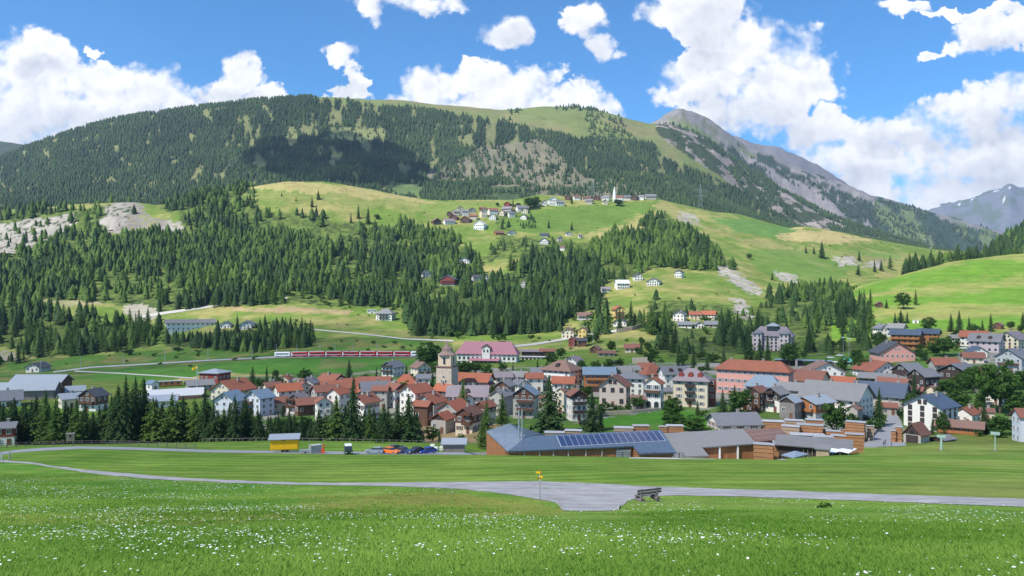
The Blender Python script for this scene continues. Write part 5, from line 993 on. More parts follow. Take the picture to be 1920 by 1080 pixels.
# leafy undergrowth mixed into the wood edges
gx, gy = np.meshgrid(np.arange(-700, 700, 13.), np.arange(450, 1350, 13.)); gx = gx.ravel()+RS.randn(gx.size)*5; gy = gy.ravel()+RS.randn(gy.size)*5
px = 960+gx/gy*FP; z = H(px, gy); py = HY-z*FP/gy; nn = fbm(gx, gy, 60., 3)
zone_ = inpoly(px, py, [(-100,560),(300,590),(330,640),(560,600),(620,640),(780,640),(780,662),(600,662),(150,668),(-100,680)]) | inpoly(px, py, [(0,440),(300,430),(880,480),(880,600),(300,560),(0,560)]) | inpoly(px, py, [(1100,600),(1260,590),(1420,600),(1640,620),(1640,668),(1400,690),(1240,690),(1090,640)]) | inpoly(px, py, [(1440,560),(1600,540),(1640,620),(1480,615)]) | inpoly(px, py, [(760,560),(1130,560),(1130,640),(780,645)])
k = zone_ & (RS.rand(len(px)) < np.clip((nn-.38)*2.6, 0, .75)) & (px > -100) & (px < 2000) & (gy > 505)
h = RS.uniform(3.5, 9, k.sum()); V_, F_, T_ = plant(LOB, np.stack([gx[k], gy[k], z[k]-.5], 1), h, 1.25)
o = link('undergrowth', np_mesh('undergrowth', V_, F_, BROAD, tone=T_)); tag(o, 'leafy bushes and small trees along the wood edges', 'bushes', None, 'stuff')
# low scrub dots on the open pastures
gx, gy = np.meshgrid(np.arange(-1000, 1400, 26.), np.arange(600, 1750, 26.)); gx = gx.ravel()+RS.randn(gx.size)*10; gy = gy.ravel()+RS.randn(gy.size)*10
px = 960+gx/gy*FP; z = H(px, gy); nn = fbm(gx+70, gy, 110., 3); k = (RS.rand(len(px)) < np.clip((nn-.42)*1.6, 0, .5)) & (px > -100) & (px < 2000) & ~((px > 1560) & (gy < 915))
V_, F_, T_ = plant(LOB, np.stack([gx[k], gy[k], z[k]-.3], 1), RS.uniform(.8, 3.2, k.sum()), 1.5)
o = link('pasture_scrub', np_mesh('pasture_scrub', V_, F_, BROAD, tone=T_)); tag(o, 'scattered low juniper and scrub on the pastures', 'scrub', None, 'stuff')
# far mountain forest
sp = 9.6; gx, gy = np.meshgrid(np.arange(-2700, 2600, sp), np.arange(1850, 3480, sp*1.15)); gx = gx.ravel()+(RS.rand(gx.size)-.5)*sp; gy = gy.ravel()+(RS.rand(gy.size)-.5)*sp
px = 960+gx/gy*FP; k = (px > -160) & (px < 2080); gx, gy, px = gx[k], gy[k], px[k]; z = H(px, gy); py = HY-z*FP/gy
nn = fbm(gx, gy, 120., 4); n2 = fbm(px*1.9+333, gy*.16, 22., 4); jit = (nn-.5)*34
inm = inpoly(px+jit*.6, py+jit*.45, MTN); pr = np.where(inm, np.clip((n2-.25-.04*(nn < .44)-.05*(px > 400)*(px < 1000))*8, 0, 1)*.97, 0)
pr = np.where(inpoly(px, py+jit*.5, CLEAR), .10+.35*(n2 > .56), pr); pr = np.where(inpoly(px, py, [(600,262),(640,238),(720,240),(730,258),(660,268)]), .12, pr)
pr = np.where(inpoly(px, py, [(850,345),(930,330),(1000,352),(1090,358),(1080,380),(860,388)]), .7*(nn > .44), pr)
pr = np.where(inpoly(px, py, [(1090,335),(1240,345),(1290,395),(1100,378)]), .45*(nn > .47), pr)
pr = np.where(inpoly(px, py, [(730,340),(800,352),(780,370),(735,368)]), .03, pr)
pr = np.where((py < 262) & (px > 930) & (px < 1235) & ~inm, .35*(nn > .60), pr)
pr = np.where((px > 1235) & (py < 246+(px-1235)*.72+jit*.5) & (gy > 2600), np.where(px > 1345, .85, .30)*(nn > .43), pr)
k = RS.rand(len(px)) < pr
fx, fy = np.meshgrid(np.arange(600, 4400, 15.), np.arange(3650, 4760, 20.)); fx = fx.ravel()+RS.randn(fx.size)*6; fy = fy.ravel()+RS.randn(fy.size)*8; fp = 960+fx/fy*FP; fz = H(fp, fy); fpy = HY-fz*FP/fy; fn = fbm(fx, fy, 150., 4)
kf = (fp > 1235) & (fp < 1960) & (fpy+(fn-.5)*60 > 268+np.clip(fp-1330,-50,900)*.335) & (fbm(fx*.8+fy*.6, fy, 210., 5, True) <= .59+.05*RS.rand(len(fx))) & (RS.rand(len(fx)) < .85)
tn = np.clip((nn[k]-.32)*1.5+RS.rand(k.sum())**2*.55, 0, 1)
h = np.concatenate([RS.uniform(10, 23, k.sum()), RS.uniform(14, 24, kf.sum())]); tn = np.concatenate([tn, RS.rand(kf.sum())*.4]); V_, F_, T_ = plant(LOF, np.concatenate([np.stack([gx[k], gy[k], z[k]-.8], 1), np.stack([fx[kf], fy[kf], fz[kf]-1], 1)]), h, 1.3, tn)
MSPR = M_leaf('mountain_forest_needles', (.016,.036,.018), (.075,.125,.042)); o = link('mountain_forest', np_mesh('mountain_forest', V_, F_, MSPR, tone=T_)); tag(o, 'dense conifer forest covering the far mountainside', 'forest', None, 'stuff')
print('TREES', NTREE, 'mid', len(spr), len(lar), 'far', len(h))
# ------------------------------------------------------------ meadow grass and flowers
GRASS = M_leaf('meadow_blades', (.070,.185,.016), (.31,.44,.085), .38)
def blades():
    n = 66000; d = 9+ (105-9)*RS.rand(n)**1.25; px = RS.uniform(-120, 2040, n); x = (px-960)/FP*d; z = H(px, d); py = HY-z*FP/d
    edge = np.interp(px, px_, bot); k = (py > edge-1.2+4*fbm(x*3, d*3, 2., 2)) | (px < -100); bd = np.interp(px, [-700,0,400,560,800,1060,1061], [965,972,975,962,945,958,0]); k &= ~((np.abs(py-bd) < 20*fbm(x, d, 4., 2)+8-np.clip(px-900,0,200)*.12) & (px < 1060) & (RS.rand(n) < .62))
    x, d, z, px = x[k], d[k], z[k], px[k]; n = len(x); nb = 10
    cl = fbm(x, d, 6., 3)
    hh = (.07+.11*RS.rand(n))*(.5+1.0*cl)*np.clip((py[k]-edge[k])/45, .35, 1) if False else (.05+.08*RS.rand(n))*(.4+1.2*cl)*np.clip(((py-edge)[k])/50, .3, 1); rad = .22+.006*d; a = RS.rand(n, nb)*6.28; r = rad[:,None]*RS.rand(n, nb)**.5; bx = x[:,None]+np.cos(a)*r; by = d[:,None]+np.sin(a)*r
    hb = hh[:,None]*(.6+.7*RS.rand(n, nb)); w = (.005+.0009*d)[:,None]*(.7+.6*RS.rand(n, nb)); b2 = RS.rand(n, nb)*6.28; lx = np.cos(b2)*hb*1.0; ly = np.sin(b2)*hb*1.0
    zz = z[:,None]-.24*(by-d[:,None])-.02
    V = np.stack([np.stack([bx-w, by, zz], 2), np.stack([bx+w, by, zz], 2), np.stack([bx+lx, by+ly, zz+hb], 2)], 2).reshape(-1, 3)
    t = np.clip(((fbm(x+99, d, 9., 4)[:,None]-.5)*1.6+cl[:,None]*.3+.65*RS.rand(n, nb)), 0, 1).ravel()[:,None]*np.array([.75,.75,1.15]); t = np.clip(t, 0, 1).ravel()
    return V, np.arange(len(V)).reshape(-1, 3), t
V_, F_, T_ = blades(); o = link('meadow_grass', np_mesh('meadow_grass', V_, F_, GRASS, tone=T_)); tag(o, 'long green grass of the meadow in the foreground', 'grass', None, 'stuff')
def flowers():
    n = 26000; d = 10+80*RS.rand(n)**1.15; px = RS.uniform(-100, 2020, n); x = (px-960)/FP*d; z = H(px, d); py = HY-z*FP/d; edge = np.interp(px, px_, bot)
    cl = fbm(x+40, d, 5.5, 3); lf = np.clip((900-px)/900, 0, 1)*.30*(py < 985)+.12*(py > 985)
    k = (py > edge+3) & (RS.rand(n) < np.clip((cl-.53+lf*.7)*3.0, .02, .85)); k &= ~((np.abs(py-948) < 22) & (px > 640) & (px < 1060) & (RS.rand(n) < .9))
    x, d, z = x[k], d[k], z[k]; n = len(x); r = .008+.022*RS.rand(n)**1.8+.00032*d; h = .10+.16*RS.rand(n); m = 7; Vs = []
    c = np.stack([x, d, z+h], 1); tilt = RS.randn(n, 2)*.12; ring = []
    for i in range(m):
        a = 6.283*i/m; rr = r*(.7+.5*RS.rand(n)); ox = np.cos(a)*rr; oy = np.sin(a)*rr; ring.append(np.stack([x+ox, d+oy, z+h-.004+ox*tilt[:,0]+oy*tilt[:,1]], 1))
    V = np.concatenate([c[:,None]]+[q[:,None] for q in ring], 1); per = m+1
    F = np.array([(0, 1+i, 1+(i+1) % m) for i in range(m)]); Fa = (F[None]+(np.arange(n)*per)[:,None,None]).reshape(-1, 3); V1 = V.reshape(-1, 3)
    s = .004; st = np.stack([np.stack([x-s, d, z-.02], 1), np.stack([x+s, d, z-.02], 1), c-np.array([0,0,.01])], 1).reshape(-1, 3); Fb = np.arange(len(st)).reshape(-1, 3)+len(V1)
    print('FLOWERS', n)
    return np.concatenate([V1, st]), np.concatenate([Fa, Fb]), np.concatenate([np.zeros(len(Fa)), np.ones(len(Fb))])
V_, F_, MI = flowers(); FLW = M_plain('white_petals', (.82,.83,.78), .8, .08)
o = link('meadow_flowers', np_mesh('meadow_flowers', V_, F_, [FLW, GRASS], mi=MI, tone=np.full(len(V_), .4))); tag(o, 'small white umbel flowers sprinkled over the meadow', 'flowers', None, 'stuff')
# ------------------------------------------------------------ landmarks
def facing(px): return -math.atan((px-960)/FP)
# church tower of the lower village
D0 = 318; zt0 = (HY-750)/FP*D0; S = D0/FP
tw = empty('church_tower', ((838.5-960)/FP*(D0+4), D0+4, zt0), facing(838)+R(-24), 'old square stone church tower with arched belfry and flared shingle spire', 'tower')
def tz(y): return (HY-y)/FP*D0-zt0
STONEM = M_plain('tower_rubble', (.47,.38,.29), .95, .38, 1.3, bmp=.4); BELFM = M_plain('tower_plaster', (.64,.50,.34), .95, .12, .8, bmp=.1)
wb = 3.55; MB().box(-wb, wb, -wb, wb, -2, tz(689)).build('shaft', STONEM, tw); MB().box(-wb-.35, wb+.35, -wb-.35, wb+.35, tz(689), tz(687), 0).build('cornice', MAT['roof brown'], tw)
wf_ = 2.95; MB().box(-wf_, wf_, -wf_, wf_, tz(687), tz(665.5)).build('belfry', BELFM, tw)
for k in range(4):
    a = k*math.pi/2; add_window(tw, math.sin(a)*(wf_+.03), -math.cos(a)*(wf_+.03), tz(677), a, 1.1, 3.0, None, True, True)
    add_window(tw, math.sin(a)*(wb+.03), -math.cos(a)*(wb+.03), tz(707), a, .8, 1.0, None, False, True)
for s in (-.9, .9): add_window(tw, s, -wb-.03, tz(715), 0, .8, 1.0, None, True, True)
rb = MB(); prof = [(wf_+.9, tz(666.3)), (wf_+.35, tz(664.5)), (2.55, tz(661)), (2.25, tz(658)), (2.2, tz(655.5)), (1.9, tz(653)), (1.0, tz(650.5)), (.55, tz(647)), (.08, tz(640.5))]
ps = []; n8 = 8
for r, z in prof: ps += [((r*1.08 if k % 2 else r*1.0)*math.cos(math.pi/8+k*math.pi/4)*(1.12 if z < tz(663) else 1), (r*1.08 if k % 2 else r)*math.sin(math.pi/8+k*math.pi/4)*(1.12 if z < tz(663) else 1), z) for k in range(8)]
rb.poly(ps, [(i*8+k, i*8+(k+1) % 8, i*8+8+(k+1) % 8, i*8+8+k) for i in range(len(prof)-1) for k in range(8)]+[tuple(range(8))[::-1], tuple(range(len(ps)-8, len(ps)))])
SHING = M_roof('spire_shingles', (.26,.15,.12), (.34,.27,.23), 4); sp_ = rb.build('spire', SHING, tw); MB().bar((0,0,tz(642)), (0,0,tz(637)), .07).build('finial', STEEL, sp_)
# station hotel
hotel = h_(856,974,686,661,642,'h',-15,'white','pink','',cat='hotel',rows=3,cols=13,ratio=.22,ch=2,d=472,label='large white station hotel under a long pink hipped roof',ws=1.25,fr='fb')
s_ = 472/FP
MB().prism([(-2.6, 4), (2.6, 4), (2.6, 11.2), (0, 12.6), (-2.6, 11.2)], -5.4, 1, 'y').build('gable_tower', MAT['white'], hotel)
MB().prism([(-3.2, 10.9), (0, 13.0), (3.2, 10.9), (3.2, 11.2), (0, 13.4), (-3.2, 11.2)], -6.2, 1, 'y').build('gable_roof', MAT['roof brown'], hotel)
for i in range(2): add_window(hotel, -1.2+2.4*i, -5.45, 9.2, 0, 1, 1.8, None, True, False)
por = MB().slab([(-10.5, -9.6, 3.3), (9.5, -9.6, 3.3), (9.5, -4.2, 4.5), (-10.5, -4.2, 4.5)], .25).build('veranda_roof', MAT['roof pink'], hotel)
for i in range(9): MB().bar((-10+i*2.35, -9.2, 0), (-10+i*2.35, -9.2, 3.2), .12).build('post', MAT['brown wood'], hotel)
h_(976,1038,680,670,668,'f',-8,'cream','white','',cat='hall',rows=1,cols=8,arch0=True,ratio=.2,ch=0,d=486,label='cream station arcade with a row of round arches and terrace')
cn = h_(978,1016,668,660,657,'m',-8,'dark wood','mauve','',cat='shed',rows=1,ratio=.25,ch=0,d=498,label='dark station canopy behind the arcade',name='platform_canopy')
h_(1013,1040,668,660,654,'s',-8,'brown wood','rust','',cat='shed',rows=1,ratio=.4,ch=0,d=497,label='small red roofed station building behind the arcade')
# turreted grand hotel in the woods
kh = h_(1412,1488,660,628,613,'h',-14,'mauve','mauve','',cat='hotel',rows=5,cols=9,ratio=.35,ch=0,d=515,label='grand turreted hotel with pale blue roof lantern rising from the woods',ws=1.2)
MB().box(-3.6, 3.6, -3, 3, 14.5, 18.0).build('lantern', GLASS, kh); roof_shape('hs', 7.2, 6, 18.0, 19.6, .8, .2).build('lantern_roof', MAT['roof pale metal'], kh)
for sx in (-1, 1):
    MB().box(sx*9-3, sx*9+3, -8.2, -4, -1, 13).build('bay', MAT['mauve'], kh); roof_shape('hg', 6, 5, 13, 15, .6, .2).build('bay_roof', MAT['roof slate'], kh).location = (sx*9, -6, 0)
    for r in range(4):
        for c in (-1.5, 1.5): add_window(kh, sx*9+c, -8.25, 2+r*3, 0, 1.1, 1.5, None, False, False)
# upper church
du = float(hit(1152, 378)[0]); uc = empty('church', W(1152, du), facing(1152)+R(-15), 'white hilltop church with slender pointed steeple', 'church')
u = du/FP; MB().box(-2.6, 2.6, -2.6, 2.6, -3, 14*u).build('steeple', WHITEP, uc); MB().bar((0,0,14*u), (0,0,29*u), 3.3, n=8, r2=.1).build('spire', MAT['white'], uc)
MB().prism([(-4.5,-3), (4.5,-3), (4.5,6.5), (0,11), (-4.5,6.5)], 2.65, 17, 'x').build('nave', MAT['white'], uc)
nv = MB(); nv.prism([(-5.2,6), (0,11.2), (5.2,6), (5.2,6.6), (0,11.9), (-5.2,6.6)], 2.7, 17.6, 'x'); nv.build('nave_roof', MAT['roof rust'], uc)
for i in range(3): add_window(uc, 5+i*4, -4.6, 3.4, 0, 1.0, 2.4, None, True, False)
# ------------------------------------------------------------ sawmill
def ray(px, py): return Vector(((px-960)/FP, 1, (HY-py)/FP))
class Plane:
    def __init__(s, *p): a, b_, c = [pt(*q) for q in p]; s.n = (b_-a).cross(c-a); s.c = s.n.dot(a)
    def at(s, px, py): r = ray(px, py); return r*(s.c/s.n.dot(r))
def wall_between(mb, a, b_, zb, th=.25, drop=.3, m=0):
    a = Vector(a); b_ = Vector(b_); d = (b_-a); n = Vector((-d.y, d.x, 0)).normalized()*th
    if n.y < 0: n = -n
    mb.poly([(a.x,a.y,zb), (b_.x,b_.y,zb), (b_.x,b_.y,b_.z-drop), (a.x,a.y,a.z-drop), (a.x+n.x,a.y+n.y,zb), (b_.x+n.x,b_.y+n.y,zb), (b_.x+n.x,b_.y+n.y,b_.z-drop), (a.x+n.x,a.y+n.y,a.z-drop)],
            [(0,1,2,3), (7,6,5,4), (0,4,5,1), (1,5,6,2), (2,6,7,3), (3,7,4,0)], m)
sm = empty('sawmill', (0, 0, 0), 0, 'modern timber sawmill with folded blue metal roof and a long solar array', 'sawmill')
PL = Plane((953,846,176), (1172,808,187), (1187,836,177)); BLM = MAT['roof blue metal']; PLM = MAT['roof pale metal']
SEAM = M_wood('standing_seam_roof', (.085,.125,.18), 1.2, rough=.4); SEAM2 = M_wood('pale_seam_roof', (.21,.25,.30), 1.0, rough=.45)
P4, P3 = PL.at(953,846), PL.at(986,818); P1, P2 = pt(912,808,190), pt(955,794,204)
R1, R2 = PL.at(1172,808), PL.at(1240,806); E1, E2, E3 = PL.at(1187,836), PL.at(1199,851), PL.at(1268,848)
def back(p, l=9, dz=1.6): return Vector((p.x*(1+l/p.y), p.y+l, p.z-dz))
MB().slab([P4, P3, R2, E3, E2, E1], .35).build('roof', SEAM, sm)
MB().slab([P1, P2, P3, P4], .35).build('roof', SEAM2, sm)
MB().slab([P2, pt(1018,814,204), P3], .35).build('roof', SEAM, sm); MB().slab([P3, R2, back(R2), back(P3)], .35).build('roof', SEAM, sm)
OW = M_wood('larch_cladding', (.36,.15,.06), 1.6); zb_ = -41.5
def inn(p, k=.9): return Vector((p.x*(1+k/p.y), p.y+k, p.z+.12))
for nm, a_, b2_ in (('wall', inn(P1, 1.2), inn(P4)), ('wall', inn(P4), inn(E1)), ('wall', inn(E1), inn(E2)), ('wall', inn(E2), inn(E3)), ('wall', inn(E3), back(R2)), ('wall', back(R2, 8.5), pt(1018,816,203))):
    mb = MB(); wall_between(mb, a_, b2_, zb_); mb.build(nm, OW, sm)
for t in (.13, .25, .36, .48, .62, .75, .88):
    p = inn(P4, .7).lerp(inn(E1, .7), t); MB().box(p.x-.14, p.x+.14, p.y-.2, p.y+.1, zb_, p.z-.3).build('post', CONC, sm)
p = inn(P4, .6).lerp(inn(E1, .6), .93); MB().box(p.x-2.0, p.x+1.5, p.y-.22, p.y, zb_, p.z-.9).build('door', M_plain('roller_door', (.22,.26,.28), .5, .1), sm)
for t in (.1, .9):
    p = inn(E2, .6).lerp(inn(E3, .6), t); MB().box(p.x-.13, p.x+.13, p.y-.25, p.y, zb_, p.z-.3).build('post', CONC, sm)
rfo = [c for c in sm.children if c.name.startswith('roof')][0]
for xx in (973, 979):
    q = PL.at(xx, 822); MB().bar(q+Vector((0,0,-.5)), q+Vector((0,0,(822-768)*q.y/FP)), .20, n=10).build('chimney', STEEL, rfo)
nrm = PL.n.normalized(); nrm = nrm if nrm.z > 0 else -nrm
SOL = M_glass('solar_cell', (.012,.03,.10), .15)
ca, cb, cc_, cd = PL.at(1044,818.3), PL.at(1234,808.2), PL.at(1247.5,826.5), PL.at(1052.5,838)
def bil(u_, v_): return ca.lerp(cb, u_).lerp(cd.lerp(cc_, u_), v_)
NU, NV = 17, 3
fm_ = MB().slab([bil(-.004,-.02)+nrm*.08, bil(1.004,-.02)+nrm*.08, bil(1.004,1.02)+nrm*.08, bil(-.004,1.02)+nrm*.08], .05); fm_.build('panel_frame', M_plain('white_aluminium', (.42,.46,.52), .4, .05), sm)
for i in range(NU):
    for j in range(NV):
        g0, g1, h0, h1 = (i+.035)/NU, (i+.965)/NU, (j+.025)/NV, (j+.975)/NV
        MB().slab([bil(g0,h0)+nrm*.13, bil(g1,h0)+nrm*.13, bil(g1,h1)+nrm*.13, bil(g0,h1)+nrm*.13], .04).build('solar_panel', SOL, sm)
def shed_roofed(label, plane, outline, walls, rmat, wmat, ridge, posts=()):
    pl = Plane(*plane); pts_ = [pl.at(*q) for q in outline]; r = empty('sawmill_shed', (0,0,0), 0, label, 'shed')
    MB().slab(pts_, .3).build('roof', rmat, r); a, b_ = pts_[ridge[0]], pts_[ridge[1]]; MB().slab([a, b_, back(b_, 9, 2.2), back(a, 9, 2.2)], .3).build('roof', rmat, r)
    for i, j in walls: mb = MB(); wall_between(mb, inn(pts_[i], .8), inn(pts_[j], .8), zb_+.2); mb.build('wall', wmat, r)
    for i, j, t in posts: p = inn(pts_[i], .4).lerp(inn(pts_[j], .4), t); MB().box(p.x-.2, p.x+.2, p.y-.2, p.y+.1, zb_, p.z-.3).build('post', WHITEP, r)
    mb = MB(); wall_between(mb, back(a, 8.2, 2.2), back(b_, 8.2, 2.2), zb_+.2); mb.build('wall', wmat, r); return r
ROOFG = MAT['roof grey']
shed_roofed('long sawmill shed with lopsided grey shingle roof and timber front, right of the solar roof', [(1242,812.5,191), (1392,803.5,193), (1316,838.5,177)], [(1242,812.5),(1392,803.5),(1419,831),(1316,838.5),(1329,854),(1266,857)], [(2,3),(4,5),(1,2)], ROOFG, OW, (0,1), [(2,3,.02),(2,3,.35),(2,3,.68)])
shed_roofed('lower sawmill shed with brownish grey roof beside the lumber yard', [(1392,805,193), (1462,803,195), (1487,821,183)], [(1393,805),(1462,803),(1487,821),(1420,828)], [(2,3),(1,2)], MAT['roof brown'], OW, (0,1))
# beer hall by the yard with its tents
pub = h_(1464,1586,862,840,828,'m',-4,'dark wood','grey','',d=172,ratio=.32,rows=1,cols=0,ch=0,cat='shed',label='long dark shed with shallow grey roof behind the white awning',win=False)
for i in range(7): MB().box(-2+i*.95, -1.9+i*.95, -2.75, -2.55, -.2, 2.3).build('post', MAT['pale wood'], pub)
add_window(pub, 3.4, -2.6, 1.2, 0, .9, 1.9)
TENTG = M_plain('grey_canvas', (.22,.27,.34), .8, .06); TENTW = M_plain('white_canvas', (.82,.82,.83), .7, .04)
tg = empty('tent', W(1491, 168), 0, 'grey pyramid tent canopy before the dark shed', 'tent'); o0 = tg.location
cs = [pt(1466,852,167), pt(1489,858,163.5), pt(1517,851,167), pt(1494,848,171)]; pk = pt(1491,845,167.5)
MB().poly([c-o0 for c in cs]+[pk-o0]+[c-o0-Vector((0,0,.25)) for c in cs], [(0,1,4),(1,2,4),(2,3,4),(3,0,4),(0,5,6,1),(1,6,7,2),(2,7,8,3),(3,8,5,0)]).build('canopy', TENTG, tg)
for c in cs: MB().bar(c-o0, c-o0-Vector((0,0,2.1)), .05).build('pole', STEEL, tg)
tg = empty('tent', W(1575, 170), 0, 'white stretched awning sail at the right end of the dark shed', 'tent'); o0 = tg.location
cs = [pt(1535,838.5,171), pt(1584,835.7,173), pt(1607,841.5,170), pt(1591,849.8,165), pt(1575,846.2,166), pt(1561,849.5,165.5)]
MB().poly([c-o0 for c in cs]+[c-o0-Vector((0,0,.06)) for c in cs], [tuple(range(6)), tuple(range(6,12))[::-1]]+[(i, 6+i, 6+(i+1) % 6, (i+1) % 6) for i in range(6)]).build('canopy', TENTW, tg)
for k in (2,3,4,5): c = cs[k]; MB().bar(c-o0, Vector((c.x, c.y, float(H(960+c.x/c.y*FP, c.y))-.3))-o0, .06).build('pole', STEEL, tg)
ks = h_(1531,1555,861,844,843,'m',-6,'pale wood','grey','',d=164,ratio=.8,win=False,ch=0,cat='hut',label='small pale timber kiosk before the white awning')
# lumber stacks
LUM = M_wood('stacked_boards', (.40,.19,.085), 3.2, 'z'); LUM2 = M_wood('weathered_boards', (.40,.28,.19), 3.0, 'z'); COVM = M_plain('cover_sheet', (.40,.40,.41), .7, .3)
STK = [(1415,1450,834,849,'first stack right of the white posted shed, layered and pale topped',172,LUM),(1451,1485,831,847,'stack behind the left end of the dark shed',176,LUM),(1430,1467,791,809,'far stack behind the brownish shed roof',None,LUM),(1473,1504,789,801,'upper stack left of the yard',None,LUM2),(1512,1541,788,800,'uppermost stack in the middle of the yard',None,LUM),
 (1496,1541,798,817,'large stack in the middle of the yard',None,LUM),(1541,1556,806,818,'narrow stack joining the large middle stack',None,LUM),(1549,1574,809,821,'dark ended stack near the big leafy tree',None,LUM),(1576,1602,807,819,'stack right behind the long low one',None,LUM),(1588,1621,792,825,'tallest block of boards beside the big leafy tree',None,LUM),
 (1626,1638,799,825,'slim tall stack with red ends by the road',None,LUM2),(1671,1679,808,829,'left slim stack right of the road',None,LUM),(1680,1691,801,829,'right slim stack with pale cover right of the road',None,LUM),(1526,1560,820,832,'low stack just behind the dark shed roof',196,LUM),(1560,1588,818,833,'middle stack behind the white awning',198,LUM),(1587,1617,815,838,'nearest tall stack right of the white awning',196,LUM),
 (1484,1544,817,825,'low board pile under blue sheets behind the brownish shed',205,LUM2),(1060,1090,808,814,'pale pile behind the left part of the solar roof',215,LUM2),(1022,1058,812,818,'flat pile at the left behind the solar roof',215,LUM2),(1152,1187,803,811,'pale pile above the middle of the solar roof',222,LUM2),(1187,1216,799,812,'covered stack above the right part of the solar roof',222,LUM),(1236,1250,800,812,'small stack left of the square orange one',222,LUM),(1250,1280,799,812,'square orange stack at the right end of the solar roof',222,LUM),(1467,1498,800,816,'mixed grey stack left of the large middle stack',None,LUM2)]
for (x0, x1, y0, y1, lab, d, mt) in STK:
    cxp = (x0+x1)/2; d = d or float(hit(cxp, y1)[0]); s = d/FP; w = (x1-x0)*s; dp = min(max(w*.6, 1.3), 4); gz = float(H(cxp, d+dp/2)); zb0 = gz-.05; h = (HY-y0)/FP*d-zb0
    r = empty('lumber_stack', ((cxp-960)*s*(1+dp/2/d), d+dp/2, zb0), facing(cxp)+R(random.uniform(-9, 9)), 'lumber '+lab, 'lumber stack', 'stacks of sawn boards in the sawmill yard'); b = MB(); nl = max(2, int(h/.9)); lh = h/nl
    for k in range(nl):
        o_ = random.uniform(-.12, .12); b.box(-w/2+o_, w/2+o_, -dp/2+random.uniform(-.06, .06), dp/2, k*lh+.10, (k+1)*lh-.015)
    b.build('boards', mt, r); bb = MB().box(-w/2+.2, w/2-.2, -dp/2+.1, dp/2-.1, min(0, gz-zb0-.3), .10); bb.build('bearers', MAT['dark wood'], r); MB().box(-w/2-.2, w/2+.2, -dp/2-.2, dp/2+.2, h, h+.07).build('cover', COVM, r)
# ------------------------------------------------------------ fences, walls
def fence(path, label, n, h=1.15, mat=OLDW, rails=3, d=None, name='fence'):
    A = np.array(path, float); s = np.concatenate([[0], np.cumsum(np.hypot(*np.diff(A, axis=0).T))]); t = np.linspace(0, s[-1], n); xs = np.interp(t, s, A[:,0]); ys = np.interp(t, s, A[:,1]); ds = hit(xs, ys)
    P_ = [Vector(W(x, dd)) for x, dd in zip(xs, ds)]; r = empty(name, P_[0], 0, label, 'fence'); o0 = P_[0]
    for p in P_: MB().box(-.07, .07, -.07, .07, -.4, h, taper=0).build('post', mat, r, p-o0)
    for k in range(rails):
        z = h*(.93-.36*k); b = MB()
        for a, b_ in zip(P_[:-1], P_[1:]): b.bar(a-o0+Vector((0,-.09,z)), b_-o0+Vector((0,-.09,z+random.uniform(-.03, .03))), .055, n=4)
        b.build('rail', mat, r)
fence([(-40,844),(0,841),(30,839),(60,837),(140,834.6),(220,834.4),(290,837.5),(366,842.5)], 'weathered wooden rail fence along the bend of the road at the left', 24, 1.25)
fence([(925,853),(1000,855),(1150,857.3),(1262,858.6),(1330,857.5),(1390,853.5),(1455,848)], 'thin dark fence running in front of the sawmill', 36, 1.1, MAT['dark wood'], 2)
fence([(380,829),(500,827.5),(640,829),(800,833),(868,837)], 'wire field fence on grey posts below the tree row', 40, 1.0, MAT['grey wood'], 1)
fence([(1134,775),(1180,772),(1236,767)], 'wooden garden fence on top of the lawn wall', 14, 1.0, OLDW, 2)
def stonewall(path, label, h, th=.5):
    xs = [p[0] for p in path]; ys = [p[1] for p in path]; ds = hit(xs, ys); P_ = [Vector(W(x, dd)) for x, dd in zip(xs, ds)]; b = MB()
    for a, b_ in zip(P_[:-1], P_[1:]): wall_between(b, a+Vector((0,0,h)), b_+Vector((0,0,h)), min(a.z, b_.z)-.5, th, 0)
    b.v = [tuple(Vector(v)-P_[0]) for v in b.v]; o = b.build('stone_wall', STONEM, None, P_[0]); tag(o, label, 'wall')
stonewall([(1130,779),(1185,776),(1238,771)], 'low grey stone wall along the top of the bright lawn', 1.3)
stonewall([(1186,682),(1214,681)], 'concrete retaining wall between trees below the rails', 3.6); stonewall([(1160,624),(1185,620),(1214,610)], 'curving stone retaining wall of the slope road', 3.2); stonewall([(1652,800),(1640,815),(1630,828)], 'stone parapet on the left side of the village road', 1.0)
stonewall([(1610,776),(1660,774),(1700,772)], 'old stone wall below the navy roofed house', 2.2); stonewall([(1790,768),(1850,760),(1890,757)], 'pale garden wall on the slope of the right grove', 1.2)
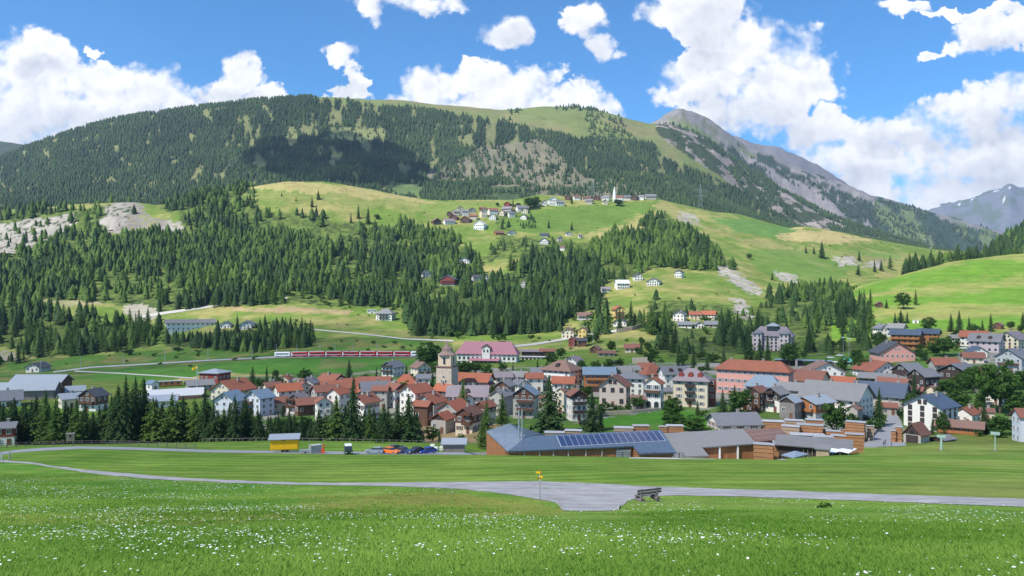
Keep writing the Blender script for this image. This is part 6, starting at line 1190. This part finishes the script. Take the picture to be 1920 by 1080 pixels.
# ------------------------------------------------------------ vehicles
def car(px, py, rot, col, label, suv=0, roofm=None, group='cars parked by the meadow road', d=None, rough=.25):
    d = d or float(hit(px, py)[0]); p = W(px, d, .05); r = empty('parked_car', p, facing(px)+R(rot), label, 'car', group)
    m, gg, b_ = new_mat('car_paint'); b_.inputs['Base Color'].default_value = (*col, 1); b_.inputs['Roughness'].default_value = rough; b_.inputs['Coat Weight'].default_value = .5
    L2 = 2.15
    if suv: prof = [(-2.0,.35),(2.0,.35),(2.02,1.15),(1.0,1.25),(.95,1.28),(-2.0,1.28)]; gl = [(.98,1.27),(.72,1.88),(-1.92,1.88),(-1.98,1.27)]; rt = [(.70,1.87),(.62,2.0),(-1.85,2.0),(-1.95,1.87)]
    else: prof = [(-2.1,.32),(-2.18,.6),(-2.1,.95),(-1.5,1.0),(1.0,.97),(1.95,.78),(2.18,.6),(2.15,.35),(1.9,.25),(-1.9,.25)]; gl = [(1.02,.96),(.25,1.36),(-1.3,1.38),(-1.98,.98)]; rt = [(.32,1.35),(.15,1.44),(-1.15,1.46),(-1.42,1.36)]
    def pris(prof, wd, ins=0): b = MB(); b.prism(prof, -wd, wd, 'y'); return b
    bo = pris(prof, .86).build('body', m, r); md = bo.modifiers.new('bevel', 'BEVEL'); md.width = .07; md.segments = 2
    pris(gl, .76).build('window', GLASS, r); pris(rt, .74).build('car_roof', roofm or m, r)
    for x in (-1.32, 1.32):
        for s in (-1, 1):
            wh = MB().bar((x, s*.70, .32), (x, s*.90, .32), .33, n=14).build('wheel', RUB, r); MB().bar((x, s*.895, .32), (x, s*.915, .32), .19, n=10).build('rim', STEEL, wh)
    for s in (-1, 1): MB().box(2.10 if not suv else 1.98, 2.2 if not suv else 2.06, s*.62-.16, s*.62+.16, .60, .76).build('headlight', WHITEP, r); MB().box(-2.21 if not suv else -2.05, -2.1 if not suv else -1.97, s*.66-.12, s*.66+.12, .62, .82).build('tail_light', REDP, r)
    MB().box(2.13 if not suv else 2.0, 2.19 if not suv else 2.05, -.45, .45, .40, .56).build('grille', BLACKP, r); return r
car(703,850.5,160,(.26,.33,.38),'silver estate car at the left end of the parked row'); car(733,850.8,-38,(.85,.20,.02),'bright orange saloon car second in the parked row'); car(757,850.8,-40,(.025,.04,.10),'dark navy car between the orange and the black one')
car(779,850.8,-142,(.012,.014,.018),'black car fourth in the parked row'); car(801,850.5,-150,(.02,.06,.32),'shiny blue car at the right end of the parked row'); car(653,851.5,-86,(.03,.05,.04),'dark green off-road vehicle with white roof parked alone',1,WHITEP)
car(745,845,20,(.05,.06,.08),'grey car half hidden behind the orange saloon'); car(1097,797,10,(.02,.02,.03),'dark car below the house with the red awning',0,None,'cars in the village'); car(1625,786,5,(.02,.025,.04),'dark blue car beside the village road wall',0,None,'cars in the village')
car(1806,655,10,(.7,.7,.7),'white van-like car before the red walled house',1,None,'cars in the village'); car(1557,672,0,(.75,.75,.75),'white car beyond the sports field',0,None,'cars in the village'); car(1575,668,0,(.7,.7,.7),'second white car beyond the sports field, nearer the floodlights',0,None,'cars in the village')
# yellow trailer wagon
d = float(hit(534, 848)[0]); w = 50*d/FP; t = empty('work_wagon', W(534, d, .05), facing(534)+R(-6), 'bright yellow box wagon with overhanging pale roof by the road', 'wagon')
MB().box(-w/2, w/2, -1.2, 1.2, .75, 3.15).build('body', YELP, t); MB().slab([(-w/2-.45,-1.7,3.2), (w/2+.35,-1.7,3.2), (w/2+.35,1.5,4.0), (-w/2-.45,1.5,4.0)], .12).build('roof', MAT['roof pale metal'], t)
for s in (-1, 1): MB().box(*sorted((s*.03, s*(w/2-.15))), -1.26, -1.20, .9, 3.0).build('door', YELP, t)
MB().box(-.35,.1,-1.29,-1.26,2.75,2.95).build('vent', BLACKP, t)
for x in (-.35, .55):
    for s in (-1, 1): MB().bar((x, s*.95, .38), (x, s*1.15, .38), .36, n=14).build('wheel', RUB, t)
d = float(hit(571, 850)[0]); t = empty('flat_trailer', W(571, d, .03), facing(571), 'low pale metal trailer right of the yellow wagon', 'trailer'); MB().box(-1.1,1.1,-.7,.7,.35,.8).build('bed', STEEL, t)
for s in (-1, 1): MB().bar((.2, s*.75, .25), (.2, s*.9, .25), .25, n=12).build('wheel', RUB, t)
d = float(hit(591, 850)[0]); t = empty('loader_crate', W(591, d, .03), facing(591)+R(20), 'grey slatted steel crate between the low trailer and the orange machine', 'crate')
for k in range(5): MB().box(-1.2,1.2,-.8,-.72,.2+k*.36,.42+k*.36).build('slat', STEEL, t)
for x in (-1.2,1.2): MB().box(x-.06,x+.06,-.85,.8,0,2.0).build('post', STEEL, t)
MB().box(-1.2,1.2,-.7,.8,.1,1.9).build('load', MAT['grey'], t)
d = float(hit(606, 850)[0]); t = empty('machine', W(606, d, .03), facing(606), 'orange red implement standing beside the steel crate', 'machine'); ORM = M_plain('orange_paint', (.7,.10,.02), .5, .1)
MB().box(-.35,.35,-.5,.5,.1,1.0,taper=.08).build('base', ORM, t); MB().bar((0,0,1),(.1,0,2.1),.18,n=8,r2=.1).build('mast', ORM, t); MB().bar((.1,0,2.0),(.6,0,1.5),.09,n=6).build('arm', ORM, t)
h_(831,872,850,834,827,'m',-3,'grey wood','pale metal','',d=177,ratio=.6,win=False,ch=0,cat='shed',label='little weathered shed with pale blue roof left of the sawmill')
BALE = M_plain('white_wrap', (.62,.68,.55), .45, .06)
for x, y in ((811,842),(818,847),(828,846)):
    d = float(hit(x, y)[0]); b = MB(); n = 14; r_ = .65; pr = [(-.6,.45),(-.5,.62),(0,.66),(.5,.62),(.6,.45)]; ps = []
    for xx, rr in pr: ps += [(xx, rr*math.cos(6.283*k/n), .62+rr*math.sin(6.283*k/n)) for k in range(n)]
    b.poly(ps, [(i*n+k, i*n+(k+1) % n, (i+1)*n+(k+1) % n, (i+1)*n+k) for i in range(4) for k in range(n)]+[tuple(range(n)), tuple(range(4*n, 5*n))]); o = b.build('silage_bale', BALE, None, W(x, d), (0,0,random.random()*3))
    tag(o, {811:'pale wrapped round bale set back behind the blue car', 818:'pale wrapped round bale in front of the other two', 828:'pale wrapped round bale nearest the little weathered shed'}[x], 'bale', 'wrapped bales beside the cars')
# pale box hut on the fence
d = 182; t = empty('observation_hut', W(132, d), facing(132), 'pale box on legs above the rail fence at the left', 'hut'); MB().box(-.85,.85,-.7,.7,1.3,3.0).build('cabin', MAT['pale wood'], t); MB().box(-.2,.2,-.75,-.70,2.3,2.75).build('opening', BLACKP, t); MB().box(-1,1,-.85,.85,3.0,3.1).build('roof', MAT['grey wood'], t)
for x in (-.7,.7):
    for y in (-.55,.55): MB().box(x-.07,x+.07,y-.07,y+.07,-.3,1.3).build('leg', MAT['grey wood'], t)
# ------------------------------------------------------------ signpost and bench
d = float(hit(1012.5, 941)[0]); t = empty('signpost', W(1012.5, d, -.03), 0, 'grey hiking signpost with yellow direction arrows beside the gravel turning place', 'signpost')
MB().bar((0,0,-.3),(0,0,2.15),.033,n=10).build('pole', STEEL, t)
for z, m_ in ((1.62,WHITEP),(1.74,REDP),(1.86,WHITEP)): MB().bar((0,0,z),(0,0,z+.12),.05,n=10).build('band', m_, t)
AS = .72
for k, (z, a, s) in enumerate(((2.10,62,1),(1.95,-58,1),(2.24,-20,-1),(1.82,40,-1),(2.36,70,1))):
    ar = MB(); ar.prism([(x_*AS,z_) for x_, z_ in ((-.02,-.07),(.42,-.07),(.52,0),(.42,.07),(-.02,.07))], -.012, .012, 'y'); o = ar.build('arrow_sign', YELP, t, (0, -.05, z), (0, 0, R(a if s > 0 else 180+a)))
    tx = MB()
    for q in range(3): tx.box((.06+q*.11)*AS, (.13+q*.11)*AS, -.016, -.013, -.018, .018)
    tx.build('lettering', BLACKP, o)
da, db = float(hit(1192, 943)[0]), float(hit(1240, 938)[0]); pa, pb = Vector(W(1192, da)), Vector(W(1240, db)); dv = pb-pa; ln = 1.9
t = empty('park_bench', pa.lerp(pb, .5), math.atan2(dv.y, dv.x), 'weathered grey plank bench on log feet beside the gravel path', 'bench'); t.rotation_euler.z = math.atan2(dv.y, dv.x)*.42
BW = M_wood('grey_plank', (.20,.18,.175), 2.0); hl = ln/2
for k in range(3): MB().box(-hl, hl, .12+k*.15, .25+k*.15, .42, .47).build('seat_plank', BW, t)
for k in range(2): MB().poly([(-hl-.05,.02+.0,.58+k*.20),(hl+.15,.02,.58+k*.20),(hl+.15,.07,.58+k*.20),(-hl-.05,.07,.58+k*.20),(-hl-.05,-.03,.75+k*.20),(hl+.15,-.03,.75+k*.20),(hl+.15,.02,.75+k*.20),(-hl-.05,.02,.75+k*.20)], [(0,3,2,1),(4,5,6,7),(0,1,5,4),(1,2,6,5),(2,3,7,6),(3,0,4,7)]).build('backrest', BW, t)
for x in (-hl*.72, hl*.72): MB().box(x-.06, x+.06, -.07, 0.0, .05, 1.0).build('support', BW, t); MB().bar((x,-.25,.18),(x,.62,.18),.17,n=12).build('log_foot', OLDW, t)
# weed tuft at the path
tree('shrub', 1547, float(hit(1547, 952)[0]), .55, 'dark green leafy weed clump growing at the edge of the path', None, 1.5)
# ------------------------------------------------------------ railway
rx = np.array([100,170,310,390,515,640,785.]); ry = np.array([698,689.3,681.3,676.3,670.3,668.8,669.3])
def rail(px): y = np.interp(px, rx, ry); d = float(hit(px, y)[0]); return Vector(W(px, d, .45))
tr_ = empty('train', rail(650), 0, 'long red mountain train with white locomotive on the railway line', 'train'); o0 = rail(650)
ends = [515,546]+[546+i*32.0 for i in range(1,8)]+[785]
TRED = M_plain('train_red', (.50,.012,.02), .35, .06); TWH = M_plain('train_white', (.75,.75,.76), .4, .08); TGR = M_plain('train_roof', (.50,.50,.52), .5, .08)
for i in range(len(ends)-1):
    a, b_ = rail(ends[i]+.6), rail(ends[i+1]-.6); dv = b_-a; l = dv.length; mid_ = (a+b_)/2; rz = math.atan2(dv.y, dv.x); white = i in (0, len(ends)-2)
    bd = MB(); bd.prism([(-1.3,.5),(1.3,.5),(1.35,1.6),(1.3,3.0),(.9,3.35),(-.9,3.35),(-1.3,3.0),(-1.35,1.6)], -l/2+.25, l/2-.25, 'x'); c = bd.build('locomotive' if i == 0 else 'carriage', TWH if white else TRED, tr_, mid_-o0, (0, -math.asin(dv.z/l), rz))
    MB().prism([(-.98,3.34),(.98,3.34),(.6,3.58),(-.6,3.58)], -l/2+.4, l/2-.4, 'x').build('carriage_roof', TGR, c)
    MB().box(-l/2+1.2, l/2-1.2, -1.40, -1.30, 1.75, 2.55).build('window_band', GLASS, c)
    if not white: MB().box(-l/2+.3, l/2-.3, -1.385, -1.31, 1.15, 1.40).build('white_stripe', TWH, c); MB().box(-l/2+.3, -l/2+1.1, -1.41, -1.31, .7, 2.9).build('carriage_door', TWH, c)
    for x in (-l/2+2.2, l/2-2.2): MB().box(x-1.1, x+1.1, -1.0, 1.0, .0, .62).build('bogie', BLACKP, c)
for i, x in enumerate((76,151,231,309,390,472,518,557,600,628,661,706,799)):
    if x < 105: d = float(hit(x, 699)[0])+4
    else: q = rail(min(x, 785)); d = q.y+3.5
    t = empty('catenary_mast', W(x, d, -.2), 0, f'{ORD[i]} grey overhead line mast from the left along the railway', 'mast', 'masts along the railway line'); MB().bar((0,0,0),(0,0,9.5),.20,n=6,r2=.14).build('pole', STEEL, t); MB().bar((0,0,7.6),(0,-3.6,8.1),.07,n=4).build('bracket', STEEL, t)
for i, x in enumerate((1050,1076,1112,1157,1271)):
    d = float(hit(x, {1050:668,1076:660,1112:655,1157:655,1271:655}[x])[0]); t = empty('lamp_mast', W(x, d, -.2), 0, f'slim tall mast at the station, {ORD[i]} from the left', 'mast', 'masts at the station'); MB().bar((0,0,0),(0,0,10),.14,n=6,r2=.1).build('pole', STEEL, t); MB().bar((0,0,9.8),(0,-1.8,10.1),.08,n=4).build('arm', STEEL, t)
d = float(hit(318, 724)[0]); t = empty('railway_wagon', W(318, d), facing(318), 'orange and brown wagon body left of the tall flagpole', 'wagon'); w = 42*d/FP/2; MB().box(-w,w,-1.4,1.4,.4,2.6).build('body', MAT['orange wood'], t); MB().box(-w-.1,w+.1,-1.5,1.5,2.6,2.9).build('roof', TGR, t)
for k in range(4): MB().box(-w+.8+k*w*.48, -w+.8+k*w*.48+1.2, -1.45, -1.40, 1.2, 2.1).build('window', GLASS, t)
# ------------------------------------------------------------ poles, flag, floodlights, lift
d = float(hit(370, 735)[0]); hgt = (HY-686)/FP*d-float(H(370, d)); t = empty('flagpole', W(370, d), 0, 'tall pale pole flying a yellow flag', 'flagpole'); MB().bar((0,0,-.5),(0,0,hgt),.28,n=10,r2=.16).build('pole', M_plain('pale_green_paint', (.42,.50,.44)), t)
fl = MB(); nx_ = 8; ps = [(-i*.38, math.sin(i*.9)*.18+(-.02 if j else .02), hgt-.1-k*1.1-i*.14+.12*math.sin(i)) for j in (0,1) for i in range(nx_) for k in (0,1)]
fl.poly(ps, [(2*i, 2*i+1, 2*i+3, 2*i+2) for i in range(nx_-1)]+[(2*nx_+2*i, 2*nx_+2*i+2, 2*nx_+2*i+3, 2*nx_+2*i+1) for i in range(nx_-1)]); fl.build('flag', YELP, t)
for i, (x, lab) in enumerate(((1581,'taller left floodlight mast at the sports field'),(1592,'right floodlight mast at the sports field'))):
    d = float(hit(x, 671)[0]); hh = (671-(633 if i == 0 else 635))*d/FP; t = empty('floodlight', W(x, d), 0, lab, 'floodlight', 'floodlights at the sports field'); MB().bar((0,0,-.3),(0,0,hh),.16,n=6,r2=.1).build('pole', STEEL, t)
    for k in range(4): MB().box(-1.1+k*.6,-.65+k*.6,-.2,.1,hh-.1,hh+.35).build('lamp', WHITEP, t)
d = float(hit(1588, 682)[0]); t = empty('sports_net', W(1588, d), facing(1588), 'turquoise net cage at the sports field', 'net'); NETM = M_plain('turquoise_net', (.05,.45,.45), .8, .1); MB().prism([(-2,-.3),(2,-.3),(2.4,2.6),(0,3.4),(-1.6,2.8)], -1.5, 1.5, 'y').build('net', NETM, t); [MB().bar((x,-1.6,-.4),(x,-1.6,3.2),.06).build('pole', STEEL, t) for x in (-2,0,2.3)]
h_(1556,1592,684,680,676,'f',0,'white','white','',ch=0,win=False,ratio=.4,cat='hall',label='flat white roofed clubhouse at the sports field')
GRNP = M_plain('pale_green_steel', (.33,.45,.38), .6, .08)
for x, yb, yt, lab in ((1765,844,816,'stout pale green ski lift support in front of the grey roof'),(1866,845,810,'taller ski lift support at the right in front of the dark tree')):
    d = float(hit(x, yb)[0]); hh = (yb-yt)*d/FP; t = empty('lift_support', W(x, d), facing(x), lab, 'ski lift support', 'ski lift supports'); MB().bar((0,0,-.3),(0,0,hh*.85),.32 if x < 1800 else .16,n=10,r2=.25 if x < 1800 else .12).build('column', GRNP, t); MB().box(-1.0,1.0,-.25,.25,hh*.85,hh).build('crosshead', GRNP, t); MB().box(-1.1,1.1,-.9,.9,-.35,.06).build('footing', M_plain('footing_soil', (.2,.12,.07)), t)
d = float(hit(1638, 828)[0]); t = empty('street_lamp', W(1638, d), 0, 'slender grey street lamp beside the timber yard road', 'street lamp'); hh = 38*d/FP; MB().bar((0,0,-.3),(0,0,hh),.07,n=6,r2=.05).build('pole', STEEL, t); MB().box(-.05,.6,-.1,.1,hh-.05,hh+.08).build('lamp_head', STEEL, t)
h_(1745,1788,838,826,818,'g',-30,'dark wood','grey','',ch=0,rows=1,win=False,d=226,ratio=1.2,cat='shed',label='dark woodshed with low grey roof right of the little barn')
# pylons and cables on the high slope
PYL = [(1313,1690,345,'lattice pylon standing on the shelf right of the upper church'),(1112,1760,338,'distant lattice pylon above the church row'),(1745,2040,440,'small lattice pylon far right above the fields')]
tops = []
for x, d, yt, lab in PYL:
    z0 = float(H(x, d)); hh = max((HY-yt)/FP*d-z0, 18); t = empty('pylon', W(x, d), 0, lab, 'pylon', 'pylons of the power line'); b = MB(); wd = hh*.09
    for sx in (-1,1):
        for sy in (-1,1): b.bar((sx*wd, sy*wd, -1), (sx*.5, sy*.5, hh), .18, n=4)
    for k in range(7):
        z = hh*k/7; z1 = hh*(k+1)/7; a = wd*(1-k/7)+.5*k/7; a1 = wd*(1-(k+1)/7)+.5*(k+1)/7; b.bar((-a,-a,z),(a1,-a1,z1),.09,n=3); b.bar((a,-a,z),(-a1,-a1,z1),.09,n=3)
    b.build('lattice', STEEL, t); aw = hh*.16
    for zz in (.72,.86): MB().bar((-aw,0,hh*zz),(aw,0,hh*zz),.3,n=4).build('crossarm', STEEL, t)
    tops.append([Vector(((x-960)/FP*d+sx*aw, d, z0+hh*zz)) for zz in (.72,.86) for sx in (-1,1)])
far_r = [pt(1560+k*6, 462+k*5, 1500) for k in range(4)]; far_l = [pt(820, 352+k*4, 1850) for k in range(4)]
for A, B, w_ in ((tops[0], far_r, 'sloping down right across the shelf from'), (tops[1], tops[0], 'strung between the two pylons left of'), (far_l, tops[1], 'running left above the hamlet towards')):
    for k in range(4):
        b = MB(); N_ = 16; L0 = (B[k]-A[k]).length; q = [A[k].lerp(B[k], i/N_)-Vector((0,0,L0*.035*4*(i/N_)*(1-i/N_))) for i in range(N_+1)]
        for p0_, p1_ in zip(q[:-1], q[1:]): b.bar(p0_-q[0], p1_-q[0], .09, n=3)
        o = b.build('power_cable', STEEL, None, q[0]); tag(o, f'thin power cable {w_} the tall pylon', 'cable', f'cables {w_} the tall pylon')
# ------------------------------------------------------------ people
SKIN = M_plain('skin', (.55,.33,.24), .6, .05); HAIRM = M_plain('hair', (.05,.03,.02), .7, .1)
def person(px, py, rot, shirt, trous, label, stride=.18, h=1.72, d=None):
    d = d or float(hit(px, py)[0]); me = bpy.data.meshes.new('figure'); V = []; E = []; Rr = []
    def chain(pts_, start=None):
        prev = start
        for (x, y, z, r) in pts_:
            V.append((x, y, z)); Rr.append(r)
            if prev is not None: E.append((prev, len(V)-1))
            prev = len(V)-1
        return prev
    st = stride
    chain([(0,0,.98,.135)]); t1 = chain([(0,0,1.15,.125),(0,.0,1.32,.145),(0,0,1.43,.11)], 0); chain([(0,-.01,1.50,.055),(0,-.015,1.56,.065),(0,-.02,1.63,.088),(0,-.01,1.70,.078)], t1)
    for s in (-1,1):
        f = s*st; chain([(s*.09,0,.90,.105),(s*.10,-f*.55-.02,.50,.068),(s*.10,-f*.9+.03,.12,.045),(s*.10,-f*.95-.08,.04,.045),(s*.10,-f*.95-.17,.03,.035)], 0)
        w_ = chain([(s*.17,0,1.40,.062),(s*.22,f*.3,1.12,.045),(s*.23,f*.7-.06,.88,.032),(s*.23,f*.8-.08,.82,.030)], t1)
        for k in range(4): chain([(s*.23+.0,f*.8-.115+k*.018,.77,.010),(s*.225,f*.8-.12+k*.018,.72+(.01 if k in (0,3) else 0),.008)], w_)
        chain([(s*.215,f*.8-.12,.80,.010),(s*.21,f*.8-.135,.765,.009)], w_)
    me.from_pydata(V, E, []); o = bpy.data.objects.new('person', me); C.objects.link(o); md = o.modifiers.new('skin', 'SKIN')
    for i, v in enumerate(me.skin_vertices[0].data): v.radius = (Rr[i], Rr[i]*(.75 if Rr[i] > .1 else 1)); v.use_root = (i == 0)
    sb = o.modifiers.new('sub', 'SUBSURF'); sb.levels = 1; sb.render_levels = 1
    dg = bpy.context.evaluated_depsgraph_get(); nm = bpy.data.meshes.new_from_object(o.evaluated_get(dg)); bpy.data.objects.remove(o); o = bpy.data.objects.new('person', nm); C.objects.link(o)
    for m_ in (SKIN, shirt, trous, RUB): nm.materials.append(m_)
    for p in nm.polygons: z = p.center.z; x = abs(p.center.x); p.material_index = 0 if (z > 1.46 or (x > .15 and z < .92)) else 3 if z < .09 else 2 if z < 1.0 else 1; p.use_smooth = True
    k = h/1.75; o.scale = (k, k, k); o.location = W(px, d, .05*k); o.rotation_euler = (0, 0, facing(px)+R(rot)); tag(o, label, 'person')
    hb = bmesh.new(); bmesh.ops.create_uvsphere(hb, u_segments=12, v_segments=8, radius=.1); hm = bpy.data.meshes.new('hair'); bmesh.ops.delete(hb, geom=[v for v in hb.verts if v.co.z < -.02 and v.co.y < .02], context='VERTS'); hb.to_mesh(hm); hb.free(); hm.materials.append(HAIRM); link('hair', hm, o, (0,.0,1.685), scale=(1,1.05,1.05))
    for s in (-1,1): MB().box(s*.035-.012, s*.035+.012, -.112, -.098, 1.645, 1.657).build('eye', BLACKP, o)
    MB().prism([(-.012,1.60),(.012,1.60),(0,1.64)], -.125, -.10, 'y').build('nose', SKIN, o)
def cl(n, c): return M_plain('cloth_'+n, c, .9, .1)
person(3,867,70,cl('pale_blue',(.55,.65,.75)),cl('white',(.7,.7,.7)),'person in pale blue and white walking at the left photo border',.25)
person(18,864.5,70,cl('grey_green',(.25,.32,.32)),cl('grey',(.3,.33,.36)),'person in grey green clothes following on the path at the left',.2)
person(1660,834,10,cl('slate',(.12,.14,.2)),cl('dark',(.05,.05,.08)),'person in dark slate clothes in the middle of the village square')
person(1657,838,-40,cl('navy',(.05,.07,.16)),cl('black',(.03,.03,.03)),'person in navy jacket nearest the meadow on the village square')
person(1671,838,30,cl('light_blue',(.25,.32,.45)),cl('navy2',(.06,.08,.18)),'person in light blue standing right of the others on the square')
person(1620,831,60,cl('black2',(.03,.03,.04)),cl('black3',(.03,.03,.04)),'person in black beside the tall timber block')
# ------------------------------------------------------------ clouds overhead that shade the village and the dark patch of forest
m, gg, b = new_mat('cloud_vapour'); b.inputs['Base Color'].default_value = (.85,.85,.87,1); b.inputs['Roughness'].default_value = 1
tcx = gg.n('ShaderNodeTexCoord'); nz = gg.noise(tcx.outputs['Object'], .006, 4, .6)
tr = gg.n('ShaderNodeBsdfTransparent'); ms = gg.n('ShaderNodeMixShader'); gg.put(ms.inputs[0], gg.rng(nz, .35, .65, .08, .24)); out = [x for x in m.node_tree.nodes if x.type == 'OUTPUT_MATERIAL'][0]
m.node_tree.links.new(tr.outputs[0], ms.inputs[1]); m.node_tree.links.new(b.outputs[0], ms.inputs[2]); m.node_tree.links.new(ms.outputs[0], out.inputs[0]); CLD = m
m2 = m.copy(); m2.name = 'thick_cloud_vapour'; mm = [x for x in m2.node_tree.nodes if x.type == 'MAP_RANGE'][0]; mm.inputs[3].default_value = .30; mm.inputs[4].default_value = .85
def cloud(cx_, cy_, z0_, rx, ry, seed, mat, alt=1900):
    k = (alt-z0_)/sdir[2]; c = np.array([cx_, cy_, z0_])+sdir*k
    bm = bmesh.new(); bmesh.ops.create_icosphere(bm, subdivisions=5, radius=1)
    me = bpy.data.meshes.new('cloud'); bm.to_mesh(me); bm.free(); n = len(me.vertices); co = np.zeros(n*3); me.vertices.foreach_get('co', co); co = co.reshape(-1, 3)
    f = 1+(fbm(co[:,0]*3+seed*7+50, co[:,1]*3+co[:,2]*2+50, 1., 4)-.5)*.75; co = co*f[:,None]*np.array([rx, ry, 110]); me.vertices.foreach_set('co', co.ravel()); me.materials.append(mat)
    me.polygons.foreach_set('use_smooth', np.ones(len(me.polygons), bool)); me.update(); o = link('cloud', me, loc=tuple(c)); tag(o, 'white cumulus cloud drifting high over the valley', 'cloud', 'clouds overhead', None); o['kind'] = 'stuff'
cloud(0, 190, -40, 640, 370, 1, CLD)
cloud(-420, 620, -30, 330, 110, 4, CLD)
cloud(-560, 2560, 430, 270, 400, 2, m2, 2050)
# ------------------------------------------------------------ the air
hz = MB(); hz.box(-9000, 11500, -300, 12300, -75, 1720)
m = bpy.data.materials.new('valley_air'); m.use_nodes = True; m.node_tree.nodes.clear(); gg = NG(m.node_tree)
pv = gg.n('ShaderNodeVolumePrincipled'); pv.inputs['Color'].default_value = (.60,.74,1.0,1); pv.inputs['Density'].default_value = 4.2e-5; pv.inputs['Anisotropy'].default_value = 0.1
om = gg.n('ShaderNodeOutputMaterial'); m.node_tree.links.new(pv.outputs[0], om.inputs['Volume'])
if HAZE:
    o = hz.build('haze', m); tag(o, 'faint blue mountain air', 'haze', None, 'stuff')
